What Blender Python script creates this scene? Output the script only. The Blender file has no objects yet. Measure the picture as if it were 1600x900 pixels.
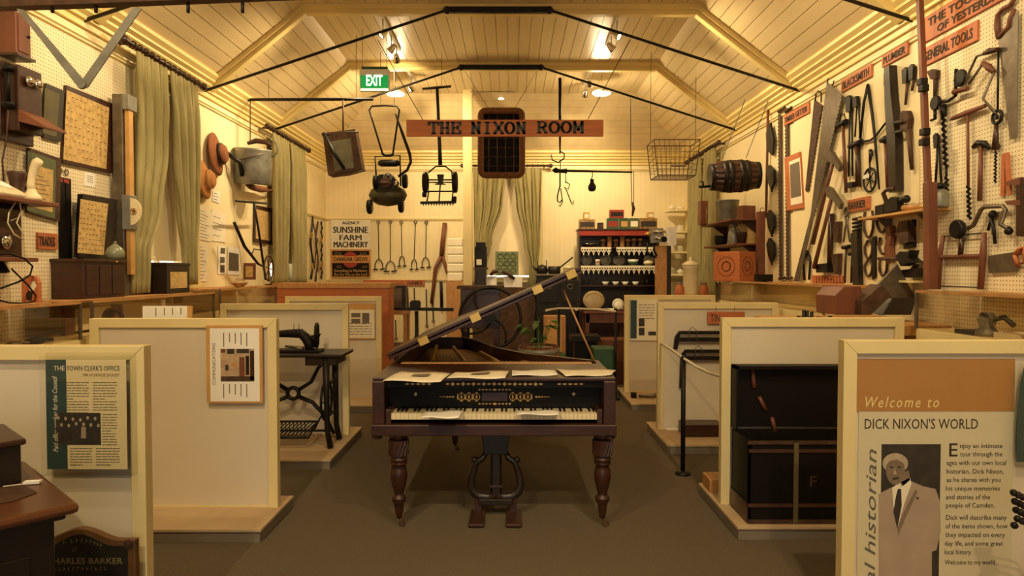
import bpy, bmesh, math, random
from mathutils import Vector, Matrix
random.seed(7)
S = bpy.context.scene
COL = S.collection
# ---------------------------------------------------------------- camera
FPX = 1050.0                       # focal length in pixels of the 1600x900 frame
CAMZ = 1.58
PITCH = math.atan(27.0 / FPX)      # looks slightly down: horizon at row 423
cam_d = bpy.data.cameras.new('camera')
cam = bpy.data.objects.new('camera', cam_d)
COL.objects.link(cam)
cam.location = (0, 0, CAMZ)
cam.rotation_euler = (math.pi / 2 - PITCH, 0, 0)
cam_d.sensor_width = 36.0
cam_d.lens = 36.0 * FPX / 1600.0
cam_d.clip_start = 0.05
S.camera = cam
# ---------------------------------------------------------------- world, exposure
w = bpy.data.worlds.new('sky'); S.world = w; w.use_nodes = True
w.node_tree.nodes['Background'].inputs[0].default_value = (1.0, 0.97, 0.92, 1)
w.node_tree.nodes['Background'].inputs[1].default_value = 2.3
S.view_settings.view_transform = 'Standard'
S.view_settings.look = 'None'
S.view_settings.gamma = 1.0
S.view_settings.use_curve_mapping = False
S.view_settings.exposure = 0.0
WARM = (1.0, 0.76, 0.43)
# ---------------------------------------------------------------- room dimensions
XL, XR, YE, YB = -3.15, 2.95, 11.4, -2.4
ZC, ZT, KL, KR, YH = 3.47, 4.28, -2.13, 1.90, 10.37   # cornice, flat ceiling, knuckles, hip start
# ---------------------------------------------------------------- photo ray helpers (a place in the room for a pixel at a known plane)
def ray(px, py):
    u, v = (px - 800) / FPX, (450 - py) / FPX
    c, s = math.cos(PITCH), math.sin(PITCH)
    return Vector((u, c + v * s, -s + v * c))
O = Vector((0, 0, CAMZ))
def P(px, py, Y): d = ray(px, py); return O + d * (Y / d.y)
def PX(px, py, X): d = ray(px, py); return O + d * (X / d.x)
def PZ(px, py, Z): d = ray(px, py); return O + d * ((Z - CAMZ) / d.z)
def RW(px, py, off=0.02): return PX(px, py, XR - off)
def LW(px, py, off=0.02): return PX(px, py, XL + off)
def EW(px, py, off=0.02): return P(px, py, YE - off)
# ---------------------------------------------------------------- materials
def lin(c):
    return tuple(((x / 255) / 12.92 if x / 255 <= 0.04045 else ((x / 255 + 0.055) / 1.055) ** 2.4) for x in c)
MATS = {}
def mat(name, rgb, rough=0.6, metal=0.0, var=0.15, scale=8.0, bump=0.0, stretch=None, emit=None, estr=0.0, spec=0.5, rgb2=None):
    if name in MATS: return MATS[name]
    m = bpy.data.materials.new(name); m.use_nodes = True
    nt = m.node_tree; b = nt.nodes['Principled BSDF']
    c = lin(rgb)
    b.inputs['Roughness'].default_value = rough
    b.inputs['Metallic'].default_value = metal
    b.inputs['Specular IOR Level'].default_value = spec
    if emit:
        b.inputs['Emission Color'].default_value = (*lin(emit), 1); b.inputs['Emission Strength'].default_value = estr
    if var > 0:
        tc = nt.nodes.new('ShaderNodeTexCoord'); mp = nt.nodes.new('ShaderNodeMapping')
        nz = nt.nodes.new('ShaderNodeTexNoise'); rp = nt.nodes.new('ShaderNodeValToRGB')
        nz.inputs['Scale'].default_value = scale; nz.inputs['Detail'].default_value = 5
        nt.links.new(tc.outputs['Object'], mp.inputs[0])
        if stretch: mp.inputs['Scale'].default_value = stretch
        nt.links.new(mp.outputs[0], nz.inputs['Vector'])
        c2 = lin(rgb2) if rgb2 else tuple(min(1, x * (1 + var)) for x in c)
        c1 = tuple(x * (1 - var) for x in c)
        rp.color_ramp.elements[0].position = 0.3; rp.color_ramp.elements[1].position = 0.7
        rp.color_ramp.elements[0].color = (*c1, 1); rp.color_ramp.elements[1].color = (*c2, 1)
        nt.links.new(nz.outputs[0], rp.inputs[0]); nt.links.new(rp.outputs[0], b.inputs['Base Color'])
        if bump:
            bp = nt.nodes.new('ShaderNodeBump'); bp.inputs['Strength'].default_value = bump; bp.inputs['Distance'].default_value = 0.01
            nt.links.new(nz.outputs[0], bp.inputs['Height']); nt.links.new(bp.outputs[0], b.inputs['Normal'])
    else:
        b.inputs['Base Color'].default_value = (*c, 1)
    MATS[name] = m
    return m
def line_mat(name, rgb, axis, pitch, width, dark, rough=0.6, dots=False, axis2=None):
    """painted boarding with narrow grooves (or pegboard holes) every `pitch` metres, in object space"""
    m = mat(name, rgb, rough, var=0.05, scale=3.0)
    nt = m.node_tree; b = nt.nodes['Principled BSDF']
    tc = nt.nodes.new('ShaderNodeTexCoord'); sp = nt.nodes.new('ShaderNodeSeparateXYZ')
    nt.links.new(tc.outputs['Object'], sp.inputs[0])
    def frac(ax):
        d = nt.nodes.new('ShaderNodeMath'); d.operation = 'DIVIDE'; d.inputs[1].default_value = pitch
        f = nt.nodes.new('ShaderNodeMath'); f.operation = 'FRACT'
        s = nt.nodes.new('ShaderNodeMath'); s.operation = 'SUBTRACT'; s.inputs[1].default_value = 0.5
        nt.links.new(sp.outputs[ax], d.inputs[0]); nt.links.new(d.outputs[0], f.inputs[0]); nt.links.new(f.outputs[0], s.inputs[0])
        return s
    if dots:
        a, c = frac(axis), frac(axis2)
        cb = nt.nodes.new('ShaderNodeCombineXYZ'); nt.links.new(a.outputs[0], cb.inputs[0]); nt.links.new(c.outputs[0], cb.inputs[1])
        ln = nt.nodes.new('ShaderNodeVectorMath'); ln.operation = 'LENGTH'; nt.links.new(cb.outputs[0], ln.inputs[0])
        src = ln.outputs['Value']
    else:
        a = frac(axis); ab = nt.nodes.new('ShaderNodeMath'); ab.operation = 'ABSOLUTE'; nt.links.new(a.outputs[0], ab.inputs[0]); src = ab.outputs[0]
    lt = nt.nodes.new('ShaderNodeMath'); lt.operation = 'LESS_THAN'; lt.inputs[1].default_value = width / pitch / 2
    nt.links.new(src, lt.inputs[0])
    mx = nt.nodes.new('ShaderNodeMix'); mx.data_type = 'RGBA'
    old = b.inputs['Base Color'].links[0].from_socket
    nt.links.new(lt.outputs[0], mx.inputs[0]); nt.links.new(old, mx.inputs[6]); mx.inputs[7].default_value = (*lin(dark), 1)
    nt.links.new(mx.outputs[2], b.inputs['Base Color'])
    return m
def glass_mat(name, tint=(242, 238, 230), gloss=0.12):
    if name in MATS: return MATS[name]
    m = bpy.data.materials.new(name); m.use_nodes = True; nt = m.node_tree
    for n in list(nt.nodes): nt.nodes.remove(n)
    o = nt.nodes.new('ShaderNodeOutputMaterial'); t = nt.nodes.new('ShaderNodeBsdfTransparent'); g = nt.nodes.new('ShaderNodeBsdfGlossy')
    t.inputs[0].default_value = (*lin(tint), 1); g.inputs['Roughness'].default_value = 0.04
    lw = nt.nodes.new('ShaderNodeLayerWeight'); pw = nt.nodes.new('ShaderNodeMath'); pw.operation = 'POWER'; pw.inputs[1].default_value = 4
    ad = nt.nodes.new('ShaderNodeMath'); ad.operation = 'MULTIPLY_ADD'; ad.inputs[1].default_value = 0.5; ad.inputs[2].default_value = 0.03
    nt.links.new(lw.outputs['Facing'], pw.inputs[0]); nt.links.new(pw.outputs[0], ad.inputs[0])
    mx = nt.nodes.new('ShaderNodeMixShader')
    nt.links.new(ad.outputs[0], mx.inputs[0]); nt.links.new(t.outputs[0], mx.inputs[1]); nt.links.new(g.outputs[0], mx.inputs[2]); nt.links.new(mx.outputs[0], o.inputs[0])
    MATS[name] = m; return m
M = {}
M['cream'] = mat('cream_paint', (226, 207, 150), 0.5, var=0.05, scale=3)
M['panel'] = mat('white_panel', (214, 202, 178), 0.55, var=0.04, scale=2)
M['wall'] = line_mat('wall_boarding', (238, 222, 176), 0, 0.085, 0.004, (222, 202, 152), 0.55)
M['walls'] = mat('wall_paint', (238, 222, 178), 0.6, var=0.04, scale=2)
M['peg'] = line_mat('pegboard', (236, 222, 186), 1, 0.026, 0.0085, (130, 105, 66), 0.6, dots=True, axis2=2)
M['board'] = mat('ceiling_board', (230, 208, 160), 0.32, var=0.06, scale=1.5, stretch=(6, 0.3, 6))
M['trim'] = mat('trim_paint', (238, 214, 142), 0.4, var=0.05, scale=3)
M['carpet'] = mat('carpet', (102, 92, 76), 0.95, var=0.30, scale=190, bump=0.5, spec=0.1)
M['plat'] = mat('platform_top', (186, 160, 124), 0.7, var=0.07, scale=5)
M['riser'] = mat('platform_side', (122, 112, 96), 0.8, var=0.06, scale=5)
M['dwood'] = mat('dark_wood', (58, 32, 20), 0.35, var=0.35, scale=6, stretch=(1, 1, 8))
M['bwood'] = mat('black_wood', (34, 24, 18), 0.35, var=0.3, scale=6)
M['mwood'] = mat('mahogany', (56, 28, 16), 0.38, var=0.3, scale=5, stretch=(1, 6, 6))
M['rwood'] = mat('red_wood', (112, 64, 42), 0.5, var=0.25, scale=9, stretch=(1, 1, .3))
M['lwood'] = mat('light_wood', (182, 132, 78), 0.5, var=0.2, scale=9, stretch=(6, 1, 1))
M['owood'] = mat('orange_wood', (184, 106, 62), 0.55, var=0.16, scale=6, stretch=(.6, 1, 8))
M['ywood'] = mat('pine', (200, 152, 86), 0.5, var=0.15, scale=6)
M['iron'] = mat('black_iron', (36, 33, 30), 0.45, 0.6, var=0.3, scale=20)
M['rust'] = mat('rusty_iron', (82, 58, 42), 0.65, 0.4, var=0.4, scale=18)
M['steel'] = mat('old_steel', (112, 102, 88), 0.45, 0.7, var=0.25, scale=14)
M['zinc'] = mat('zinc', (138, 136, 126), 0.5, 0.5, var=0.25, scale=10)
M['chrome'] = mat('chrome', (220, 215, 205), 0.15, 1.0, var=0)
M['brass'] = mat('brass', (196, 160, 84), 0.35, 0.6, var=0.1, scale=10)
M['gold'] = mat('gilt', (206, 168, 96), 0.5, 0.2, var=0.1, scale=10)
M['paper'] = mat('paper', (236, 226, 200), 0.7, var=0.05, scale=6)
M['white'] = mat('white_paper', (240, 236, 226), 0.6, var=0.03, scale=6)
M['ink'] = mat('ink', (52, 44, 36), 0.7, var=0)
M['greytext'] = mat('grey_ink', (112, 100, 84), 0.7, var=0)
M['black'] = mat('black_gloss', (22, 19, 16), 0.5, var=0.1, spec=0.15)
M['ivory'] = mat('ivory', (228, 212, 172), 0.35, var=0.08, scale=30)
M['curtain'] = mat('sage_curtain', (158, 147, 100), 0.85, var=0.12, scale=4)
M['blind'] = mat('cream_blind', (240, 222, 180), 0.7, var=0.03)
M['glass'] = glass_mat('case_glass')
M['acrylic'] = glass_mat('clear_acrylic', (252, 252, 250))
M['teal'] = mat('teal_print', (38, 66, 66), 0.6, var=0.05)
M['green'] = mat('green_paint', (44, 84, 56), 0.5, var=0.2)
M['leaf'] = mat('leaf', (70, 104, 40), 0.5, var=0.4, scale=20)
M['leather'] = mat('leather', (70, 42, 28), 0.55, var=0.3, scale=12)
M['sampler'] = mat('sampler_linen', (196, 164, 104), 0.8, var=0.25, scale=24)
M['china'] = mat('white_china', (232, 226, 206), 0.25, var=0.06, scale=20)
M['rope'] = mat('white_rope', (226, 216, 190), 0.9, var=0.25, scale=60)
M['redp'] = mat('red_paint', (150, 48, 34), 0.5, var=0.15)
M['bulb'] = mat('lit_lamp', (255, 240, 210), 0.5, var=0, emit=(255, 226, 170), estr=14.0)
# ---------------------------------------------------------------- mesh builder
class MB:
    def __init__(s): s.v = []; s.f = []; s.sm = []
    def add(s, vs, fs, smooth=False):
        n = len(s.v); s.v += [Vector(v) for v in vs]
        s.f += [tuple(i + n for i in f) for f in fs]; s.sm += [smooth] * len(fs); return s
    def box(s, x0, x1, y0, y1, z0, z1):
        return s.add([(x0,y0,z0),(x1,y0,z0),(x1,y1,z0),(x0,y1,z0),(x0,y0,z1),(x1,y0,z1),(x1,y1,z1),(x0,y1,z1)],
                     [(0,3,2,1),(4,5,6,7),(0,1,5,4),(1,2,6,5),(2,3,7,6),(3,0,4,7)])
    def obox(s, c, size, rot=None):
        c = Vector(c); h = Vector(size) / 2; R = rot if rot else Matrix.Identity(3)
        vs = [c + R @ Vector((a*h.x, b*h.y, d*h.z)) for d in (-1,1) for a, b in ((-1,-1),(1,-1),(1,1),(-1,1))]
        return s.add(vs, [(0,3,2,1),(4,5,6,7),(0,1,5,4),(1,2,6,5),(2,3,7,6),(3,0,4,7)])
    def prism(s, pts, ext):
        pts = [Vector(p) for p in pts]; e = Vector(ext); n = len(pts)
        return s.add(pts + [p + e for p in pts], [tuple(range(n-1,-1,-1)), tuple(range(n,2*n))] + [(i,(i+1)%n,n+(i+1)%n,n+i) for i in range(n)])
    def tube(s, pts, r, n=8, cap=True, closed=False):
        pts = [Vector(p) for p in pts]; k = len(pts)
        rs = r if isinstance(r, (list, tuple)) else [r] * k
        vs = []; up = None
        for i, p in enumerate(pts):
            if closed: d = pts[(i+1)%k] - pts[i-1]
            else: d = (pts[min(i+1,k-1)] - pts[max(i-1,0)])
            if d.length < 1e-9: d = Vector((0,0,1))
            d.normalize()
            if up is None:
                up = Vector((0,0,1)) if abs(d.z) < 0.9 else Vector((1,0,0))
            a = up - d * up.dot(d)
            if a.length < 1e-6: a = d.orthogonal()
            a.normalize(); up = a; b = d.cross(a)
            for j in range(n):
                t = 2 * math.pi * (j + .5) / n
                vs.append(p + (a * math.cos(t) + b * math.sin(t)) * rs[i])
        fs = []
        for i in range(k if closed else k - 1):
            i2 = (i + 1) % k
            for j in range(n): fs.append((i*n+j, i*n+(j+1)%n, i2*n+(j+1)%n, i2*n+j))
        s.add(vs, fs, n > 5)
        if cap and not closed:
            b0 = len(s.v) - k*n
            s.f += [tuple(b0 + j for j in range(n-1,-1,-1)), tuple(b0 + (k-1)*n + j for j in range(n))]; s.sm += [False, False]
        return s
    def lathe(s, prof, o, axis=(0,0,1), n=16, smooth=True):
        """prof: (radius, distance along axis)"""
        o = Vector(o); d = Vector(axis).normalized(); a = d.orthogonal().normalized(); b = d.cross(a); k = len(prof)
        vs = [o + d * h + (a * math.cos(2*math.pi*(j+.5)/n) + b * math.sin(2*math.pi*(j+.5)/n)) * max(r, 1e-4) for r, h in prof for j in range(n)]
        fs = [(i*n+j, i*n+(j+1)%n, (i+1)*n+(j+1)%n, (i+1)*n+j) for i in range(k-1) for j in range(n)]
        s.add(vs, fs, smooth); b0 = len(s.v) - k*n
        s.f += [tuple(b0 + j for j in range(n-1,-1,-1)), tuple(b0 + (k-1)*n + j for j in range(n))]; s.sm += [False, False]
        return s
    def ball(s, c, r, n=10, m=6):
        r = Vector(r) if isinstance(r, (tuple, list, Vector)) else Vector((r, r, r)); c = Vector(c)
        vs = []; fs = []
        for i in range(m + 1):
            t = math.pi * i / m; q = max(math.sin(t), 1e-3)
            for j in range(n):
                u = 2 * math.pi * j / n
                vs.append(c + Vector((r.x * q * math.cos(u), r.y * q * math.sin(u), -r.z * math.cos(t))))
        for i in range(m):
            for j in range(n): fs.append((i*n+j, i*n+(j+1)%n, (i+1)*n+(j+1)%n, (i+1)*n+j))
        return s.add(vs, fs, True)
    def ring(s, c, axis, R, r, n=20, k=6, a0=0, a1=2*math.pi, ref=None):
        c = Vector(c); d = Vector(axis).normalized(); a = (Vector(ref) if ref else d.orthogonal()).normalized(); b = d.cross(a)
        full = abs(a1 - a0) > 6.28
        m = n if full else n + 1
        pts = [c + (a * math.cos(a0 + (a1-a0)*i/n) + b * math.sin(a0 + (a1-a0)*i/n)) * R for i in range(m)]
        return s.tube(pts, r, k, closed=full)
    def sheet(s, rows, smooth=True):
        """rows of equal length of points -> single surface"""
        k = len(rows[0]); vs = [p for r in rows for p in r]
        return s.add(vs, [(i*k+j, i*k+j+1, (i+1)*k+j+1, (i+1)*k+j) for i in range(len(rows)-1) for j in range(k-1)], smooth)
def mesh_of(mb, name, off=(0,0,0), recalc=True):
    me = bpy.data.meshes.new(name); o = Vector(off)
    me.from_pydata([v - o for v in mb.v], [], mb.f)
    me.polygons.foreach_set('use_smooth', mb.sm)
    if recalc:
        bm = bmesh.new(); bm.from_mesh(me); bmesh.ops.recalc_face_normals(bm, faces=bm.faces); bm.to_mesh(me); bm.free()
    me.update(); return me
def raw(name, me, mt, parent=None, bev=0, thick=0):
    ob = bpy.data.objects.new(name, me); COL.objects.link(ob)
    if mt: me.materials.append(M[mt] if isinstance(mt, str) else mt)
    if parent: ob.parent = parent
    if thick:
        md = ob.modifiers.new('thickness', 'SOLIDIFY'); md.thickness = thick; md.offset = 0
    if bev:
        md = ob.modifiers.new('bevel', 'BEVEL'); md.width = bev; md.segments = 2; md.limit_method = 'ANGLE'; md.angle_limit = 0.7
    return ob
class Thing:
    """an Empty at the thing's base that parents its parts; parts are given in world coordinates"""
    def __init__(s, name, label, cat, base=(0,0,0), group=None, kind=None):
        s.o = bpy.data.objects.new(name, None); COL.objects.link(s.o); s.b = Vector(base); s.o.location = s.b
        s.o.empty_display_size = 0.05
        if kind: s.o['kind'] = kind
        if label: s.o['label'] = label
        if cat: s.o['category'] = cat
        if group: s.o['group'] = group
    def part(s, name, mb, mt, parent=None, bev=0, thick=0, label=None, recalc=True):
        ob = raw(name, mesh_of(mb, name, s.b, recalc), mt, parent or s.o, bev, thick)
        if label: ob['label'] = label
        return ob
    def share(s, name, src, loc, parent=None, rot=None):
        """another alike part that shares src's mesh; loc = offset from src, in metres"""
        ob = src.copy(); COL.objects.link(ob); ob.parent = parent or s.o; ob.location = src.location + Vector(loc)
        if rot: ob.rotation_euler = rot
        return ob
def solo(name, label, cat, mb, mt, group=None, bev=0, thick=0, base=None):
    b = Vector(base) if base else (sum(mb.v, Vector()) / len(mb.v))
    ob = raw(name, mesh_of(mb, name, b), mt, None, bev, thick); ob.location = b
    ob['label'] = label; ob['category'] = cat
    if group: ob['group'] = group
    return ob
def struct(name, mb, mt, parent=None, bev=0, label=None):
    ob = raw(name, mesh_of(mb, name), mt, parent, bev)
    if not parent: ob['kind'] = 'structure'
    if label: ob['label'] = label
    return ob
def dup(root, loc, label=None, rot=None):
    r = root.copy(); COL.objects.link(r); r.location = loc
    if rot: r.rotation_euler = rot
    if label: r['label'] = label
    for ch in list(root.children):
        c = ch.copy(); COL.objects.link(c); c.parent = r
        for g in list(ch.children):
            d = g.copy(); COL.objects.link(d); d.parent = c
    return r
def text_mb(txt, size, at, right, up, align='LEFT', shear=0.0, spacing=1.0, thick=0.0012, offset=0.0, valign='TOP_BASELINE', res=2):
    """lettering as mesh: origin `at`, reading along `right`, letters standing along `up`"""
    cu = bpy.data.curves.new('txt', 'FONT'); cu.body = txt; cu.size = size; cu.align_x = align; cu.align_y = valign
    cu.shear = shear; cu.space_character = spacing; cu.offset = offset; cu.resolution_u = res
    cu.extrude = thick
    ob = bpy.data.objects.new('txt', cu); COL.objects.link(ob)
    dg = bpy.context.evaluated_depsgraph_get(); me = bpy.data.meshes.new_from_object(ob.evaluated_get(dg))
    r = Vector(right).normalized(); u = Vector(up).normalized(); n = r.cross(u)
    a = Vector(at)
    mb = MB(); mb.add([a + r * v.co.x + u * v.co.y + n * (v.co.z + thick) for v in me.vertices], [tuple(p.vertices) for p in me.polygons])
    bpy.data.objects.remove(ob); bpy.data.curves.remove(cu); bpy.data.meshes.remove(me)
    return mb
def bolder(m, dx):
    """heavier lettering: the same letters laid twice, a hair apart"""
    o = MB(); o.add([v - Vector(dx) for v in m.v], m.f); o.add([v + Vector(dx) + Vector((0, -.0002, 0)) for v in m.v], m.f); return o
def worn_marks(q, pts, right, up, n, h, seed, out):
    """unreadable worn lettering: short strokes along a run of points"""
    r = random.Random(seed); right = Vector(right).normalized(); up = Vector(up).normalized(); o = Vector(out)
    for k in range(n):
        f = (k + .5) / n * (len(pts) - 1); i = min(int(f), len(pts) - 2); p = pts[i].lerp(pts[i + 1], f - i); w = (pts[-1] - pts[0]).length / n * .3
        q.prism([p - right * w * .5, p - right * w * .1, p - right * w * .1 + up * h, p - right * w * .5 + up * h], o)
        z = h * r.choice((0, .45, .85)); q.prism([p - right * w * .5 + up * z, p + right * w + up * z, p + right * w + up * (z + h * .16), p - right * w * .5 + up * (z + h * .16)], o)
def merge(*mbs):
    o = MB()
    for m in mbs: o.add(m.v, m.f); o.sm[-len(m.f):] = m.sm if m.f else []
    return o
def fit_text(txt, a, b, height, up, squeeze=True, **kw):
    """text from point a to point b (3-D), given cap height; stretched to fill the run"""
    a, b = Vector(a), Vector(b); r = (b - a)
    mb = text_mb(txt, height / 0.70, a, r, up, **kw)
    rn = r.normalized(); xs = [(v - a).dot(rn) for v in mb.v]
    if xs and squeeze:
        lo, hi = min(xs), max(xs); k = r.length / (hi - lo)
        mb.v = [v + rn * (((v - a).dot(rn) - lo) * k - (v - a).dot(rn)) for v in mb.v]
    return mb
# ================================================================ lamps (fittings with their light, two tracks added unseen) are built in section 09
# ================================================================ THE ROOM
def wall_holes(name, axis, pos, out, u0, u1, z0, z1, holes, mt):
    """wall slab at `axis`=pos, 0.2 m thick outwards, with window openings (ua,ub,za,zb)"""
    mb = MB()
    def b(ua, ub, za, zb):
        if ub - ua < 1e-4 or zb - za < 1e-4: return
        p0, p1 = sorted((pos, pos + out * 0.2))
        if axis == 'x': mb.box(p0, p1, ua, ub, za, zb)
        else: mb.box(ua, ub, p0, p1, za, zb)
    us = u0
    for (ua, ub, za, zb) in sorted(holes):
        b(us, ua, z0, z1); b(ua, ub, z0, za); b(ua, ub, zb, z1); us = ub
    b(us, u1, z0, z1)
    return struct(name, mb, mt)
ZW = 3.62
HL = [(5.72, 6.66, 1.45, 3.22), (8.68, 9.76, 1.45, 3.22)]
HE = [(-0.56, 0.44, 1.42, 3.18)]
HR = [(9.55, 10.70, 1.45, 3.22)]
mb = MB(); mb.box(XL - .2, XR + .2, YB - .2, YE + .2, -0.1, 0); floor = struct('floor', mb, 'carpet')
wl = wall_holes('wall_left', 'x', XL, -1, YB, YE + .2, 0, ZW, HL, 'walls')
wr = wall_holes('wall_right', 'x', XR, 1, YB, YE + .2, 0, ZW, HR, 'walls')
we = wall_holes('wall_end', 'y', YE, 1, XL, XR, 0, ZW, HE, 'wall')
wb = wall_holes('wall_back', 'y', YB, -1, XL - .2, XR + .2, 0, 4.4, [(-1.25, 1.15, 0.0, 2.5)], 'walls')
# unseen open doorway added behind the camera to let daylight onto the front panels
mb = MB(); mb.box(-1.37, -1.25, YB, YB + .03, 0, 2.62); mb.box(1.15, 1.27, YB, YB + .03, 0, 2.62); mb.box(-1.25, 1.15, YB, YB + .03, 2.5, 2.62); struct('added_door_1', mb, 'cream')
# pegboard sheets on both side walls
mb = MB(); mb.box(XL, XL + .012, YB + .05, 5.50, 0.9, 3.24); struct('pegboard', mb, 'peg', wl)
mb = MB(); mb.box(XR - .012, XR, YB + .05, 4.86, 0.9, 3.24); struct('pegboard', mb, 'peg', wr)
# smooth painted sheet further along the right wall with its joint strip
mb = MB(); mb.box(XR - .01, XR, 4.87, 7.05, 0.9, 3.24); struct('wall_sheet', mb, 'walls', wr)
# ---------------------------------------------------------------- ceiling of separate boards
ce = MB()
prof = [(XL - .2, ZC - .16), (KL, ZT + .03), (KR, ZT + .03), (XR + .2, ZC - .16)]
ce.prism([(XL, YB, ZC + .03), (KL, YB, ZT + .03), (KR, YB, ZT + .03), (XR, YB, ZC + .03), (XR + .2, YB, ZC + .03), (XR + .2, YB, ZT + .2), (XL - .2, YB, ZT + .2), (XL - .2, YB, ZC + .03)], (0, YH - YB, 0))
ce.prism([(XL - .2, YH, ZT + .03), (XR + .2, YH, ZT + .03), (XR + .2, YH, ZT + .2), (XL - .2, YH, ZT + .2)], (0, YE + .2 - YH, 0))
ce.add([(KL, YH, ZT + .03), (KR, YH, ZT + .03), (XR, YE, ZC + .03), (XL, YE, ZC + .03), (XL, YH, ZC + .03), (XR, YH, ZC + .03)],
       [(0, 1, 2, 3), (0, 3, 4), (1, 5, 2)])
ce.box(XL - .2, XR + .2, YE, YE + .2, ZC, ZT + .2)
ce.box(XL - .2, XL, YB, YE + .2, ZC, ZT + .2); ce.box(XR, XR + .2, YB, YE + .2, ZC, ZT + .2)
ceil = struct('ceiling', ce, 'trim')
def board(a0, a1, b0, b1, n):
    """board with long edges a0-a1 and b0-b1, n = normal into the room"""
    q = MB(); n = Vector(n).normalized()
    vs = [Vector(p) for p in (a0, a1, b1, b0)]
    t = [v + n * 0.016 for v in vs]
    m = (vs[0] + vs[2]) / 2
    t = [p + ((sum(t, Vector()) / 4) - p).normalized() * 0.004 for p in t]
    q.add(vs + t, [(0, 1, 2, 3), (4, 7, 6, 5), (0, 4, 5, 1), (1, 5, 6, 2), (2, 6, 7, 3), (3, 7, 4, 0)])
    return struct('board', q, 'board', ceil)
GAP = 0.005
def sides(xw, xk, sgn):
    n = 10
    for i in range(n):
        t0, t1 = i / n, (i + 1) / n - GAP
        f = lambda t: (xw + (xk - xw) * t, ZC + .03 + (ZT - ZC) * t)
        (xa, za), (xb, zb) = f(t0), f(t1)
        ye = lambda t: YE - (YE - YH) * t - .004
        board((xa, YB, za), (xa, ye(t0), za), (xb, YB, zb), (xb, ye(t1), zb), (-sgn * (ZT - ZC), 0, -abs(xk - xw)))
sides(XL, KL, -1); sides(XR, KR, 1)
nf = 31; bw = (KR - KL) / nf
for i in range(nf):
    xa, xb = KL + bw * i + .003, KL + bw * (i + 1) - .003
    board((xa, YB, ZT + .03), (xa, YH, ZT + .03), (xb, YB, ZT + .03), (xb, YH, ZT + .03), (0, 0, -1))
for i in range(10):
    t0, t1 = i / 10, (i + 1) / 10 - GAP
    f = lambda t: (YE - (YE - YH) * t, ZC + .03 + (ZT - ZC) * t, XL + (KL - XL) * t, XR + (KR - XR) * t)
    ya, za, la, ra = f(t0); yb, zb, lb, rb = f(t1)
    board((la, ya, za), (ra, ya, za), (lb, yb, zb), (rb, yb, zb), (0, -(ZT - ZC), -(YE - YH)))
# ribs
def sweep_rect(path, wy, dz, y):
    """rectangular bar following a polyline in the xz plane, width wy along y, depth dz to the room side"""
    q = MB(); k = len(path); rows = []
    for i, (x, z) in enumerate(path):
        a = Vector(path[max(i - 1, 0)]); b = Vector(path[min(i + 1, k - 1)])
        d = (b - a).normalized(); nrm = Vector((d.y, -d.x))
        sc = dz / max(0.5, nrm.dot(Vector(((Vector(path[min(i + 1, k - 1)]) - Vector(path[i])).normalized().y, -(Vector(path[min(i + 1, k - 1)]) - Vector(path[i])).normalized().x))) if i < k - 1 else 1)
        p2 = Vector((x, z)) + nrm * sc
        rows.append([(x, y - wy, z), (x, y + wy, z), (p2.x, y + wy, p2.y), (p2.x, y - wy, p2.y)])
    vs = [p for r in rows for p in r]; fs = []
    for i in range(k - 1):
        for j in range(4): fs.append((i * 4 + j, i * 4 + (j + 1) % 4, i * 4 + 4 + (j + 1) % 4, i * 4 + 4 + j))
    fs += [(0, 1, 2, 3), (k * 4 - 1, k * 4 - 2, k * 4 - 3, k * 4 - 4)]
    q.add(vs, fs); return q
RIBS = [3.14, 5.06, 6.98, 8.90]
path = [(XL, ZC + .03), (KL, ZT + .03), (KR, ZT + .03), (XR, ZC + .03)]
for i, y in enumerate(RIBS):
    r = struct('trim_%d' % (i + 1), sweep_rect(path, .075, .06, y), 'trim', bev=.006)
    struct('bead', sweep_rect(path, .045, .10, y), 'trim', r, bev=.01)
# cornices and rails
def run_x(name, x, sgn, profile, y0, y1, mt='trim', parent=None):
    q = MB(); q.prism([(x + sgn * a, y0, z) for a, z in profile], (0, y1 - y0, 0)); return struct(name, q, mt, parent)
def run_y(name, y, profile, x0, x1, mt='trim', parent=None):
    q = MB(); q.prism([(x0, y - a, z) for a, z in profile], (x1 - x0, 0, 0)); return struct(name, q, mt, parent)
corn = [(0, 3.36), (.025, 3.36), (.025, 3.40), (.05, 3.41), (.05, 3.435), (.085, 3.46), (.085, 3.48), (.12, 3.50), (.12, 3.52), (.155, 3.55), (.155, 3.58), (0, 3.60)]
run_x('trim_5', XL, 1, corn, YB, YE); run_x('trim_6', XR, -1, corn, YB, YE); run_y('trim_7', YE, corn, XL, XR)
railp = [(0, 3.255), (.018, 3.26), (.018, 3.275), (.03, 3.285), (0, 3.295)]
def rails(n, zoff, holes, x=None, sgn=1, y0=YB, y1=YE):
    us = y0; k = 0
    root = None
    for (a, b, za, zb) in sorted(holes) + [(y1, y1, 0, 0)]:
        pr = [(p, z + zoff) for p, z in railp]
        o = run_x('trim_%d' % n if root is None else 'rail', x, sgn, pr, us, a - .06 if a < y1 else y1, 'cream', root)
        root = root or o; us = b + .06
rails(8, 0, [], XL, 1); rails(9, 0, [], XR, -1)
run_y('trim_10', YE, railp, XL, XR, 'cream')
e1 = run_y('trim_11', YE, [(p, z - .83) for p, z in railp], XL, -0.7, 'cream')
run_x('trim_12', XL, 1, [(p, z - .83) for p, z in railp], 10.3, YE, 'cream')
run_y('trim_13', YE, [(p, z - 1.86) for p, z in railp], XL, -0.7, 'cream')
for n, (x, s) in (('baseboard_left', (XL, 1)), ('baseboard_right', (XR, -1))):
    run_x(n, x, s, [(0, 0), (.02, 0), (.02, .14), (0, .15)], YB, YE, 'cream')
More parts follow.
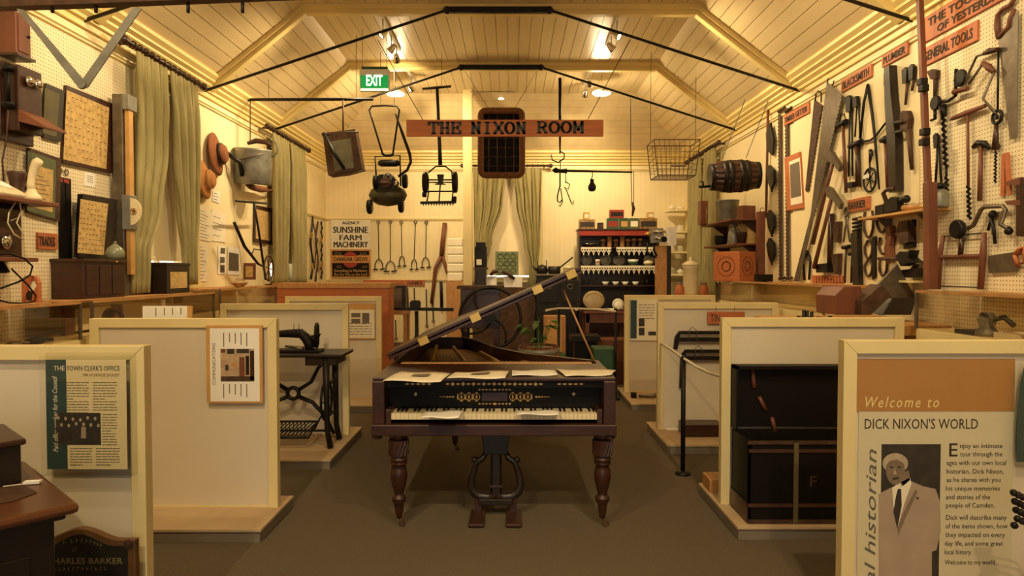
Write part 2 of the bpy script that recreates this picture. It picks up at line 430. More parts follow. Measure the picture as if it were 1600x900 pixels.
run_y('baseboard_end', YE, [(0, 0), (.02, 0), (.02, .14), (0, .15)], XL, XR, 'cream')
# ---------------------------------------------------------------- windows: casing, sash bars, pane, roller blind
def window(n, axis, pos, out, h, blind_z, blind_cut=0.0):
    ua, ub, za, zb = h
    t = MB()
    def bb(q, u0, u1, z0, z1, d0, d1):
        p0, p1 = sorted((pos + out * d0, pos + out * d1))
        if axis == 'x': q.box(p0, p1, u0, u1, z0, z1)
        else: q.box(u0, u1, p0, p1, z0, z1)
    for (u0, u1, z0, z1) in ((ua - .09, ua, za, zb), (ub, ub + .09, za, zb), (ua - .09, ub + .09, zb, zb + .09)): bb(t, u0, u1, z0, z1, -.022, .0)
    wdw = struct('window_%d' % n, t, 'cream', bev=.004)
    q = MB(); bb(q, ua - .11, ub + .11, za - .04, za, -.06, .12); struct('window_sill', q, 'cream', wdw, bev=.004)
    q = MB(); m = (ua + ub) / 2; zm = (za + zb) / 2
    for (u0, u1, z0, z1) in ((ua, ua + .04, za, zb), (ub - .04, ub, za, zb), (ua, ub, za, za + .05), (ua, ub, zb - .05, zb), (ua, ub, zm - .02, zm + .02), (m - .012, m + .012, za, zb)): bb(q, u0, u1, z0, z1, .10, .14)
    struct('sash', q, 'cream', wdw)
    for k in range(4):
        q = MB(); u0, u1 = ((ua, m), (m, ub))[k % 2]; z0, z1 = ((za, zm), (zm, zb))[k // 2]
        bb(q, u0 + .015, u1 - .015, z0 + .02, z1 - .02, .118, .122); struct('pane', q, 'glass', wdw)
    q = MB(); bb(q, ua + .01 + blind_cut, ub - .01, blind_z, zb - .01, .04, .044); bb(q, ua + .01 + blind_cut, ub - .01, blind_z, blind_z + .03, .035, .05)
    struct('roller_blind', q, 'blind', wdw)
window(1, 'x', XL, -1, HL[0], 1.67); window(2, 'x', XL, -1, HL[1], 1.68)
window(3, 'y', YE, 1, HE[0], 1.50); window(4, 'x', XR, 1, HR[0], 1.60, .10)
# ---------------------------------------------------------------- iron tie rods below each rib
def tie_rod(y, label, x0=XL, x1=XR):
    t = Thing('tie_rod', label, 'roof tie', (0, y, 3.4), 'iron roof ties')
    yy = y - .10
    a, b, c, d = Vector((x0 + .0, yy, 3.40)), Vector((-.66, yy, 4.22)), Vector((.38, yy, 4.22)), Vector((x1, yy, 3.40))
    for p, q2 in ((a, b), (c, d)):
        m = MB(); m.tube([p, q2], .014, 8); t.part('sloping_rod', m, 'iron')
    m = MB(); m.box(b.x, c.x, yy - .02, yy + .02, 4.19, 4.25); t.part('level_bar', m, 'iron')
    for p in (b, c):
        m = MB(); m.ball(p, .04); t.part('joint', m, 'iron')
tie_rod(5.06, 'thin black iron tie rod nearest the camera, its ends showing at top corners')
tie_rod(6.98, 'black iron tie rod crossing above the exit sign, middle of the three')
tie_rod(8.90, 'farthest black iron tie rod, from which the wicker crate hangs')
# ---------------------------------------------------------------- white post from floor to ceiling
q = MB(); q.box(-.735, -.60, 10.13, 10.26, 0, ZT + .02); struct('trim_14', q, 'cream', bev=.005, label='cream square post from floor to ceiling')
# ================================================================ PLATFORMS AND PARTITIONS
PZ0 = 0.08; PT = 1.28
def platform(x0, x1, y0, y1, label):
    t = Thing('display_platform', label, 'platform', ((x0 + x1) / 2, y0, 0), 'low display platforms')
    q = MB(); q.box(x0, x1, y0, y1, PZ0 - .018, PZ0); t.part('top_board', q, 'plat', bev=.003)
    q = MB(); q.box(x0 + .01, x1 - .01, y0 + .01, y1 - .01, 0, PZ0 - .018); t.part('plinth', q, 'riser')
platform(-2.66, -1.456, 3.86, 4.45, 'low platform under the communications partition on the left')
platform(-2.66, -1.44, 5.30, 6.43, 'low platform carrying the treadle sewing machine')
platform(-2.66, -1.46, 7.45, 8.45, 'low platform under the farthest left partition')
platform(-2.66, -1.46, 2.56, 2.9, 'low platform under the town clerk partition')
platform(1.32, 2.51, 3.90, 4.72, 'low platform carrying the open black trunk')
platform(1.335, 2.51, 5.75, 6.65, 'low platform under the tin sign partition')
platform(1.345, 2.51, 7.55, 8.6, 'low platform under the farthest right partition')
platform(1.42, 2.51, 2.2, 3.12, 'low platform under the welcome partition')
def partition(x0, x1, y, label, aisle):
    t = Thing('partition', label, 'partition', ((x0 + x1) / 2, y, PZ0), 'cream framed display partitions')
    b, d = .058, .055
    q = MB(); q.box(x0 + .02, x1 - .02, y + .022, y + .034, PZ0, PT - .02); t.part('panel', q, 'panel')
    q = MB(); q.prism([(x0, y, PT), (x1, y, PT), (x1 - b, y, PT - b), (x0 + b, y, PT - b)], (0, d, 0)); t.part('top_rail', q, 'cream', bev=.003)
    for xa, xb in ((x0, x0 + b), (x1, x1 - b)):
        q = MB(); q.prism([(xa, y, PZ0), (xa, y, PT - .0005), (xb, y, PT - b - .0005), (xb, y, PZ0)], (0, d, 0)); t.part('post', q, 'cream', bev=.003)
    q = MB(); q.box(x0 + b, x1 - b, y + .016, y + .04, PZ0, PZ0 + .012); t.part('bottom_rail', q, 'cream')
    return t
LP = [2.675, 4.21, 6.10, 7.85]; RP = [2.885, 4.27, 6.30, 8.25]
partition(-2.655, -1.47, LP[0], 'nearest left partition carrying the town clerk leaflet', 1)
partition(-2.655, -1.48, LP[1], 'left partition carrying the communications sheet, second from front', 1)
partition(-2.655, -1.49, LP[2], 'left partition directly behind the sewing machine', 1)
partition(-2.655, -1.53, LP[3], 'farthest left partition with a small printed leaflet', 1)
partition(1.43, 2.50, RP[0], 'nearest right partition carrying the large welcome poster', -1)
partition(1.338, 2.50, RP[1], 'right partition behind the open black trunk', -1)
partition(1.37, 2.50, RP[2], 'right partition with the tin sign and black folding bars', -1)
partition(1.385, 2.50, RP[3], 'farthest right partition with a teal-edged information sheet', -1)
# ================================================================ GLASS CASES
def case(x0, x1, y0, y1, ztop, label, wallside, base=.0):
    """timber cabinet with a glazed top; wallside = -1 when the wall is on the x0 side"""
    t = Thing('display_case', label, 'display case', ((x0 + x1) / 2, y0, 0), 'glass topped display cases')
    zg = ztop - .235
    q = MB(); q.box(x0, x1, y0, y1, base, zg); t.part('cabinet', q, 'cream', bev=.003)
    xl = (x0, x0 + .26) if wallside < 0 else (x1 - .14, x1)
    q = MB(); q.box(xl[0], xl[1], y0, y1, ztop - .02, ztop); t.part('ledge', q, 'lwood', bev=.003)
    xf = x1 if wallside < 0 else x0
    xi = xl[1] if wallside < 0 else xl[0]
    xs = sorted((xf, xi))
    q = MB(); q.box(xs[0], xs[1], y0 + .01, y1 - .01, ztop - .008, ztop - .003); t.part('top_pane', q, 'glass')
    xg = xf - .004 if wallside < 0 else xf
    q = MB(); q.box(xg, xg + .004, y0 + .01, y1 - .01, zg, ztop - .01); t.part('front_pane', q, 'glass')
    for yy in (y0, y1 - .004):
        q = MB(); q.box(x0 + .01, x1 - .01, yy, yy + .004, zg, ztop - .022); t.part('end_pane', q, 'glass')
    for yy in (y0, y1):
        q = MB(); q.box(xf - .008, xf + .008, yy - .008, yy + .008, zg, ztop); t.part('corner_strip', q, 'steel')
    q = MB(); q.box(xf - .009, xf + .009, y0, y1, ztop - .012, ztop + .004); t.part('edge_strip', q, 'lwood')
    return t
case(XL + .02, -2.69, 2.10, 4.18, 1.385, 'glass display case along left wall nearest the camera', -1)
case(XL + .02, -2.69, 4.30, 6.06, 1.385, 'glass display case holding a coiled exhibit, behind the communications partition', -1)
case(XL + .02, -2.69, 6.19, 7.66, 1.41, 'glass display case below the photographs and hand cultivator', -1)
case(2.53, XR - .02, 2.50, 4.20, 1.455, 'glass display case along right wall nearest the camera', 1)
case(2.53, XR - .02, 5.45, 8.20, 1.46, 'glass display case below the long crosscut saws', 1)
# wooden backed bench behind the farthest left partition
t = Thing('wooden_counter', 'orange-brown timber counter behind the farthest left partition', 'counter', (-2.3, 8.46, 0))
q = MB(); q.box(-3.0, -1.56, 8.47, 8.87, 0, 1.36); t.part('body', q, 'owood', bev=.004)
q = MB(); q.box(-3.02, -1.54, 8.46, 8.89, 1.36, 1.425); t.part('top', q, 'lwood', bev=.004)
t = Thing('wooden_bench', 'timber bench holding the rusty ploughshare', 'bench', (2.5, 4.4, 0))
q = MB(); q.box(1.95, 2.90, 4.42, 5.40, 1.15, 1.22); t.part('top', q, 'lwood', bev=.004)
for xx in (1.98, 2.80):
    for yy in (4.75, 5.30):
        q = MB(); q.box(xx, xx + .07, yy, yy + .07, 0, 1.15); t.part('leg', q, 'lwood')
# ================================================================ PIANO
XA, XB, YP = -.855, .635, 4.05
t = Thing('grand_piano', 'dark antique grand piano with propped lid and turned legs in the middle aisle', 'piano', (-.11, YP, 0))
OUT = [(XA, 4.72), (XA, 6.62), (-.47, 6.64), (-.31, 6.38), (-.13, 5.78), (.13, 5.33), (.43, 5.07), (XB, 4.90), (XB, 4.72)]
q = MB(); q.box(XA, XB, YP, YP + .04, .576, .645); t.part('key_slip', q, 'mwood', bev=.006)
q = MB(); q.box(XA + .01, XB - .01, YP + .04, 4.72, .585, .64); t.part('key_bed', q, 'dwood')
for xa, xb in ((XA, XA + .075), (XB - .075, XB)):
    q = MB(); q.box(xa, xb, YP + .04, 4.72, .64, .905); c = t.part('cheek', q, 'mwood', bev=.006)
for xa in (XA + .08, XB - .115):
    q = MB(); q.box(xa, xa + .035, YP + .045, YP + .20, .64, .73); t.part('key_block', q, 'dwood', bev=.004)
# case rim
def rim_wall(out, th, z0, z1):
    q = MB(); n = len(out); cx = sum(p[0] for p in out) / n; cy = sum(p[1] for p in out) / n
    ins = []
    for i, (x, y) in enumerate(out):
        a = Vector(out[max(i - 1, 0)]); b = Vector(out[min(i + 1, n - 1)]); d = (b - a).normalized(); nr = Vector((d.y, -d.x))
        ins.append((x + nr.x * th, y + nr.y * th))
    vs = [(x, y, z0) for x, y in out] + [(x, y, z1) for x, y in out] + [(x, y, z0) for x, y in ins] + [(x, y, z1) for x, y in ins]
    fs = []
    for i in range(n - 1):
        fs += [(i, i + 1, n + i + 1, n + i), (2*n + i + 1, 2*n + i, 3*n + i, 3*n + i + 1), (n + i, n + i + 1, 3*n + i + 1, 3*n + i), (i + 1, i, 2*n + i, 2*n + i + 1)]
    fs += [(0, n, 3*n, 2*n), (n - 1, 3*n - 1, 4*n - 1, 2*n - 1)]
    q.add(vs, fs); return q
t.part('rim', rim_wall(OUT, .04, .60, .925), 'mwood', bev=.004)
q = MB(); q.prism([(x, y, .60) for x, y in OUT], (0, 0, .02)); t.part('bottom', q, 'dwood')
q = MB(); q.prism([(x * .96, y - .01, .80) for x, y in OUT], (0, 0, .012)); t.part('soundboard', q, 'lwood')
# iron frame bars and strings
for i, (x0, y0, x1, y1) in enumerate(((-.6, 4.85, -.72, 6.4), (-.3, 4.85, -.55, 6.3), (0, 4.85, -.28, 5.9), (.3, 4.85, .08, 5.3))):
    q = MB(); q.tube([(x0, y0, .86), (x1, y1, .86)], .018, 6); t.part('frame_bar', q, 'gold')
q = MB()
for i in range(44):
    f = i / 43; x0 = -.78 + 1.34 * f; ln = 1.7 * (1 - f) ** 1.3 + .25
    q.tube([(x0, 4.82, .845), (x0 - .22 * (1 - f), 4.82 + ln, .845)], .0015, 3, cap=False)
t.part('strings', q, 'brass')['kind'] = 'stuff'
q = MB(); q.box(XA + .07, XB - .07, 4.725, 4.79, .80, .93); t.part('pin_block_rail', q, 'lwood', bev=.004)
q = MB(); q.box(XA, XB, 4.10, 4.72, .905, .926); t.part('top_board', q, 'mwood', bev=.005)
# name board with gilt fretwork
nb = MB(); nb.box(XA + .075, XB - .075, 4.25, 4.27, .66, .86); nbo = t.part('name_board', nb, 'black')
q = MB(); q.box(XA + .07, XB - .07, 4.14, 4.25, .855, .905); ub = t.part('upper_rail', q, 'black', bev=.004)
cx = (XA + XB) / 2
q = MB(); q.box(cx - .082, cx + .082, 4.244, 4.25, .752, .808); t.part('name_plaque', q, 'mwood', parent=nbo, bev=.002)
def ornament(q, y, x, z, r):
    q.ring((x, y, z), (0, 1, 0), r, .0028, 14, 4)
def diamond(q, y, x, z, a, b):
    q.prism([(x - a, y, z), (x, y, z - b), (x + a, y, z), (x, y, z + b)], (0, .003, 0))
q = MB(); yy = 4.246
for s in (-1, 1):
    for k in range(3):
        x = cx + s * (.115 + .048 * k)
        ornament(q, yy, x, .78, .021); diamond(q, yy, x, .78, .007, .016); diamond(q, yy, x + s * .024, .78, .005, .024)
        for zz in (.753, .807): diamond(q, yy, x, zz, .012, .003)
    for k in range(4): diamond(q, yy, cx + s * (.265 + .018 * k), .78, .010, .007 - .001 * k)
    q.box(cx + s * .33 - .02, cx + s * .33 + .02, yy, yy + .003, .7785, .7815)
for zz in (.735, .825):
    diamond(q, yy, cx, zz, .016, .009)
    for s in (-1, 1):
        for k in range(4): diamond(q, yy, cx + s * (.03 + .022 * k), zz, .009, .006)
t.part('gilt_fretwork', q, 'gold', parent=nbo)['kind'] = 'stuff'
q = MB(); yy = 4.137
for k in range(-9, 10):
    diamond(q, yy, cx + k * .032, .88, .013, .008 if k % 2 else .013)
for k in range(-2, 3): diamond(q, yy, cx + .47 + k * .034, .88, .014, .007); 
for k in range(-2, 3): diamond(q, yy, cx - .47 + k * .034, .88, .014, .007)
t.part('gilt_border', q, 'gold', parent=ub)['kind'] = 'stuff'
for s in (-1, 1):
    q = MB(); q.lathe([(.004, 0), (.006, .008), (.011, .014), (.011, .02), (.002, .026)], (cx + s * .50, 4.25, .80), (0, -1, 0), 10); t.part('knob', q, 'ivory', parent=nbo)
# keys
NW = 50; kx0 = -.762; kw = 1.296 / NW
q = MB(); q.box(0, kw - .0016, 4.10, 4.245, .685, .706); q.box(0, kw - .0016, 4.098, 4.10, .668, .706)
k0 = t.part('white_key', q, 'ivory'); k0.location.x = kx0
for i in range(1, NW): t.share('white_key', k0, (kw * i, 0, 0))
q = MB(); q.box(-.006, .006, 4.15, 4.245, .70, .718); b0 = None
for i in range(NW - 1):
    if (i + 2) % 7 in (2, 6): continue
    if b0 is None:
        b0 = t.part('black_key', q, 'black', bev=.002); b0.location.x = kx0 + kw * (i + 1); bi = i
    else: t.share('black_key', b0, (kw * (i - bi), 0, 0))
# legs
legp = [(.030, .585), (.058, .575), (.058, .555), (.045, .548), (.045, .542), (.062, .538), (.062, .442), (.05, .436), (.042, .430), (.055, .424), (.055, .412), (.046, .405), (.052, .396), (.052, .388), (.036, .380),
        (.048, .355), (.053, .325), (.051, .295), (.042, .25), (.031, .21), (.029, .195), (.036, .188), (.045, .178), (.045, .168), (.040, .163), (.044, .156), (.036, .146), (.031, .138), (.027, .10), (.020, .062), (.016, .05)]
def leg(x, y):
    q = MB()
    up = [p for p in legp]
    q.lathe(up[:5], (x, y, 0), n=20); q.lathe(up[5:7], (x, y, 0), n=8, smooth=False); q.lathe(up[7:], (x, y, 0), n=20)
    lg = t.part('leg', q, 'mwood', bev=0)
    q = MB()
    for k in range(16):   # reeding cut into the square block
        a = 2 * math.pi * k / 16
        q.tube([(x + .060 * math.cos(a), y + .060 * math.sin(a), .445), (x + .060 * math.cos(a + .5), y + .060 * math.sin(a + .5), .535)], .006, 4)
    t.part('carved_reeds', q, 'dwood', parent=lg)
    q = MB(); q.tube([(x, y, .055), (x + .012, y - .01, .035), (x + .018, y - .015, .02)], .009, 6); q.lathe([(.017, -.008), (.02, -.004), (.02, .004), (.017, .008)], (x + .02, y - .015, .02), (0, 1, 0), 12)
    t.part('castor', q, 'rust', parent=lg)
leg(-.70, 4.13); leg(.56, 4.13); leg(-.50, 5.88)
for xx in (-.83, .60):
    q = MB(); q.lathe([(.018, 0), (.035, .008), (.035, .02), (.02, .028)], (xx, 4.10, .548), n=12); t.part('pendant', q, 'dwood')
# pedal lyre
lx, ly = -.105, 4.28
q = MB(); q.prism([(lx - .10, ly, .585), (lx + .10, ly, .585), (lx + .075, ly, .40), (lx - .075, ly, .40)], (0, .05, 0)); t.part('lyre_block', q, 'bwood', bev=.005)
for s in (-1, 1):
    pts = [(.062, .41), (.085, .37), (.105, .36), (.125, .345), (.14, .30), (.155, .25), (.16, .20), (.145, .155), (.11, .125), (.06, .12), (.0, .12)]
    q = MB(); q.tube([(lx + s * a, ly + .025, z) for a, z in pts], [.018, .02, .022, .022, .023, .025, .028, .03, .032, .03, .028], 8)
    q.ball((lx + s * .138, ly + .025, .362), .022, 8, 6); t.part('lyre_arm', q, 'bwood')
q = MB(); q.box(lx - .022, lx + .028, ly + .005, ly + .045, .12, .41); q.box(lx - .04, lx + .045, ly, ly + .05, .18, .20); t.part('lyre_column', q, 'bwood', bev=.004)
q = MB(); q.box(lx - .11, lx + .11, ly - .01, ly + .06, .075, .115); t.part('lyre_base', q, 'bwood', bev=.006)
for s in (-1, 1):
    q = MB(); q.box(lx + s * .115 - .022, lx + s * .115 + .022, ly - .0, ly + .05, .02, .12); t.part('pedal_post', q, 'mwood')
    q = MB(); q.prism([(lx + s * .115 - .05, ly - .20, .004), (lx + s * .115 + .05, ly - .20, .004), (lx + s * .115 + .045, ly + .05, .004), (lx + s * .115 - .045, ly + .05, .004)], (0, 0, .024)); t.part('pedal', q, 'mwood', bev=.008)
for s in (-1, 1):
    q = MB(); q.tube([(lx + s * .03, ly + .03, .10), (lx + s * .03, ly + .35, .60)], .006, 6); t.part('lyre_brace', q, 'iron')
# lid: main leaf propped open, front leaf folded back on it
HX, HZ, AN = XA - .012, .948, math.radians(24.2)
def lidp(u, y, h): return Vector((HX + u * math.cos(AN) - h * math.sin(AN), y, HZ + u * math.sin(AN) + h * math.cos(AN)))
lo = [(0, 4.74), (1.50, 4.74), (1.50, 4.91), (1.30, 5.08), (1.0, 5.34), (.74, 5.79), (.56, 6.39), (.40, 6.66), (0, 6.66)]
nrm = lidp(0, 0, 1) - lidp(0, 0, 0)
q = MB(); q.prism([lidp(u, y, 0) for u, y in lo], nrm * .024); lid = t.part('lid', q, 'mwood', bev=.005)
q = MB(); q.prism([lidp(u, y, .030) for u, y in ((0.0, 4.72), (1.50, 4.72), (1.50, 5.02), (.0, 5.26))], nrm * .024); t.part('front_leaf', q, 'dwood', parent=lid, bev=.005)
for u in (.28, .68, 1.16, 1.42):
    q = MB(); q.prism([lidp(u - .035, 4.712, .0), lidp(u + .035, 4.712, .0), lidp(u + .035, 4.712, .054), lidp(u - .035, 4.712, .054)], (0, .03, 0)); t.part('hinge', q, 'brass', parent=lid)
q = MB(); q.tube([P(880, 453, 4.93), P(931, 570, 4.93)], .008, 6); t.part('prop_stick', q, 'lwood')
# inside: dark dampers/keybed cloth seen under the lid
q = MB(); q.prism([(-.74, 4.95, .855), (.38, 4.95, .855), (.30, 5.05, .855), (-.74, 5.12, .855)], (0, 0, .04)); t.part('damper_rail', q, 'bwood')
# sheets on the piano
def sheet_on(name, label, quad, z, mt='paper', group='printed sheets lying on the piano', z2=None, marks=True):
    pts = [PZ(a, b, z) for a, b in quad]
    if z2 is not None: pts[2] = PZ(*quad[2], z2); pts[3] = PZ(*quad[3], z2)
    q = MB(); rows = []
    for j in range(5):
        v = j / 4; l = pts[0].lerp(pts[3], v); r = pts[1].lerp(pts[2], v)
        rows.append([l.lerp(r, i / 6) + Vector((0, 0, .004 * math.sin(i * 1.1 + j * .8) + .004)) for i in range(7)])
    q.sheet(rows)
    c = sum(pts, Vector()) / 4
    th = Thing(name, label, 'paper', c, group)
    th.part('leaf', q, mt, thick=.001)
    if marks:
        q = MB(); a = rows[2][2]; b = rows[2][4]; d = rows[3][4]; e = rows[3][2]
        up = Vector((0, 0, .0035)); q.add([a + up, b + up, d + up, e + up], [(0, 1, 2, 3)]); th.part('printed_block', q, 'greytext')
sheet_on('paper_sheet', 'cream printed sheet lying leftmost on the piano top', [(598, 596), (688, 598), (705, 584), (628, 581)], .928)
sheet_on('paper_sheet', 'cream printed sheet lying second from left on the piano top', [(698, 592), (789, 592), (796, 580), (713, 582)], .928)
sheet_on('paper_sheet', 'white sheet lying third from left on the piano top', [(800, 588), (871, 587), (867, 579), (800, 579)], .928, 'white', marks=False)
sheet_on('paper_sheet', 'aged curled sheet lying rightmost on the piano top', [(884, 589), (955, 587), (963, 579), (868, 577)], .929, 'paper', marks=False)
sheet_on('paper_card', 'white card resting on the bass keys', [(657, 654), (717, 654), (724, 642), (667, 643)], .722, 'white', 'white cards on the keys', marks=False)
sheet_on('paper_card', 'white card resting on the treble keys', [(808, 649), (873, 649), (873, 642), (809, 642)], .722, 'white', 'white cards on the keys', marks=False)
# ================================================================ things fixed to a plane (wall), drawn by their outline on that plane
class Plane:
    def __init__(s, fn, n): s.fn = fn; s.n = Vector(n)
RWP = Plane(RW, (-1, 0, 0)); LWP = Plane(LW, (1, 0, 0)); EWP = Plane(EW, (0, -1, 0))
def at_depth(Y): return Plane(lambda px, py, off=0: P(px, py, Y - off), (0, -1, 0))
def prim(q, pl, k):
    """t: tube (points, radii mm, off mm) | p: plate (points, off, thick) | d: disc | r: ring | b: ball | s: twist"""
    W, n = pl.fn, pl.n; c = k[0]
    if c == 't':
        pts = [W(a, b, k[3] / 1000) for a, b in k[1]]; r = [x / 1000 for x in k[2]] if isinstance(k[2], (list, tuple)) else k[2] / 1000
        q.tube(pts, r, 8)
    elif c == 'p':
        m = k[2] + k[3] / 2
        q.prism([W(a, b, k[2] / 1000) for a, b in k[1]], n * k[3] / 1000)
    elif c == 'd':
        o = W(*k[1], k[4] / 1000); R = k[2] / 1000; q.lathe([(R * .9, 0), (R, k[3] / 4000), (R, k[3] * .75 / 1000), (R * .9, k[3] / 1000)], o, n, 20)
    elif c == 'r':
        q.ring(W(*k[1], k[4] / 1000), n, k[2] / 1000, k[3] / 1000, 20, 6)
    elif c == 'b':
        q.ball(W(*k[1], k[3] / 1000), [x / 1000 for x in k[2]] if isinstance(k[2], (tuple, list)) else k[2] / 1000)
    elif c == 's':   # auger twist between two points
        a, b = W(*k[1], k[4] / 1000), W(*k[2], k[4] / 1000); d = (b - a); L = d.length; u = d.orthogonal().normalized(); v = d.normalized().cross(u)
        nn = max(4, int(L / (k[3] / 1000 * 2.2))) * 6; R = k[3] / 1000
        q.tube([a + d * (i / nn) + (u * math.cos(i * 1.047) + v * math.sin(i * 1.047)) * R * .6 for i in range(nn + 1)], R * .55, 5)
        q.tube([a, b], R * .35, 5)
def wt(name, label, cat, pl, parts, group=None):
    mbs = []
    for pn, mt, prims in parts:
        q = MB()
        for k in prims: prim(q, pl, k)
        mbs.append((pn, mt, q))
    if len(mbs) == 1: return solo(name, label, cat, mbs[0][2], mbs[0][1], group, bev=0)
    allv = [v for _, _, q in mbs for v in q.v]; c = sum(allv, Vector()) / len(allv)
    c.z = min(v.z for v in allv)
    t = Thing(name, label, cat, c, group)
    first = {}
    for pn, mt, q in mbs:
        o = t.part(pn, q, mt)
        if pn in ('stitching', 'print', 'writing'): o['kind'] = 'stuff'
    return t
def zig(p, q, n, dx):
    """saw-tooth points from p to q (pixels)"""
    out = []
    for i in range(n):
        f = i / n; g = (i + .5) / n
        out.append((p[0] + (q[0] - p[0]) * f, p[1] + (q[1] - p[1]) * f)); out.append((p[0] + (q[0] - p[0]) * g + dx, p[1] + (q[1] - p[1]) * g))
    return out
def wall_sign(name, label, pl, l, r, texts, mt='owood', ink='ink', th=18, cat='sign'):
    """l=(px,top,bottom) at its left edge, r=px of right edge; board is level on the wall. texts: (string, f0, f1, base, cap) in board fractions"""
    W, n = pl.fn, pl.n
    a = W(l[0], l[1], 0.01); b = W(l[0], l[2], 0.01); c = W(r, (l[1] + l[2]) / 2, 0.01)
    hz = (c - a); hz.z = 0; up = Vector((0, 0, a.z - b.z))
    t = Thing(name, label, cat, b)
    q = MB(); q.prism([b, b + hz, b + hz + up, b + up], n * th / 1000); t.part('board', q, mt, bev=.003)
    for s, f0, f1, base, cap in texts:
        o = b + n * (th / 1000 + .0008)
        m = fit_text(s, o + hz * f0 + up * base, o + hz * f1 + up * base, up.length * cap, (0, 0, 1), offset=.0015)
        t.part('lettering', m, ink)
    return t
R_ = RWP
# ---------------------------------------------------------------- red painted signs
wall_sign('trade_sign', 'large wooden sign reading the tools of yesterday, top right', R_, (1442, 31, 70), 1582, [('THE TOOLS OF', .10, .93, .54, .30), ('OF YESTERDAY', .22, .97, .12, .28)])
wall_sign('trade_sign', 'wooden sign reading general tools beside the tall clamp', R_, (1443, 78, 106), 1530, [('GENERAL TOOLS', .05, .93, .24, .5)])
wall_sign('trade_sign', 'wooden sign reading plumber above the long dark mandrel', R_, (1381, 88, 106), 1421, [('PLUMBER', .08, .92, .2, .58)])
wall_sign('trade_sign', 'wooden sign reading blacksmith above the tongs', R_, (1317, 126, 145), 1364, [('BLACKSMITH', .06, .94, .2, .58)])
wall_sign('trade_sign', 'wooden sign reading timber getter above the framed photograph', R_, (1227, 181, 197), 1266, [('TIMBER GETTER', .05, .95, .22, .5)])
wall_sign('trade_sign', 'wooden sign reading farrier above the horseshoes', R_, (1327, 313, 332), 1361, [('FARRIER', .08, .85, .2, .58)])
ts = wall_sign('trade_sign', 'wooden sign with worn lettering low beside the wedges', R_, (1271, 430, 447), 1318, [])
q = MB(); worn_marks(q, [RW(1274, 442, .0295), RW(1315, 442, .0295)], (0, -1, 0), (0, 0, 1), 9, .06, 4, (-.001, 0, 0)); ts.part('worn_lettering', q, 'ink')['kind'] = 'stuff'
# ---------------------------------------------------------------- far group: hoes, saws, axes
wt('long_handled_hoe', 'red poled hoe hanging nearest the brown post', 'hoe', R_, [('pole', 'rwood', [('t', [(1200, 165), (1197, 340)], 14, 40)]), ('blade', 'iron', [('p', [(1199, 208), (1206, 192), (1211, 218), (1209, 243), (1204, 238), (1200, 228)], 30, 20)])])
for i, (y0, lab) in enumerate(((258, 'dark adze head below the red poled hoe'), (328, 'dark adze head third down beside the brown post'), (372, 'dark adze head lowest beside the brown post'))):
    wt('adze', lab, 'adze', R_, [('head', 'iron', [('p', [(1201, y0 + 10), (1205, y0), (1212, y0 + 8), (1213, y0 + 26), (1208, y0 + 38), (1204, y0 + 28)], 30, 30)]), ('handle', 'dwood', [('t', [(1207, y0 + 8), (1206, y0 + 42)], 11, 25)])], 'adze heads by the post')
for (xa, xb, lab) in ((1217, 1220.5, 'long narrow crosscut saw blade, left one of the pair'), (1228, 1231.5, 'long narrow crosscut saw blade, right one of the pair')):
    wt('crosscut_saw', lab, 'saw', R_, [('blade', 'rust', [('p', [(xb, 174), (xb + 2, 437), (xa + 3, 438)] + zig((xa + 2, 437), (xa, 172), 46, -1.6), 20, 6)]),
        ('handle', 'dwood', [('t', [(xa - 1, 174), (xa + 9, 168)], 16, 30)]), ('lower_handle', 'dwood', [('t', [(xa + 1, 436), (xa + 9, 434)], 16, 30)])], 'paired crosscut saws')
t = wt('framed_photograph', 'orange-framed old photograph on right wall between the saws', 'picture', R_, [('frame', 'owood', [('p', [(1229, 247), (1253, 237), (1258, 325), (1233, 329)], 5, 25)]), ('mount', 'paper', [('p', [(1233, 253), (1250, 246), (1254, 317), (1236, 321)], 30, 2)]), ('photograph', 'greytext', [('p', [(1234, 258), (1249, 252), (1252, 306), (1236, 310)], 32, 1)])])
wt('pruning_saw', 'short narrow saw with loop handle left of the great leaning saw', 'saw', R_, [('blade', 'rust', [('p', [(1273, 156), (1259, 297), (1261, 300)] + zig((1263, 298), (1285, 162), 22, 1.6), 20, 6)]), ('loop_handle', 'iron', [('t', [(1274, 158), (1275, 146), (1279, 142), (1283, 146), (1283, 160)], 6, 25)])])
wt('pit_saw', 'great long saw blade leaning across the right wall', 'saw', R_, [('blade', 'steel', [('p', [(1293, 128), (1268, 335), (1241, 440), (1249, 440), (1271, 345)] + zig((1272, 340), (1317, 147), 30, 1.8), 45, 8)]), ('pins', 'iron', [('t', [(1293, 130), (1294, 122)], 5, 50), ('t', [(1301, 134), (1303, 126)], 5, 50)])])
for (h, hd, lab) in (([(1304, 244), (1290, 300), (1270, 381)], [(1295, 240), (1299, 235), (1305, 238), (1318, 260), (1316, 268), (1308, 257), (1299, 252)], 'upper red handled axe on right wall'),
                     ([(1301, 302), (1288, 355), (1272, 419)], [(1294, 297), (1298, 291), (1303, 294), (1319, 318), (1317, 327), (1308, 314), (1298, 308)], 'lower red handled axe on right wall')):
    wt('felling_axe', lab, 'axe', R_, [('handle', 'rwood', [('t', h, [17, 16, 20], 92)]), ('head', 'steel', [('p', hd, 74, 34)])], 'axes on the right wall')
wt('mattock', 'stout dark maul with blocky head hanging below the axes', 'maul', R_, [('handle', 'dwood', [('t', [(1299, 334), (1296, 416)], [26, 22], 40)]), ('head', 'iron', [('p', [(1284, 413), (1303, 411), (1302, 426), (1285, 426)], 15, 60)])])
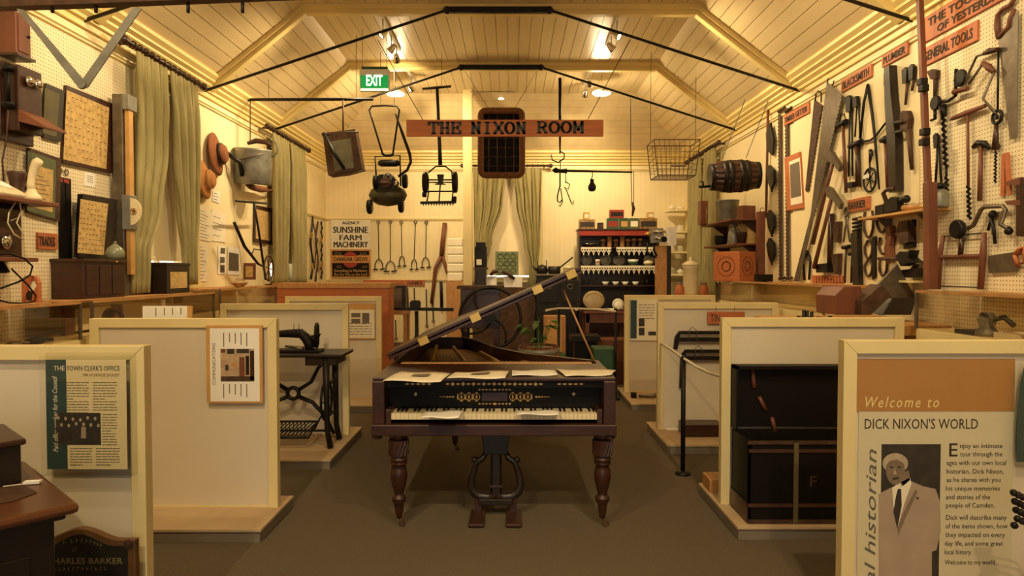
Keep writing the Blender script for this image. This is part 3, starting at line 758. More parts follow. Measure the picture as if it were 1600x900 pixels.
for y0, lab in ((346, 'upper iron splitting wedge on right wall'), (396, 'lower iron splitting wedge on right wall')):
    wt('splitting_wedge', lab, 'wedge', R_, [('body', 'rust', [('p', [(1305, y0 + 2), (1317, y0), (1315, y0 + 33), (1310, y0 + 33)], 10, 40)])], 'splitting wedges')
wt('pincers', 'black pincers low on wall under the great saw', 'pincers', R_, [('jaws', 'iron', [('d', (1262, 396), 34, 20, 20)]), ('handle', 'iron', [('t', [(1259, 398), (1255, 410), (1257, 438)], 11, 25)]), ('handle', 'iron', [('t', [(1264, 398), (1266, 410), (1264, 437)], 11, 25)])])
wt('ring_tongs', 'steel tongs with ring top between wedges and rasp', 'tongs', R_, [('ring', 'steel', [('r', (1323, 331), 36, 11, 25)]), ('leg', 'steel', [('t', [(1321, 338), (1322, 350), (1318, 378)], 8, 25)]), ('leg', 'steel', [('t', [(1325, 338), (1324, 350), (1328, 378)], 8, 25)])])
for x0, lab in ((1321, 'small farrier hammer, left of two'), (1331, 'small farrier hammer, right of two')):
    wt('small_hammer', lab, 'hammer', R_, [('head', 'iron', [('t', [(x0 - 4, 387 + (x0 - 1321)), (x0 + 6, 385 + (x0 - 1321))], 17, 35)]), ('handle', 'dwood', [('t', [(x0 + 1, 387), (x0 - 1, 442)], 10, 30)])], 'small farrier hammers')
# ---------------------------------------------------------------- blacksmith group
wt('blacksmith_hammer', 'red handled sledge hanging left of the tongs', 'hammer', R_, [('head', 'iron', [('t', [(1308, 197), (1323, 190)], 26, 40)]), ('handle', 'rwood', [('t', [(1317, 195), (1322, 301)], 14, 40)]), ('hook', 'iron', [('t', [(1312, 190), (1314, 178), (1319, 178), (1321, 186)], 4, 20)])])
wt('smith_tongs', 'black smith tongs with broad jaws under the blacksmith sign', 'tongs', R_, [('jaws', 'iron', [('p', [(1325, 152), (1331, 149), (1334, 154), (1333, 174), (1327, 176)], 20, 30)]), ('leg', 'iron', [('t', [(1328, 174), (1326, 276)], 8, 30)]), ('leg', 'iron', [('t', [(1331, 174), (1332, 275)], 8, 30)])])
wt('smith_tongs', 'shorter black smith tongs second from left under blacksmith sign', 'tongs', R_, [('jaws', 'iron', [('p', [(1337, 152), (1343, 150), (1344, 166), (1338, 168)], 20, 30)]), ('leg', 'iron', [('t', [(1339, 167), (1336, 214)], 7, 30)]), ('leg', 'iron', [('t', [(1342, 167), (1344, 218)], 7, 30)])])
wt('wheel_calipers', 'tall black two-legged calipers with sweeping curved arm', 'calipers', R_, [('leg', 'iron', [('t', [(1356, 132), (1350, 160), (1344, 216)], 11, 35)]), ('leg', 'iron', [('t', [(1356, 132), (1363, 180), (1367, 215), (1374, 296)], [13, 12, 11, 6], 30)]), ('arc', 'iron', [('t', [(1344, 216), (1350, 221), (1360, 219), (1368, 213), (1380, 197), (1393, 181)], 9, 30)])])
wt('traveller_wheel', 'spoked iron measuring wheel with dark handle', 'measuring wheel', R_, [('wheel', 'iron', [('r', (1359, 281), 95, 9, 25)] + [('t', [(1359 + 8 * math.cos(a), 281 + 15 * math.sin(a)), (1359 - 8 * math.cos(a), 281 - 15 * math.sin(a))], 5, 25) for a in (0.2, 1.25, 2.3)]), ('handle', 'bwood', [('t', [(1360, 234), (1361, 241), (1359, 254)], [16, 17, 8], 30)]), ('fork', 'iron', [('t', [(1359, 254), (1359, 281)], 7, 38)]), ('tag', 'white', [('p', [(1349, 274), (1358, 271), (1358, 277), (1349, 280)], 45, 1)])])
wt('cross_peen_hammer', 'dark hammer hanging left of the spoked measuring wheel', 'hammer', R_, [('head', 'iron', [('t', [(1328, 229), (1345, 222)], 25, 40)]), ('handle', 'dwood', [('t', [(1340, 228), (1341, 292)], [20, 24], 35)]), ('clamp', 'iron', [('p', [(1326, 286), (1337, 284), (1337, 292), (1326, 294)], 20, 30)])])
wt('ball_hammer', 'round headed hammer with red handle right of the measuring wheel', 'hammer', R_, [('head', 'iron', [('b', (1384, 218), 34, 40), ('t', [(1377, 220), (1389, 214)], 20, 40)]), ('handle', 'rwood', [('t', [(1384, 222), (1388, 293)], [15, 18], 35)])])
wt('soldering_iron', 'thin soldering iron with dark wooden handle under plumber sign', 'soldering iron', R_, [('handle', 'bwood', [('t', [(1384, 114), (1385, 134)], [16, 19], 25)]), ('rod', 'iron', [('t', [(1385, 134), (1388, 168)], 5, 25)]), ('bit', 'rust', [('t', [(1388, 168), (1389, 178)], [13, 10], 25)])])
wt('plumbers_mandrel', 'long dark tapering wooden mandrel below the plumber sign', 'mandrel', R_, [('shaft', 'bwood', [('p', [(1393, 106), (1401, 102), (1404, 150), (1411, 215), (1412, 298), (1401, 301), (1397, 215), (1394, 160)], 15, 60)]), ('strap', 'iron', [('p', [(1394, 190), (1411, 186), (1411, 190), (1394, 194)], 76, 4), ('p', [(1395, 205), (1411, 201), (1411, 205), (1395, 209)], 76, 4)])])
for (x0, y0, y1, lab) in ((1417, 105, 164, 'small pipe wrench, left of two under the plumber sign'), (1427, 100, 142, 'smallest pipe wrench, right of two beside the tall clamp')):
    wt('pipe_wrench', lab, 'wrench', R_, [('jaw', 'iron', [('p', [(x0 - 3, y0 + 5), (x0 + 2, y0), (x0 + 5, y0 + 4), (x0 + 4, y0 + 24), (x0 - 2, y0 + 26)], 20, 26)]), ('handle', 'rust', [('t', [(x0 + 1, y0 + 24), (x0 - 2, y1)], [12, 9], 30)])], 'small pipe wrenches')
wt('pipe_wrench', 'large rusty pipe wrench beside the tall clamp', 'wrench', R_, [('jaw', 'rust', [('p', [(1413, 180), (1417, 173), (1424, 173), (1427, 185), (1424, 205), (1414, 206)], 20, 36)]), ('handle', 'rust', [('t', [(1420, 203), (1425, 265)], [22, 13], 36)])])
# ---------------------------------------------------------------- farrier group
def shoe(c, w, h, lab, shut=False):
    x, y = c; s = w / 2; e = .75 if not shut else .25
    pts = [(x - s * e, y - h * .5), (x - s, y - h * .15), (x - s * .9, y + h * .2), (x - s * .45, y + h * .45), (x, y + h * .5), (x + s * .45, y + h * .44), (x + s * .9, y + h * .16), (x + s, y - h * .2), (x + s * e, y - h * .54)]
    wt('horseshoe', lab, 'horseshoe', R_, [('bar', 'rust', [('t', pts, 10, 22)])], 'horseshoes on the right wall')
shoe((1357, 351), 15, 40, 'large open horseshoe at upper left of the group')
shoe((1378, 343), 18, 40, 'large open horseshoe at upper right of the group')
shoe((1357, 390), 12, 28, 'rounded horseshoe at middle left of the group', True)
shoe((1380, 384), 13, 26, 'open horseshoe at middle right of the group')
shoe((1357, 419), 12, 25, 'rounded horseshoe at lower left of the group', True)
shoe((1380, 417), 12, 28, 'horseshoe at lower right, partly behind the ploughshare')
wt('hoof_rasp', 'long dark rasp with ridged head left of the horseshoes', 'rasp', R_, [('blade', 'bwood', [('p', [(1336, 365), (1346, 360), (1349, 446), (1340, 449)], 15, 40)]), ('ridged_head', 'iron', [('t', [(1333, 343 + 6 * k), (1345, 340 + 6 * k)], 12, 30) for k in range(4)])])
wt('flat_bar', 'dark flat iron bar standing between the horseshoe columns', 'bar', R_, [('bar', 'iron', [('p', [(1365, 371), (1370, 369), (1370, 434), (1365, 437)], 12, 14)])])
wt('hame', 'curved red-brown wooden hame right of the horseshoes', 'hame', R_, [('wood', 'rwood', [('p', [(1391, 353), (1398, 352), (1400, 372), (1397, 384), (1400, 408), (1392, 412), (1389, 388), (1393, 372)], 20, 40)])])
# shelf on the wall with tools
t = Thing('wall_shelf', 'narrow pine shelf on right wall carrying the blowlamp', 'shelf', (XR - .08, 5.0, 1.99))
q = MB(); q.box(XR - .17, XR - .012, 4.50, 5.42, 1.985, 2.003); t.part('board', q, 'ywood', bev=.002)
for yy in (4.7, 5.2):
    q = MB(); q.prism([(XR - .014, yy, 1.985), (XR - .13, yy, 1.985), (XR - .014, yy, 1.86)], (0, .012, 0)); t.part('bracket', q, 'steel')
pl = Plane(lambda a, b, off=0: PX(a, b, XR - .06 - off), (-1, 0, 0))
wt('bench_vice', 'small black vice with curled screw standing on pine shelf', 'vice', pl, [('base', 'iron', [('p', [(1379, 322), (1392, 319), (1392, 333), (1379, 336)], -20, 60)]), ('body', 'iron', [('p', [(1390, 318), (1402, 308), (1412, 309), (1412, 328), (1392, 333)], -10, 50)]), ('arm', 'rust', [('t', [(1386, 318), (1380, 302), (1385, 297), (1398, 294)], [17, 16, 15, 18], 10)]), ('screw', 'iron', [('t', [(1402, 315), (1418, 311)], 24, 10), ('b', (1416, 311), 30, 10)])])
wt('grease_gun', 'small wooden handled cylinder lying on pine shelf', 'cylinder', pl, [('barrel', 'lwood', [('t', [(1412, 325), (1438, 323)], 22, 10)]), ('nozzle', 'brass', [('t', [(1438, 323), (1446, 323)], [22, 12], 10)])])
q = MB(); c = PX(1467, 324, XR - .09); c.z = 2.004; q.lathe([(.055, 0), (.06, .01), (.06, .09), (.045, .115), (.02, .125)], c, n=16)
t = Thing('oil_can', 'dull metal can with black cap at the near end of pine shelf', 'can', c); t.part('body', q, 'zinc')
q = MB(); q.lathe([(.03, .125), (.045, .135), (.04, .155), (.015, .165)], c, n=12); t.part('cap', q, 'iron')
wt('pipe_cutter', 'cast pipe die tool hanging below the pine shelf', 'die tool', R_, [('body', 'rust', [('p', [(1411, 365), (1417, 346), (1430, 344), (1432, 378), (1419, 382)], 15, 60)]), ('post', 'iron', [('t', [(1418, 356), (1418, 345)], 16, 60)]), ('post', 'iron', [('t', [(1428, 354), (1428, 343)], 16, 60)]), ('blade', 'steel', [('p', [(1403, 377), (1420, 375), (1420, 380), (1404, 379)], 30, 20)]), ('plate', 'iron', [('p', [(1417, 378), (1432, 374), (1432, 386), (1418, 389)], 10, 30)])])
wt('pipe_stock', 'long handled pipe stock with jagged head above ploughshare', 'pipe stock', R_, [('handle', 'rust', [('t', [(1373, 404), (1416, 405)], [14, 16], 90)]), ('head', 'iron', [('p', [(1414, 400), (1420, 393), (1430, 395), (1437, 391), (1434, 402), (1444, 410), (1432, 411), (1422, 416)], 60, 70)])])
t = wt('wood_plane', 'dark wooden plane on a little white shelf', 'plane', R_, [('stock', 'bwood', [('p', [(1419, 422), (1446, 419), (1446, 433), (1419, 434)], 30, 60)]), ('iron', 'steel', [('p', [(1428, 421), (1434, 412), (1437, 413), (1433, 421)], 45, 30)])])
q = MB(); a, b = RW(1416, 437), RW(1449, 435); q.box(XR - .13, XR - .011, min(a.y, b.y), max(a.y, b.y), 1.495, 1.51); solo('wall_shelf', 'little white shelf holding the dark plane', 'shelf', q, 'cream')
# ---------------------------------------------------------------- tall clamp pole
t = Thing('sash_clamp', 'tall red-brown wooden pole clamp standing against right wall', 'clamp', PX(1452, 452, XR - .22))
def lean(p, q2, w, mt, nm):
    a, b = PX(*p, XR - .16), PX(*q2, XR - .16); m = MB(); h = w / 2
    m.add([a + Vector((h, -h, 0)), a + Vector((h, h, 0)), a + Vector((-h, h, 0)), a + Vector((-h, -h, 0)), b + Vector((h, -h, 0)), b + Vector((h, h, 0)), b + Vector((-h, h, 0)), b + Vector((-h, -h, 0))],
          [(0, 3, 2, 1), (4, 5, 6, 7), (0, 1, 5, 4), (1, 2, 6, 5), (2, 3, 7, 6), (3, 0, 4, 7)]); return t.part(nm, m, mt, bev=.003)
lean((1437, -4), (1452, 335), .036, 'rwood', 'upper_bar'); lean((1453, 285), (1454, 452), .062, 'rwood', 'lower_bar')
pc = Plane(lambda a, b, off=0: PX(a, b, XR - .16 - off), (-1, 0, 0))
for p in ((1441, 128), (1443, 138), (1445, 206), (1444, 222)):
    q = MB(); q.obox(PX(*p, XR - .19), (.05, .05, .045)); t.part('jaw', q, 'iron', bev=.004)
# ---------------------------------------------------------------- general tools on the pegboard
wt('adjustable_spanner', 'adjustable spanner hanging right of the tall clamp', 'spanner', R_, [('jaw', 'rust', [('p', [(1454, 112), (1462, 108), (1469, 110), (1468, 122), (1460, 124)], 15, 28)]), ('handle', 'rust', [('t', [(1462, 122), (1461, 152)], [16, 12], 28)])])
wt('post_drill', 'black geared hand drill with cranked arm on pegboard', 'hand drill', R_, [('frame', 'iron', [('t', [(1494, 108), (1493, 150), (1481, 158), (1468, 160)], 11, 45)]), ('gear', 'iron', [('d', (1504, 122), 55, 26, 40)]), ('gear', 'iron', [('d', (1465, 161), 50, 26, 40)]), ('handle', 'rwood', [('t', [(1490, 144), (1512, 138)], [17, 14], 60)]), ('chuck', 'iron', [('t', [(1473, 165), (1475, 182)], [26, 18], 45), ('t', [(1461, 166), (1461, 186), (1455, 188)], 11, 45)])])
wt('auger_bit', 'thick black twisted auger bit below the geared drill', 'auger', R_, [('twist', 'iron', [('s', (1474, 182), (1478, 262), 17, 35)]), ('shank', 'iron', [('t', [(1478, 262), (1479, 275)], 8, 35)])])
wt('auger_bit', 'lower black twisted auger bit beside the oil can', 'auger', R_, [('twist', 'iron', [('s', (1479, 276), (1480, 322), 15, 35)]), ('shank', 'iron', [('t', [(1479, 262), (1479, 276)], 7, 35)])])
wt('long_pliers', 'slim long pliers hanging left of the twisted bits', 'pliers', R_, [('jaws', 'iron', [('p', [(1462, 212), (1466, 208), (1469, 214), (1468, 232), (1463, 232)], 20, 20)]), ('leg', 'iron', [('t', [(1465, 230), (1462, 286)], 8, 28)]), ('leg', 'iron', [('t', [(1467, 230), (1471, 285)], 8, 28)])])
wt('carpenters_brace', 'upper cranked brace with dark wooden grip on pegboard', 'brace', R_, [('crank', 'steel', [('t', [(1507, 130), (1512, 118), (1526, 88), (1538, 84)], 8, 50)]), ('grip', 'dwood', [('t', [(1537, 84), (1546, 80), (1560, 77)], [12, 20, 13], 50)])])
wt('carpenters_brace', 'lower cranked brace with orange wooden grip on pegboard', 'brace', R_, [('crank', 'steel', [('t', [(1514, 131), (1536, 99)], 8, 60)]), ('grip', 'rwood', [('t', [(1536, 98), (1545, 105), (1553, 113)], [13, 21, 13], 60)]), ('lower_crank', 'steel', [('t', [(1553, 112), (1536, 154), (1556, 178)], 8, 60)])])
wt('hand_drill', 'slim push drill with oval gear hanging by the hand saw', 'hand drill', R_, [('rod', 'iron', [('t', [(1560, 80), (1559, 172)], 6, 40)]), ('gear', 'iron', [('r', (1558, 183), 38, 10, 40), ('d', (1558, 183), 16, 14, 40)]), ('chuck', 'dwood', [('t', [(1557, 195), (1556, 212), (1555, 234)], [10, 16, 20], 40)])])
wt('hand_saw', 'large hand saw with carved wooden handle at far right', 'saw', R_, [('blade', 'steel', [('p', [(1561, 62), (1578, 30), (1592, 18), (1590, 214), (1579, 218)], 30, 4)]), ('handle', 'rwood', [('t', [(1561, 60), (1558, 42), (1559, 24), (1567, 14), (1579, 8), (1587, -6)], [15, 18, 16, 14, 15, 12], 32), ('t', [(1562, 58), (1570, 48), (1577, 42), (1578, 30), (1585, 14)], [15, 15, 16, 14, 13], 32)])])
wt('t_handle_auger', 'T handled wooden auger with long red shaft on pegboard', 'auger', R_, [('handle', 'rwood', [('t', [(1487, 186), (1510, 177), (1540, 165)], [13, 20, 12], 45)]), ('shaft', 'rwood', [('t', [(1512, 177), (1513, 292)], 9, 45)]), ('twist', 'iron', [('s', (1513, 290), (1515, 343), 14, 40)])])
wt('claw_hammer', 'claw hammer hanging in the middle of the pegboard', 'hammer', R_, [('head', 'iron', [('t', [(1521, 230), (1528, 224), (1538, 224), (1546, 232)], [14, 22, 20, 8], 35)]), ('handle', 'rwood', [('t', [(1533, 228), (1531, 314)], [12, 15], 35)])])
wt('gimlet', 'small gimlet with round head right of claw hammer', 'gimlet', R_, [('head', 'dwood', [('b', (1556, 229), 24, 35)]), ('twist', 'iron', [('s', (1556, 236), (1555, 286), 9, 32)])])
wt('folding_rule', 'two hinged pale wooden strips hanging as an inverted V', 'rule', R_, [('strip', 'owood', [('p', [(1568, 241), (1573, 239), (1571, 306), (1566, 307)], 15, 12)]), ('strip', 'owood', [('p', [(1572, 239), (1578, 238), (1582, 304), (1577, 306)], 28, 12)])])
wt('wooden_clamp', 'wooden screw clamp cut by the right edge of the picture', 'clamp', R_, [('jaw', 'rwood', [('p', [(1581, 284), (1604, 277), (1604, 289), (1583, 289)], 20, 40)]), ('jaw', 'rwood', [('p', [(1581, 314), (1604, 312), (1604, 321), (1583, 320)], 20, 40)]), ('post', 'dwood', [('p', [(1596, 278), (1603, 278), (1603, 370), (1595, 368)], 25, 30)])])
wt('breast_drill', 'large cranked breast brace with black disc pad', 'brace', R_, [('pad', 'iron', [('d', (1501, 358), 62, 40, 30)]), ('crank', 'steel', [('t', [(1512, 357), (1521, 352), (1533, 327), (1539, 323), (1567, 322), (1571, 328), (1563, 351), (1576, 357)], 14, 55)]), ('knob', 'iron', [('b', (1576, 361), 24, 55)]), ('stem', 'dwood', [('t', [(1503, 372), (1501, 398)], 16, 40)])])
wt('nippers', 'black end nippers right of the bow saw', 'pincers', R_, [('jaws', 'iron', [('b', (1551, 335), (18, 34, 26), 30)]), ('leg', 'iron', [('t', [(1550, 338), (1546, 352), (1544, 360)], 9, 30)]), ('leg', 'iron', [('t', [(1549, 340), (1553, 360), (1555, 381)], 10, 30)])])
wt('bow_saw', 'red-brown wooden bow saw frame standing on the glass case', 'bow saw', R_, [('cheek', 'rwood', [('t', [(1474, 368), (1469, 395), (1466, 452)], [14, 18, 16], 40)]), ('cheek', 'rwood', [('t', [(1538, 363), (1536, 400), (1532, 452)], [14, 20, 18], 40)]), ('stretcher', 'rwood', [('t', [(1466, 402), (1537, 400)], 16, 40)]), ('cord', 'iron', [('t', [(1474, 369), (1538, 364)], 4, 40)]), ('blade', 'steel', [('t', [(1467, 447), (1533, 449)], 5, 40)])])
wt('tenon_saw', 'short dark saw with orange handle low at far right', 'saw', R_, [('blade', 'steel', [('p', [(1545, 400), (1590, 393), (1592, 424), (1547, 427)], 25, 5)]), ('handle', 'owood', [('t', [(1586, 398), (1592, 390), (1602, 386), (1602, 410), (1590, 414), (1586, 398)], 14, 28)])])
# ---------------------------------------------------------------- ploughshare and timber on the bench
t = Thing('ploughshare', 'rusty ploughshare with peaked plate on its timber beam', 'ploughshare', (2.35, 4.7, 1.22))
q = MB(); q.prism([P(1305, 492, 4.75), P(1304, 462, 4.75), P(1318, 448, 4.75), P(1345, 447, 4.75), P(1358, 492, 4.75)], (0, .30, 0)); t.part('beam', q, 'rwood', bev=.006)
q = MB(); q.prism([P(1346, 492, 4.66), P(1347, 470, 4.66), P(1378, 444, 4.66), P(1393, 462, 4.66), P(1362, 492, 4.66)], (0, .16, 0)); t.part('share', q, 'rust', bev=.006)
q = MB(); q.prism([P(1364, 452, 4.9), P(1402, 411, 4.9), P(1431, 466, 4.9), P(1420, 492, 4.9), P(1372, 492, 4.9)], (0.02, .05, 0)); t.part('mouldboard', q, 'steel', bev=.006)
q = MB(); q.prism([P(1378, 492, 4.72), P(1394, 466, 4.72), P(1432, 466, 4.72), P(1424, 492, 4.72)], (0, .12, 0)); t.part('foot', q, 'bwood', bev=.004)
# cream post and oblong box on right, nearer the end wall
q = MB(); a = P(1183, 331, 7.9); q.box(a.x, P(1205, 331, 7.9).x, 7.84, 7.94, 1.462, a.z); 
t = Thing('wooden_plank', 'upright brown plank standing on the glass case below the hoes', 'plank', (P(1194, 400, 7.9).x, 7.9, 1.462)); t.part('plank', q, 'rwood', bev=.004)
q = MB(); q.ring(P(1191, 328, 7.89), (0, 1, 0), .025, .004, 12, 5); t.part('ring', q, 'iron')
# small dark pegs along the top of the tin partition
for k, px in enumerate((1246, 1254, 1259, 1266, 1277, 1285, 1295)):
    b = P(px, 488, 4.6); q = MB(); h = (.05, .09, .085, .08, .045, .04, .05)[k]
    q.lathe([(.016, 0), (.016, h * .5), (.011, h * .6), (.013, h)], (b.x, 4.58, 1.222), n=8)
    solo('stamping_punch', ['leftmost', 'second', 'third', 'fourth', 'fifth', 'sixth', 'rightmost'][k] + ' little black punch of the row behind the trunk partition', 'punch', q, 'iron', 'row of black punches')
# ================================================================ CURTAINS
def curtain(label, axis, pos, rows, folds, amp=.035):
    """rows: (z, u0, u1) from top to bottom; hangs as a pleated cloth"""
    zs = [r[0] for r in rows]; N = folds * 8; out = []
    K = 22
    for i in range(K + 1):
        z = zs[0] + (zs[-1] - zs[0]) * i / K
        for a, b in zip(rows, rows[1:]):
            if a[0] >= z >= b[0] - 1e-6: f = (a[0] - z) / (a[0] - b[0]); f = f * f * (3 - 2 * f); u0 = a[1] + (b[1] - a[1]) * f; u1 = a[2] + (b[2] - a[2]) * f; break
        r = []
        for j in range(N + 1):
            v = j / N; u = u0 + (u1 - u0) * v
            am = amp * (.55 + .45 * min(1, i / 4)) * (1 + .3 * math.sin(j * .37 + i * .1))
            d = am * math.sin(2 * math.pi * folds * v + .35 * math.sin(i * .5 + j * .05))
            u += .012 * math.sin(2 * math.pi * folds * v * .5 + i * .2)
            r.append((pos + d, u, z) if axis == 'x' else (u, pos + d, z))
        out.append(r)
    q = MB(); q.sheet(out)
    return solo('curtain', label, 'curtain', q, 'curtain', 'sage green curtains', thick=.006)
def curtain_rod(label, axis, pos, u0, u1, z, wallpos):
    g = lambda u, d=0: (pos + d, u, z) if axis == 'x' else (u, pos + d, z)
    t = Thing('curtain_rod', label, 'curtain rod', g((u0 + u1) / 2), 'wooden curtain rods')
    q = MB(); q.tube([g(u0), g(u1)], .019, 10); t.part('rod', q, 'dwood')
    ax = (0, 1, 0) if axis == 'x' else (1, 0, 0)
    for u, s in ((u0, -1), (u1, 1)):
        q = MB(); q.lathe([(.02, 0), (.03, .01), (.022, .02), (.038, .045), (.03, .07), (.008, .085)], g(u), [c * s for c in ax], 12); t.part('finial', q, 'dwood')
        w0 = g(u - s * .05); w1 = (wallpos, w0[1], w0[2]) if axis == 'x' else (w0[0], wallpos, w0[2])
        q = MB(); q.tube([w0, w1], .012, 8); t.part('bracket', q, 'dwood')
    n = int((u1 - u0) / .09); src = None
    for k in range(n):
        u = u0 + .08 + (u1 - u0 - .16) * k / max(1, n - 1)
        if src is None:
            q = MB(); q.ring(g(u), ax, .028, .006, 14, 6); src = t.part('ring', q, 'dwood'); us = u
        else: t.share('ring', src, (0, u - us, 0) if axis == 'x' else (u - us, 0, 0))
xc = XL + .12
curtain('sage curtain tied back at the near side of the front left window', 'x', xc, [(3.35, 5.46, 5.96), (2.6, 5.45, 5.92), (2.1, 5.40, 5.80), (1.72, 5.34, 5.60), (1.40, 5.34, 5.58)], 7)
curtain('sage curtain tied back at the far side of the front left window', 'x', xc, [(3.35, 6.00, 6.53), (2.6, 6.05, 6.53), (2.1, 6.13, 6.48), (1.72, 6.20, 6.42), (1.45, 6.22, 6.42)], 7)
curtain_rod('dark wooden rod with rings over the front left window', 'x', xc, 5.34, 6.60, 3.385, XL)
curtain('sage curtain on the near side of the rear left window', 'x', xc, [(3.33, 8.55, 9.18), (2.4, 8.56, 9.12), (1.40, 8.58, 9.02)], 7)
curtain('sage curtain on the far side of the rear left window', 'x', xc, [(3.33, 9.22, 9.90), (2.4, 9.25, 9.90), (1.40, 9.30, 9.86)], 7)
curtain_rod('dark wooden rod with rings over the rear left window', 'x', xc, 8.42, 10.02, 3.37, XL)
yc = YE - .12
curtain('sage curtain left of the window in the end wall', 'y', yc, [(3.30, -.655, -.08), (2.7, -.65, -.15), (2.1, -.64, -.33), (1.62, -.62, -.43), (1.30, -.62, -.42)], 7, .03)
curtain('sage curtain right of the window in the end wall', 'y', yc, [(3.30, 0.0, .50), (2.7, .06, .50), (2.1, .19, .48), (1.66, .30, .43), (1.25, .29, .43)], 7, .03)
curtain_rod('dark wooden rod with rings over the end wall window', 'y', yc, -.78, .60, 3.335, YE)
curtain('sage curtain on the far side of the right window', 'x', XR - .12, [(3.30, 10.14, 10.78), (1.2, 10.16, 10.76)], 6)
curtain('sage curtain on the near side of the right window behind the barrel', 'x', XR - .12, [(3.30, 9.42, 9.93), (1.2, 9.46, 9.90)], 6)
curtain_rod('dark wooden rod over the right window', 'x', XR - .12, 9.30, 10.9, 3.335, XR)
# ================================================================ LEFT WALL
L_ = LWP
def wall_box(name, label, cat, y0, y1, d0, d1, z0, z1, mt, extra=None, bev=.004, partname='body'):
    t = Thing(name, label, cat, (XL + d1 / 2, (y0 + y1) / 2, z0))
    q = MB(); q.box(XL + d0, XL + d1, y0, y1, z0, z1); t.part(partname, q, mt, bev=bev); return t
t = wall_box('battery_box', 'brown wooden box high on the pegboard at top left', 'box', 4.14, 4.27, .014, .12, 2.91, 3.17, 'rwood')
q = MB(); q.box(XL + .12, XL + .126, 4.16, 4.25, 2.93, 3.15); t.part('door', q, 'rwood', bev=.002)
q = MB(); q.lathe([(.008, 0), (.01, .006), (.004, .012)], (XL + .126, 4.24, 3.04), (1, 0, 0), 8); t.part('knob', q, 'iron')
q = MB(); q.box(XL + .012, XL + .14, 4.125, 4.285, 2.895, 2.91); t.part('base', q, 'dwood')
# wall telephone with bells
t = Thing('wall_telephone', 'antique wooden wall telephone with twin chrome bells', 'telephone', (XL + .06, 4.23, 2.42))
q = MB(); q.box(XL + .014, XL + .05, 4.10, 4.38, 2.38, 2.86); t.part('back_board', q, 'dwood', bev=.004)
q = MB(); q.box(XL + .05, XL + .14, 4.13, 4.335, 2.44, 2.84); bd = t.part('body', q, 'mwood', bev=.005)
for yy in (4.20, 4.275):
    q = MB(); q.lathe([(.006, 0), (.01, .012), (.034, .016), (.034, .022), (.02, .038), (.004, .042)], (XL + .14, yy, 2.755), (1, 0, 0), 14); t.part('bell', q, 'chrome')
q = MB(); q.prism([(XL + .14, 4.12, 2.565), (XL + .29, 4.12, 2.47), (XL + .29, 4.12, 2.455), (XL + .14, 4.12, 2.49)], (0, .22, 0)); t.part('writing_shelf', q, 'rwood', bev=.003)
q = MB(); q.tube([(XL + .10, 4.095, 2.80), (XL + .10, 4.095, 2.60)], .014, 10); q.lathe([(.028, 0), (.03, .02), (.016, .04)], (XL + .10, 4.095, 2.79), n=12); q.lathe([(.016, 0), (.034, .02), (.034, .04)], (XL + .10, 4.095, 2.56), n=12); t.part('receiver', q, 'black')
q = MB(); q.tube([(XL + .10, 4.095, 2.56), (XL + .09, 4.09, 2.38), (XL + .07, 4.08, 2.25), (XL + .06, 4.10, 2.10)], .005, 6); t.part('cord', q, 'leather')
wt('framed_slate', 'small dark olive frame right of the wall telephone', 'picture', L_, [('frame', 'bwood', [('p', [(67, 130), (96, 142), (91, 222), (64, 215)], 12, 22)]), ('panel', mat('olive_panel', (92, 84, 56), .6), [('p', [(70, 137), (93, 147), (88, 214), (67, 208)], 34, 2)])])
def framed(label, pts, ins, mf, mp, off=12, th=24, extra=None, name='framed_sampler', cat='picture'):
    c = (sum(p[0] for p in pts) / 4, sum(p[1] for p in pts) / 4)
    inner = [(c[0] + (p[0] - c[0]) * ins, c[1] + (p[1] - c[1]) * (ins + (1 - ins) * .25)) for p in pts]
    parts = [('frame', mf, [('p', pts, off, th)]), ('picture', mp, [('p', inner, off + th, 1.5)])]
    if extra: parts += extra(inner, off + th + 1.5)
    return wt(name, label, cat, L_, parts)
def stitched(rows, cols):
    def f(inn, off):
        q = []
        (a, b, c, d) = inn
        for i in range(rows):
            for j in range(cols):
                if (i * 7 + j * 3) % 5 == 0: continue
                u, v = (j + .5) / cols, (i + .7) / (rows + .6)
                x0 = a[0] + (b[0] - a[0]) * u; y0 = a[1] + (b[1] - a[1]) * u; x1 = d[0] + (c[0] - d[0]) * u; y1 = d[1] + (c[1] - d[1]) * u
                x, y = x0 + (x1 - x0) * v, y0 + (y1 - y0) * v
                q.append(('p', [(x - 1.4, y - .8), (x + 1.4, y - .2), (x + 1.4, y + 1.0), (x - 1.4, y + .4)], off, .6))
        return [('stitching', mat('stitch', (120, 74, 44), .9), q)]
    return f
framed('large framed needlework sampler on pegboard, dark red frame', [(99, 133), (176, 164), (171, 271), (93, 254)], .86, 'mwood', 'sampler', extra=stitched(9, 10))
framed('green mounted framed list behind the cream telephone', [(41, 231), (90, 248), (88, 346), (39, 332)], .90, 'rust', mat('green_mount', (92, 98, 66), .8), name='framed_list',
       extra=lambda inn, off: [('document', 'sampler', [('p', [(48, 256), (83, 266), (82, 332), (46, 322)], off, 1)]), ('writing', 'greytext', [('p', [(52, 272 + 7 * k), (52 + 16 + (k * 5) % 11, 276 + 7 * k), (52 + 16 + (k * 5) % 11, 277.2 + 7 * k), (52, 273.2 + 7 * k)], off + 1.2, .5) for k in range(7)])])
framed('dark framed sampler standing on the dark box', [(121, 303), (175, 312), (166, 406), (115, 402)], .80, 'bwood', 'sampler', off=60, th=40, extra=stitched(10, 8))
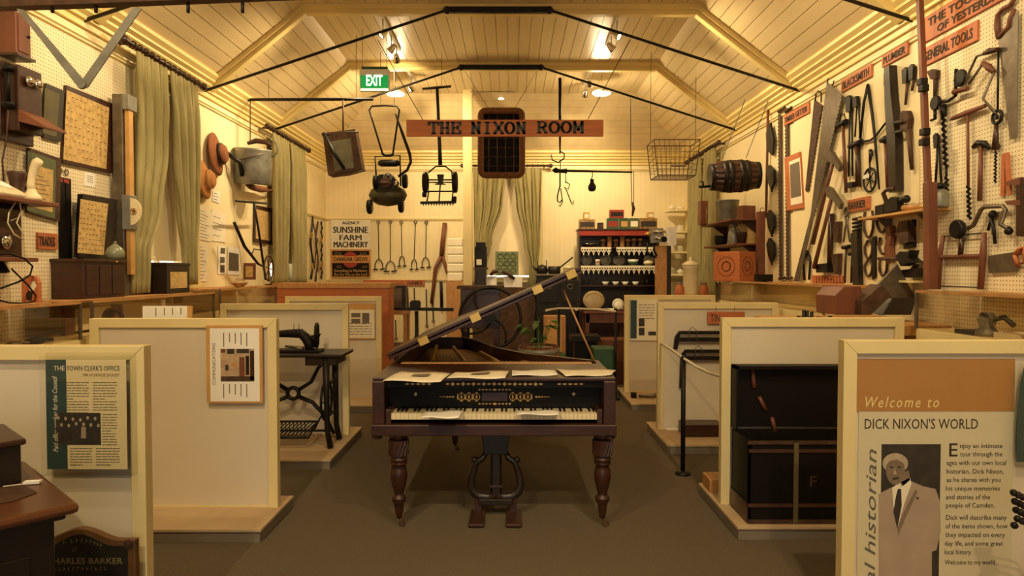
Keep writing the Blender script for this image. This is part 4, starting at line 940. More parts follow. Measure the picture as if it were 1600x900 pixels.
for (xa, ya, xb, yb, lab) in ((94, 276, 97, 404, 'black leather strop on ring, left of two'), (104, 278, 105, 404, 'black leather strop on ring, right of two')):
    wt('razor_strop', lab, 'strop', L_, [('strap', 'black', [('p', [(xa - 4, ya), (xa + 4, ya + 2), (xb + 4, yb), (xb - 5, yb)], 15, 14)]), ('ring', 'steel', [('r', (xa, ya - 9), 20, 4, 20)]), ('tab', 'redp', [('p', [(xa - 4, ya + 1), (xa + 4, ya + 3), (xa + 4, ya + 9), (xa - 4, ya + 7)], 29, 1)])], 'leather strops')
wt('caption_card', 'small white caption card below the large sampler', 'card', L_, [('card', 'white', [('p', [(132, 268), (150, 272), (149, 293), (131, 290)], 14, 1)]), ('print', 'greytext', [('p', [(136, 274 + 3 * k), (145, 276 + 3 * k), (145, 276.8 + 3 * k), (136, 274.8 + 3 * k)], 15.2, .4) for k in range(4)])])
wall_sign('trade_sign', 'orange wooden sign reading trades on the left pegboard', L_, (56, 363, 389), 87, [('TRADES', .02, .82, .22, .55)])
# shelf with telephones
t = Thing('telephone_shelf', 'brown wooden shelf carrying the cream telephones', 'shelf', (XL + .12, 3.95, 1.98))
q = MB(); q.box(XL + .014, XL + .26, 3.45, 4.30, 1.985, 2.01); t.part('board', q, 'rwood', bev=.004)
q = MB(); q.prism([(XL + .014, 4.1, 1.985), (XL + .20, 4.1, 1.985), (XL + .014, 4.1, 1.83)], (0, .02, 0)); t.part('bracket', q, 'dwood')
def place(mb, c): return mb
c = Vector((XL + .20, 4.14, 2.011))
t = Thing('upright_telephone', 'cream one-piece upright telephone standing on the shelf end', 'telephone', c)
q = MB(); q.lathe([(.050, 0), (.055, .012), (.048, .03), (.03, .05), (.022, .07)], c, n=18)
q.tube([c + Vector(p) for p in ((0, 0, .05), (-.005, .0, .10), (.0, .005, .15), (.012, .01, .20), (.03, .012, .235), (.045, .012, .25))], [.024, .021, .021, .025, .030, .022], 12); t.part('body', q, 'ivory')
c = Vector((XL + .15, 3.93, 2.011))
t = Thing('desk_telephone', 'white low desk telephone at left edge of the shelf', 'telephone', c)
q = MB(); q.prism([(c.x - .09, c.y - .1, c.z), (c.x + .1, c.y - .1, c.z), (c.x + .1, c.y - .1, c.z + .03), (c.x - .03, c.y - .1, c.z + .10), (c.x - .09, c.y - .1, c.z + .10)], (0, .2, 0)); t.part('body', q, 'ivory', bev=.015)
q = MB(); q.lathe([(.045, 0), (.045, .008), (.03, .012)], (c.x + .035, c.y, c.z + .067), (.5, 0, .85), 16); t.part('dial', q, 'white')
c = Vector((XL + .09, 4.17, 2.011))
t = Thing('candlestick_telephone', 'dark metal telephone behind the cream ones', 'telephone', c)
q = MB(); q.lathe([(.055, 0), (.06, .01), (.05, .03), (.035, .08), (.045, .14), (.052, .17), (.05, .18)], c, n=16); t.part('body', q, 'leather')
for k in range(4):
    a = k * 1.57; q = MB(); q.ball(c + Vector((.045 * math.cos(a), .045 * math.sin(a), .185)), .009, 8, 5); t.part('stud', q, 'chrome')
# lower wall telephone, its ledge, cords
t = Thing('wall_telephone', 'dark wooden wall telephone below the shelf with white cord', 'telephone', (XL + .08, 4.0, 1.63))
q = MB(); q.box(XL + .014, XL + .15, 3.82, 4.12, 1.66, 1.95); t.part('body', q, 'dwood', bev=.005)
q = MB(); q.box(XL + .014, XL + .20, 3.7, 4.19, 1.635, 1.66); t.part('ledge', q, 'rwood', bev=.003)
q = MB(); q.lathe([(.01, 0), (.045, .012), (.045, .02), (.012, .03)], (XL + .15, 3.98, 1.75), (1, 0, 0), 16); t.part('dial', q, 'chrome')
q = MB(); q.tube([(XL + .15, 4.0, 1.88), (XL + .18, 4.0, 1.88), (XL + .185, 4.03, 1.90)], .008, 6); t.part('crank', q, 'chrome')
q = MB(); q.tube([PX(a, b, XL + .21) for a, b in ((24, 316), (14, 332), (12, 348), (22, 366), (36, 374), (37, 366), (26, 348), (33, 330), (31, 316))], .004, 6); t.part('white_cord', q, 'ivory')
q = MB(); q.lathe([(.02, 0), (.05, .06), (.052, .07), (.03, .075)], (XL + .10, 4.0, 1.64), (0, 0, -1), 14); t.part('mouthpiece', q, 'black')
q = MB(); q.tube([PX(a, b, XL + .23) for a, b in ((-4, 398), (14, 396), (38, 404), (51, 416), (47, 430), (30, 440), (8, 448), (-4, 452))], .006, 6); solo('black_cable', 'loose black cable looping under the lower telephone', 'cable', q, 'black')
q = MB(); q.tube([PX(a, b, XL + .24) for a, b in ((18, 420), (30, 432), (44, 446), (56, 462), (54, 470), (40, 474), (14, 473), (-6, 468))], .005, 6); solo('black_cable', 'second black cable trailing down onto the glass case', 'cable', q, 'black')
# little red toy, boxes on the case
c = P(75, 472, 4.12); c.z = 1.386; c.x = -2.96
t = Thing('wooden_plaque', 'small red rounded wooden plaque with a pale cut-out figure', 'plaque', c)
q = MB(); q.prism([c + Vector((a, 0, z)) for a, z in ((-.05, 0), (.055, 0), (.055, .12), (.045, .15), (.02, .165), (-.015, .165), (-.04, .15), (-.05, .12))], (0, .03, 0)); t.part('board', q, 'owood', bev=.003)
q = MB(); q.prism([c + Vector((a, -.003, z)) for a, z in ((.0, .07), (.03, .075), (.045, .10), (.03, .13), (.015, .125), (.005, .10))], (0, .003, 0)); t.part('pale_shape', q, 'paper')
q = MB(); q.prism([c + Vector((a, -.003, z)) for a, z in ((-.015, .015), (.012, .01), (.02, .06), (.0, .075), (-.02, .05))], (0, .003, 0)); t.part('dark_shape', q, 'bwood')
t = wall_box('document_box', 'dark panelled wooden box on left case under the standing sampler', 'box', 4.57, 5.06, .014, .235, 1.386, 1.66, 'dwood')
for k in range(3):
    q = MB(); q.box(XL + .235, XL + .242, 4.60 + .15 * k, 4.735 + .15 * k, 1.41, 1.62); t.part('panel', q, 'dwood', bev=.003)
q = MB(); q.box(XL + .012, XL + .25, 4.56, 5.07, 1.64, 1.662); t.part('lid', q, 'dwood', bev=.004)
q = MB(); q.ball((XL + .252, 4.93, 1.645), .008); t.part('knob', q, 'brass')
t = wall_box('document_box', 'low dark wooden box with paper label beside the curtain', 'box', 5.63, 6.02, .06, .262, 1.386, 1.645, 'bwood')
q = MB(); q.box(XL + .262, XL + .264, 5.68, 5.97, 1.43, 1.57); t.part('paper_label', q, 'sampler')
q = MB(); q.box(XL + .055, XL + .268, 5.62, 6.03, 1.625, 1.648); t.part('lid', q, 'bwood', bev=.004)
c = Vector((XL + .20, 5.0, 1.663))
t = Thing('glass_teapot', 'grey-green glass pot on the dark panelled box', 'pot', c)
q = MB(); q.lathe([(.045, 0), (.062, .02), (.066, .05), (.05, .085), (.025, .105), (.01, .12)], c, n=18); t.part('body', q, mat('celadon', (126, 130, 104), .3)); q = MB(); q.ball(c + Vector((0, 0, .125)), .012); t.part('knob', q, 'zinc')
# tall scale with dial
Y0 = 5.28
t = Thing('height_scale', 'tall grey and wooden column scale with cream half dial', 'scale', (XL + .15, Y0, 1.386))
q = MB(); q.box(XL + .05, XL + .13, Y0 - .04, Y0 + .04, 1.386, 2.95); t.part('column', q, 'steel', bev=.004)
q = MB(); q.box(XL + .135, XL + .17, Y0 - .02, Y0 + .04, 1.55, 2.86); t.part('ruler', q, 'ywood', bev=.002)
q = MB(); q.box(XL + .13, XL + .18, Y0 - .04, Y0 + .08, 2.83, 2.95); t.part('head', q, 'zinc', bev=.004)
q = MB(); q.box(XL + .12, XL + .185, Y0 - .05, Y0 + .05, 1.90, 2.17); t.part('slider', q, 'zinc', bev=.004)
fc = Vector((XL + .19, Y0 - .055, 2.04)); q = MB(); q.prism([fc + Vector((.085 * math.cos(a), 0, .105 * math.sin(a))) for a in [(-.5 + k / 14) * math.pi for k in range(15)]], (0, .012, 0)); dl = t.part('dial', q, 'ivory')
q = MB(); q.ring(fc + Vector((.028, -.003, 0)), (0, 1, 0), .022, .005, 14, 5); t.part('pivot', q, 'brass', parent=dl)
q = MB(); q.lathe([(.012, 0), (.012, .006)], fc + Vector((.028, -.006, 0)), (0, 1, 0), 10); t.part('centre', q, 'rwood', parent=dl)
# hats
def hat(label, px, py, R, cr, ch, mt, band):
    c = LW(px, py, .03); t = Thing('hat', label, 'hat', c, 'hats on the left wall')
    q = MB(); ax = (1, .12, .10)
    q.lathe([(R, 0), (R * 1.005, .006), (R * .8, .02), (cr * 1.25, .03), (cr * 1.05, .05), (cr * .98, ch * .75), (cr * .75, ch), (cr * .1, ch * .94)], c, ax, 28); t.part('felt', q, mt)
    q = MB(); q.lathe([(cr * 1.12, .042), (cr * 1.08, .075)], c, ax, 28); t.part('band', q, band)
hat('brown felt hat with dark band, upper of two on left wall', 337, 241, .225, .105, .11, mat('brown_felt', (138, 82, 46), .85, var=.1), 'bwood')
hat('pale tan straw hat, lower of two on left wall', 319, 281, .195, .09, .10, mat('tan_straw', (184, 124, 66), .9, var=.15, scale=40), 'lwood')
# papers and photographs
def paper(label, pts, lines, mt='white', pics=(), name='wall_paper_sheet'):
    parts = [('sheet', mt, [('p', pts, 6, 1)])]
    a, b, c, d = pts
    if lines:
        ls = []
        for k in range(lines):
            v = (k + 1) / (lines + 1); x0 = a[0] + (d[0] - a[0]) * v; y0 = a[1] + (d[1] - a[1]) * v; x1 = b[0] + (c[0] - b[0]) * v; y1 = b[1] + (c[1] - b[1]) * v
            f0, f1 = .12, .6 + .3 * ((k * 37) % 10) / 10
            ls.append(('p', [(x0 + (x1 - x0) * f0, y0 + (y1 - y0) * f0), (x0 + (x1 - x0) * f1, y0 + (y1 - y0) * f1), (x0 + (x1 - x0) * f1, y0 + (y1 - y0) * f1 + .9), (x0 + (x1 - x0) * f0, y0 + (y1 - y0) * f0 + .9)], 7.2, .4))
        parts.append(('print', 'greytext', ls))
    for k in pics: parts.append(('photograph', mat('photo_grey', (92, 84, 70), .6, var=.5, scale=30), [('p', k, 7.2, .5)]))
    return wt(name, label, 'paper', L_, parts, 'papers pinned on the left wall')
paper('large sheet of faint handwriting beside the front curtain', [(303, 318), (331, 332), (330, 378), (301, 372)], 9, 'paper')
paper('pale plan with faint drawing lines, left of the photographs', [(331, 326), (353, 336), (352, 379), (330, 376)], 4, 'paper')
paper('long pale sheet low beside the front curtain', [(301, 378), (326, 382), (324, 440), (300, 440)], 10, 'paper')
paper('small pale note under the straw hat', [(333, 296), (344, 300), (343, 318), (332, 314)], 3, 'white')
paper('strip of three small photographs', [(341, 383), (353, 386), (352, 428), (340, 428)], 0, 'white', ([(345, 387), (352, 388), (351, 397), (344, 396)], [(344, 401), (351, 402), (351, 411), (344, 411)], [(344, 414), (351, 414), (351, 426), (344, 426)]))
paper('grey printed notice with one photograph', [(356, 385), (375, 389), (374, 430), (355, 429)], 1, 'white', ([(358, 394), (373, 397), (373, 424), (357, 423)],))
framed('brown framed print behind the hand cultivator', [(396, 320), (428, 327), (426, 383), (395, 378)], .72, 'mwood', 'sampler', off=8, th=22, name='framed_print')
# small frame and bowl on the third case
yb = 7.0
t = Thing('framed_miniature', 'little brown picture frame standing on the third left case', 'picture frame', P(390, 437, yb + .3)); a = [P(380, 437, yb + .3), P(399, 437, yb + .3), P(399, 411, yb + .3), P(380, 411, yb + .3)]
for p in a: p.z += .0
q = MB(); q.prism(a, (0, .02, 0)); t.part('frame', q, 'rwood', bev=.004)
q = MB(); q.prism([P(384, 433, yb + .299), P(395, 433, yb + .299), P(395, 416, yb + .299), P(384, 416, yb + .299)], (0, -.002, 0)); t.part('picture', q, 'sampler')
c = Vector((-2.86, 7.05, 1.411)); q = MB(); q.lathe([(.04, 0), (.045, .006), (.085, .04), (.09, .045), (.082, .043), (.04, .012), (.002, .01)], c, n=20); solo('shallow_bowl', 'shallow pale bowl on the third left case', 'bowl', q, 'lwood', base=c)
# hand cultivator, club
pc = Plane(lambda a, b, off=0: PX(a, b, XL + .22 + off), (1, 0, 0))
t = wt('hand_cultivator', 'black hand cultivator with curved handle and spoked wheel', 'cultivator', pc, [('handle', 'iron', [('t', [(366, 348), (382, 385), (403, 412), (410, 416)], [17, 18, 15, 10], 0)]), ('stem', 'iron', [('t', [(397, 318), (404, 360), (415, 437)], 13, 20)]), ('top_bar', 'iron', [('t', [(368, 314), (392, 316), (418, 318)], [9, 15, 14], 20)]), ('link', 'iron', [('t', [(393, 398), (397, 389), (408, 391)], 6, 10)]),
    ('wheel', 'rust', [('r', (420, 419), 150, 10, 40)] + [('t', [(420 + 5 * math.cos(a), 419 + 20 * math.sin(a)), (420 - 5 * math.cos(a), 419 - 20 * math.sin(a))], 5, 40) for a in (.1, .9, 1.7, 2.5)]), ('cord', 'rope', [('t', [(369, 316), (366, 348)], 2, 0)])])
wt('wooden_club', 'turned wooden club on the left wall behind the watering can', 'club', pc, [('head', 'rwood', [('t', [(384, 289), (392, 292), (408, 296), (418, 297)], [10, 34, 40, 22], -120)]), ('neck', 'rwood', [('t', [(418, 297), (430, 298)], [14, 16], -120)])])
# harness and tools hanging at the far end of the left wall
for i, (xa, w, y0, y1, mt, lab) in enumerate(((477, 9, 352, 428, 'leather', 'leather harness strap nearest the rear left curtain'), (487, 14, 338, 436, 'bwood', 'dark wooden hame with straps on far left wall'), (495, 12, 346, 440, 'leather', 'brown leather collar strap on far left wall'), (502, 12, 344, 434, 'iron', 'iron chain and hook in the far left corner'))):
    pts = [(xa + 2 * math.sin(k * 1.3 + i), y0 + (y1 - y0) * k / 7) for k in range(8)]
    prs = [('strap', mt, [('t', pts, [w + 6 * (k % 2) for k in range(8)], 40)])]
    for bx, by in ((xa, y0 + 30), (xa + 1, y1 - 20)): prs.append(('buckle', 'brass' if i % 2 else 'steel', [('r', (bx, by), 42, 8, 60)]))
    if i == 3: prs[0] = ('chain', 'iron', [('r', (xa + (k % 2), y0 + 5 + k * 7), 32, 8, 40) for k in range(13)])
    if i == 1: prs.append(('strap', 'leather', [('t', [(xa + 3, 350), (xa + 8, 380), (xa + 4, 420)], 10, 60)]))
    wt('harness', lab, 'harness', L_, prs, 'harness in the far left corner')
# ================================================================ THINGS HANGING FROM THE ROOF
# implement bar with flat braces, top left, near the camera
YV = 3.3
pv = at_depth(YV)
t = wt('hanging_implement', 'dark iron-shod beam with two flat grey braces at top left', 'implement', pv, [('beam', 'rust', [('p', [(-60, -4), (475, -16), (475, 0), (130, 14), (-60, 20)], 0, 60)]),
    ('brace', 'zinc', [('p', [(27, 14), (38, 16), (136, 130), (124, 138)], 62, 6)]), ('brace', 'zinc', [('p', [(209, 12), (222, 14), (137, 138), (126, 130)], 69, 6)]),
    ('pivot_bolt', 'zinc', [('d', (130, 133), 22, 20, 68)])] + [('bolt', 'iron', [('t', [(x, 4), (x, 20)], 8, 30)]) for x in (82, 150, 294, 379)])
for px_ in (60, 340):
    p = P(px_, 0, YV - .03); q = MB(); q.tube([p, (p.x, p.y, ZC + .04 + max(0, (p.x - XL)) / (KL - XL) * (ZT - ZC) if p.x < KL else ZT + .01)], .006, 6); t.part('hanging_chain', q, 'iron')
# level pipe with hanging exhibits
YR = 7.75
t = Thing('hanging_pipe', 'thin black pipe slung level below the exit sign', 'pipe', P(460, 156, YR))
a, b = P(338, 156, YR), P(583, 155, YR)
q = MB(); q.tube([a, b], .018, 8); t.part('pipe', q, 'iron')
for px in (420, 557):
    p = P(px, 156, YR); top = 4.27 if p.x > KL else ZC + .05 + (p.x - XL) / (KL - XL) * (ZT - ZC)
    q = MB(); q.tube([p, (p.x, p.y, top)], .003, 5); t.part('suspension_wire', q, 'iron')
# watering can
pw = at_depth(YR)
c0 = P(395, 288, YR); s = YR / 1050
t = Thing('watering_can', 'dented zinc watering can hanging from the level pipe', 'watering can', c0)
ax = Vector((.06, -.1, 1)).normalized(); R = .205
q = MB(); q.lathe([(R * .93, 0), (R * .97, .01), (R * 1.02, .20), (R * .98, .38), (R, .40), (R * .95, .40), (R * .92, .36)], c0, ax, 24); t.part('body', q, 'zinc')
q = MB(); q.tube([c0 + Vector((-.04, -.19, .08)), P(375, 254, YR - .3), P(353, 238, YR - .36)], [.032, .026, .024], 10); t.part('spout', q, 'iron')
q = MB(); q.lathe([(.02, 0), (.045, .035), (.045, .04)], P(353, 238, YR - .36), P(353, 238, YR - .36) - P(375, 254, YR - .3), 12); t.part('rose', q, 'iron')
q = MB(); q.tube([P(364, 251, YR - .30), P(388, 246, YR - .25), P(411, 240, YR - .2)], .008, 6); t.part('brace_rod', q, 'steel')
q = MB(); q.ring(P(420, 232, YR), (0, 1, 0), .10, .012, 14, 6, -1.4, 1.9, ref=(1, 0, 0)); t.part('handle', q, 'zinc')
q = MB(); q.tube([P(387, 224, YR), P(400, 220, YR), P(415, 222, YR), P(424, 228, YR)], [.02, .03, .03, .02], 8); t.part('leather_wrap', q, 'leather')
q = MB(); q.tube([P(391, 157, YR), P(391, 226, YR)], .006, 5); t.part('hanging_cord', q, 'leather')
# tapered tank
t = wt('drench_tank', 'rusty tapered metal tank with diagonal dark spout hanging by a rod', 'tank', pw, [('body', 'rust', [('p', [(511, 213), (560, 207), (571, 267), (519, 277)], -90, 180)]), ('panel', mat('worn_green_tin', (106, 102, 80), .6, var=.3), [('p', [(517, 221), (548, 216), (553, 262), (523, 268)], 91, 2)]), ('spout', 'iron', [('t', [(505, 208), (520, 236), (538, 264)], [24, 22, 18], 110)]), ('rim', 'steel', [('t', [(511, 212), (536, 206), (560, 206)], 12, 80)]), ('lower_rim', 'rust', [('t', [(519, 276), (545, 273), (571, 266)], 12, 90)]), ('hanging_rod', 'rust', [('t', [(536, 156), (536, 208)], 9, 20)])])
# exit sign
YX = 7.6
t = Thing('exit_sign', 'lit green exit sign hanging from the ceiling', 'exit sign', P(585, 143, YX))
a, b = P(562, 142, YX), P(608, 108, YX)
q = MB(); q.box(a.x, b.x, YX, YX + .05, a.z, b.z); t.part('housing', q, 'white', bev=.004)
q = MB(); q.box(a.x + .012, b.x - .012, YX - .004, YX, a.z + .03, b.z - .07); t.part('green_face', q, mat('exit_green', (18, 130, 62), .4, var=0, emit=(20, 150, 66), estr=.9))
q = MB(); m = fit_text('EXIT', (a.x + .075, YX - .0055, a.z + .06), (b.x - .075, YX - .0055, a.z + .06), .115, (0, 0, 1), offset=.004); t.part('lettering', m, mat('exit_white', (250, 255, 240), .4, var=0, emit=(240, 255, 225), estr=1.6))
q = MB(); q.box(a.x + .01, b.x - .01, YX - .004, YX + .001, a.z + .002, a.z + .026); t.part('lower_light', q, mat('exit_glow', (240, 250, 220), .4, var=0, emit=(235, 250, 205), estr=1.4))
q = MB(); q.box(a.x + .02, b.x - .02, YX + .005, YX + .045, b.z, b.z + .03); t.part('cap', q, 'green')
for xx in (a.x + .03, b.x - .03):
    q = MB(); q.tube([(xx, YX + .025, b.z), (xx, YX + .025, 4.29)], .003, 5); t.part('suspension_wire', q, 'steel')
# name board with slab-serif letters
YS = 7.2
a, b = P(635, 213, YS), P(943, 187, YS)
t = Thing('name_board', 'long orange board reading the nixon room hung across the aisle', 'sign', Vector(((a.x + b.x) / 2, YS, a.z)))
q = MB(); q.box(a.x, b.x, YS, YS + .03, a.z, b.z); t.part('board', q, mat('name_board_wood', (216, 132, 78), .55, var=.12, scale=5, stretch=(.5, 4, 5)), bev=.003)
STR = {'T': [((.5, 0), (.5, 1)), ((0, 1), (1, 1)), ((0, 1), (0, .78)), ((1, 1), (1, .78)), ((.25, 0), (.75, 0))],
       'H': [((.18, 0), (.18, 1)), ((.82, 0), (.82, 1)), ((.18, .5), (.82, .5))] + [((x - .18, z), (x + .18, z)) for x in (.18, .82) for z in (0, 1)],
       'E': [((.2, 0), (.2, 1)), ((0, 1), (.95, 1)), ((0, 0), (.95, 0)), ((.2, .52), (.7, .52)), ((.95, 1), (.95, .76)), ((.95, 0), (.95, .24)), ((.7, .4), (.7, .64))],
       'N': [((.18, 0), (.18, 1)), ((.82, 0), (.82, 1)), ((.18, 1), (.82, 0)), ((0, 1), (.3, 1)), ((0, 0), (.38, 0)), ((.64, 1), (1, 1))],
       'I': [((.5, 0), (.5, 1)), ((.2, 1), (.8, 1)), ((.2, 0), (.8, 0))],
       'X': [((.1, 0), (.9, 1)), ((.1, 1), (.9, 0))] + [((x - .16, z), (x + .16, z)) for x in (.1, .9) for z in (0, 1)],
       'O': [((.5 + .45 * math.cos(k * math.pi / 8), .5 + .5 * math.sin(k * math.pi / 8)), (.5 + .45 * math.cos((k + 1) * math.pi / 8), .5 + .5 * math.sin((k + 1) * math.pi / 8))) for k in range(16)],
       'R': [((.18, 0), (.18, 1)), ((0, 1), (.6, 1)), ((.6, 1), (.82, .88)), ((.82, .88), (.82, .64)), ((.82, .64), (.6, .5)), ((.18, .5), (.6, .5)), ((.5, .5), (.85, 0)), ((0, 0), (.4, 0)), ((.78, 0), (1, 0))],
       'M': [((.12, 0), (.12, 1)), ((.88, 0), (.88, 1)), ((.12, 1), (.5, .25)), ((.5, .25), (.88, 1)), ((0, 0), (.28, 0)), ((.72, 0), (1, 0)), ((0, 1), (.15, 1)), ((.85, 1), (1, 1))]}
def slab_word(word, p0, p1, y, h, w=.031):
    n = len(word); adv = (p1.x - p0.x) / n
    for i, ch in enumerate(word):
        x0 = p0.x + adv * (i + .08); cw = adv * .84; q = MB()
        for (u0, v0), (u1, v1) in STR[ch]:
            A = Vector((x0 + cw * u0, y, p0.z + h * v0)); B = Vector((x0 + cw * u1, y, p0.z + h * v1)); d = (B - A)
            if d.length < 1e-5: continue
            vertical = abs(d.z) > abs(d.x) * .6
            ww = (w if vertical else w * .5) if ch != 'O' else w * (.45 + .55 * abs(d.normalized().z))
            e = d.normalized() * ww * .25; nn = Vector((-d.z, 0, d.x)).normalized() * ww * .5
            q.prism([A - e - nn, B + e - nn, B + e + nn, A - e + nn], (0, -.004, 0))
        t.part('letter', q, mat('blue_grey_paint', (72, 80, 86), .6))
slab_word('THE', P(669, 208.5, YS), P(721, 208.5, YS), YS - .0005, .115)
slab_word('NIXON', P(735, 208.5, YS), P(823, 208.5, YS), YS - .0005, .115)
slab_word('ROOM', P(838, 207.5, YS), P(913, 207.5, YS), YS - .0005, .115)
for (p, q2) in (((590, 62), (661, 188)), ((985, 62), (919, 186))):
    A = P(*p, 6.88); q = MB(); q.tube([A, P(*q2, YS + .015)], .004, 5); t.part('hanging_cable', q, 'iron')
# lawn mower
YM = 8.4; pm = at_depth(YM)
t = wt('rotary_lawn_mower', 'old rotary lawn mower hanging nose down by its tubular handle', 'lawn mower', pm, [
    ('handle', 'iron', [('t', [(598, 241), (580, 182), (577, 172), (581, 166), (602, 165), (620, 166), (624, 172), (622, 185), (614, 240)], 12, 0)]), ('clamp_bar', 'iron', [('t', [(597, 240), (602, 243), (610, 243), (615, 240)], 18, 0)]),
    ('lower_frame', 'iron', [('t', [(588, 279), (586, 245), (625, 243), (626, 291)], 11, 20)]), ('fuel_tank', 'iron', [('t', [(591, 255), (595, 255), (619, 255), (624, 255)], [24, 44, 44, 28], 30)]),
    ('throttle_hose', 'iron', [('t', [(618, 178), (630, 212), (640, 240), (642, 253), (636, 266), (622, 276)], [10, 20, 20, 18, 18, 15], 30)]), ('deck', mat('green_grey_enamel', (78, 76, 54), .35, .3, var=.3), [('b', (606, 305), (242, 150, 140), 0)]),
    ('engine', 'iron', [('p', [(592, 282), (598, 276), (616, 276), (622, 284), (620, 300), (592, 302)], -60, 200)]), ('starter_cover', 'rust', [('t', [(603, 289), (603, 284)], [92, 80], 130), ('d', (603, 286), 70, 30, 160)]), ('starter_grille', 'zinc', [('r', (606, 277), 50, 7, 150), ('r', (606, 277), 28, 6, 150)]), ('carburettor', 'chrome', [('b', (619, 287), 40, 120)])])
for (x, y, sx) in ((587, 285, 1), (632, 283, 1), (577, 323, 1), (626, 321, 1)):
    q = MB(); q.lathe([(.075, 0), (.09, .012), (.09, .045), (.075, .057)], P(x - 3, y, YM - .12), (1, 0, 0), 20); wh = t.part('wheel', q, 'black')
    q = MB(); q.lathe([(.03, -.004), (.03, .061)], P(x - 3, y, YM - .12), (1, 0, 0), 12); t.part('hub', q, 'steel', parent=wh)
# reel/sickle mower
t = wt('push_mower', 'old push mower with toothed cutter bar hanging by its T handle', 'push mower', pm, [('t_grip', 'bwood', [('t', [(660, 139), (682, 137), (705, 135)], [14, 17, 14], 0)]), ('handle', 'bwood', [('t', [(683, 138), (685, 185), (687, 232), (688, 258)], [20, 21, 24, 27], 0)]), ('yoke', 'iron', [('t', [(669, 270), (681, 260), (696, 260), (706, 268), (707, 285)], 10, 0)]),
    ('axle', 'iron', [('t', [(668, 281), (710, 281)], 10, 0), ('t', [(668, 285), (710, 285)], 8, 0)]), ('gear_box', 'iron', [('p', [(684, 274), (694, 274), (692, 287), (697, 289), (680, 289), (686, 287)], -30, 90)]), ('frame', 'iron', [('t', [(668, 299), (711, 299)], 10, 0), ('t', [(670, 299), (667, 315)], 9, 0), ('t', [(708, 299), (706, 315)], 9, 0), ('t', [(688, 288), (686, 315)], 9, 0)]),
    ('cutter_bar', 'iron', [('p', [(657, 315), (713, 314), (713, 318), (657, 319)], 0, 30)])] + [('tooth', 'iron', [('p', [(660 + 4.2 * k, 318), (663 + 4.2 * k, 318), (661.5 + 4.2 * k, 322)], 5, 15)]) for k in range(12)])
for x in (665, 711):
    q = MB(); q.lathe([(.115, 0), (.13, .01), (.13, .05), (.115, .06), (.10, .06), (.10, 0)], P(x - 4, 285, YM - .02), (1, 0, 0), 24); t.part('wheel', q, 'iron')
for (x, y) in ((663, 304), (710, 311)):
    q = MB(); q.lathe([(.03, 0), (.035, .01), (.035, .04), (.03, .05)], P(x - 3, y, YM - .02), (1, 0, 0), 14); t.part('roller', q, 'iron')
for px_, y0 in ((595, 165), (616, 165), (690, 137)):
    q = MB(); p = P(px_, y0, YM); q.tube([p, (p.x, p.y, 4.29)], .003, 5)
    solo('hanging_wire', {595: 'left thin wire holding up the lawn mower', 616: 'right thin wire holding up the lawn mower', 690: 'thin wire holding up the push mower'}[px_], 'wire', q, 'iron')
# wicker bottle crate
YK = 8.75; pk = at_depth(YK)
t = Thing('bottle_crate', 'dark wicker crate with wire divisions, hung above the end window', 'crate', P(783, 277, YK))
def rrect(x0, x1, y0, y1, r):
    out = []
    for cx_, cy_, a0 in ((x1 - r, y0 + r, -90), (x1 - r, y1 - r, 0), (x0 + r, y1 - r, 90), (x0 + r, y0 + r, 180)):
        for k in range(5): a = math.radians(a0 + k * 22.5); out.append((cx_ + r * math.cos(a), cy_ + r * math.sin(a)))
    return out
q = MB(); q.tube([P(x, y, YK - .15) for x, y in rrect(751, 816, 173, 274, 8)], .040, 10, closed=True); t.part('front_rim', q, mat('wicker', (122, 78, 46), .75, var=.35, scale=40, bump=.4))
q = MB(); q.tube([P(x, y, YK + .15) for x, y in rrect(752, 815, 174, 273, 8)], .040, 10, closed=True); t.part('back_rim', q, 'leather')
q = MB()
for x, y in rrect(751, 816, 173, 274, 8)[::1]: q.tube([P(x, y, YK - .15), P(x, y, YK + .15)], .028, 6)
t.part('wicker_side', q, 'leather')['kind'] = 'stuff'
q = MB(); q.prism([P(753, 272, YK + .12), P(814, 272, YK + .12), P(814, 176, YK + .12), P(753, 176, YK + .12)], (0, .01, 0)); t.part('back_board', q, 'black')
for k in range(1, 5):
    q = MB(); q.tube([P(751 + 13 * k, 176, YK - .16), P(751 + 13 * k, 272, YK - .16)], .005, 5); t.part('wire_bar', q, 'rust')
for k in range(1, 7):
    q = MB(); q.tube([P(753, 173 + 14.4 * k, YK - .16), P(814, 173 + 14.4 * k, YK - .16)], .005, 5); t.part('wire_bar', q, 'rust')
for (x, y) in ((727, 118), (838, 118)):
    q = MB(); q.tube([P(x, 112, 8.8), P(765 if x < 780 else 803, 172, YK)], .003, 5); t.part('hanging_wire', q, 'iron')
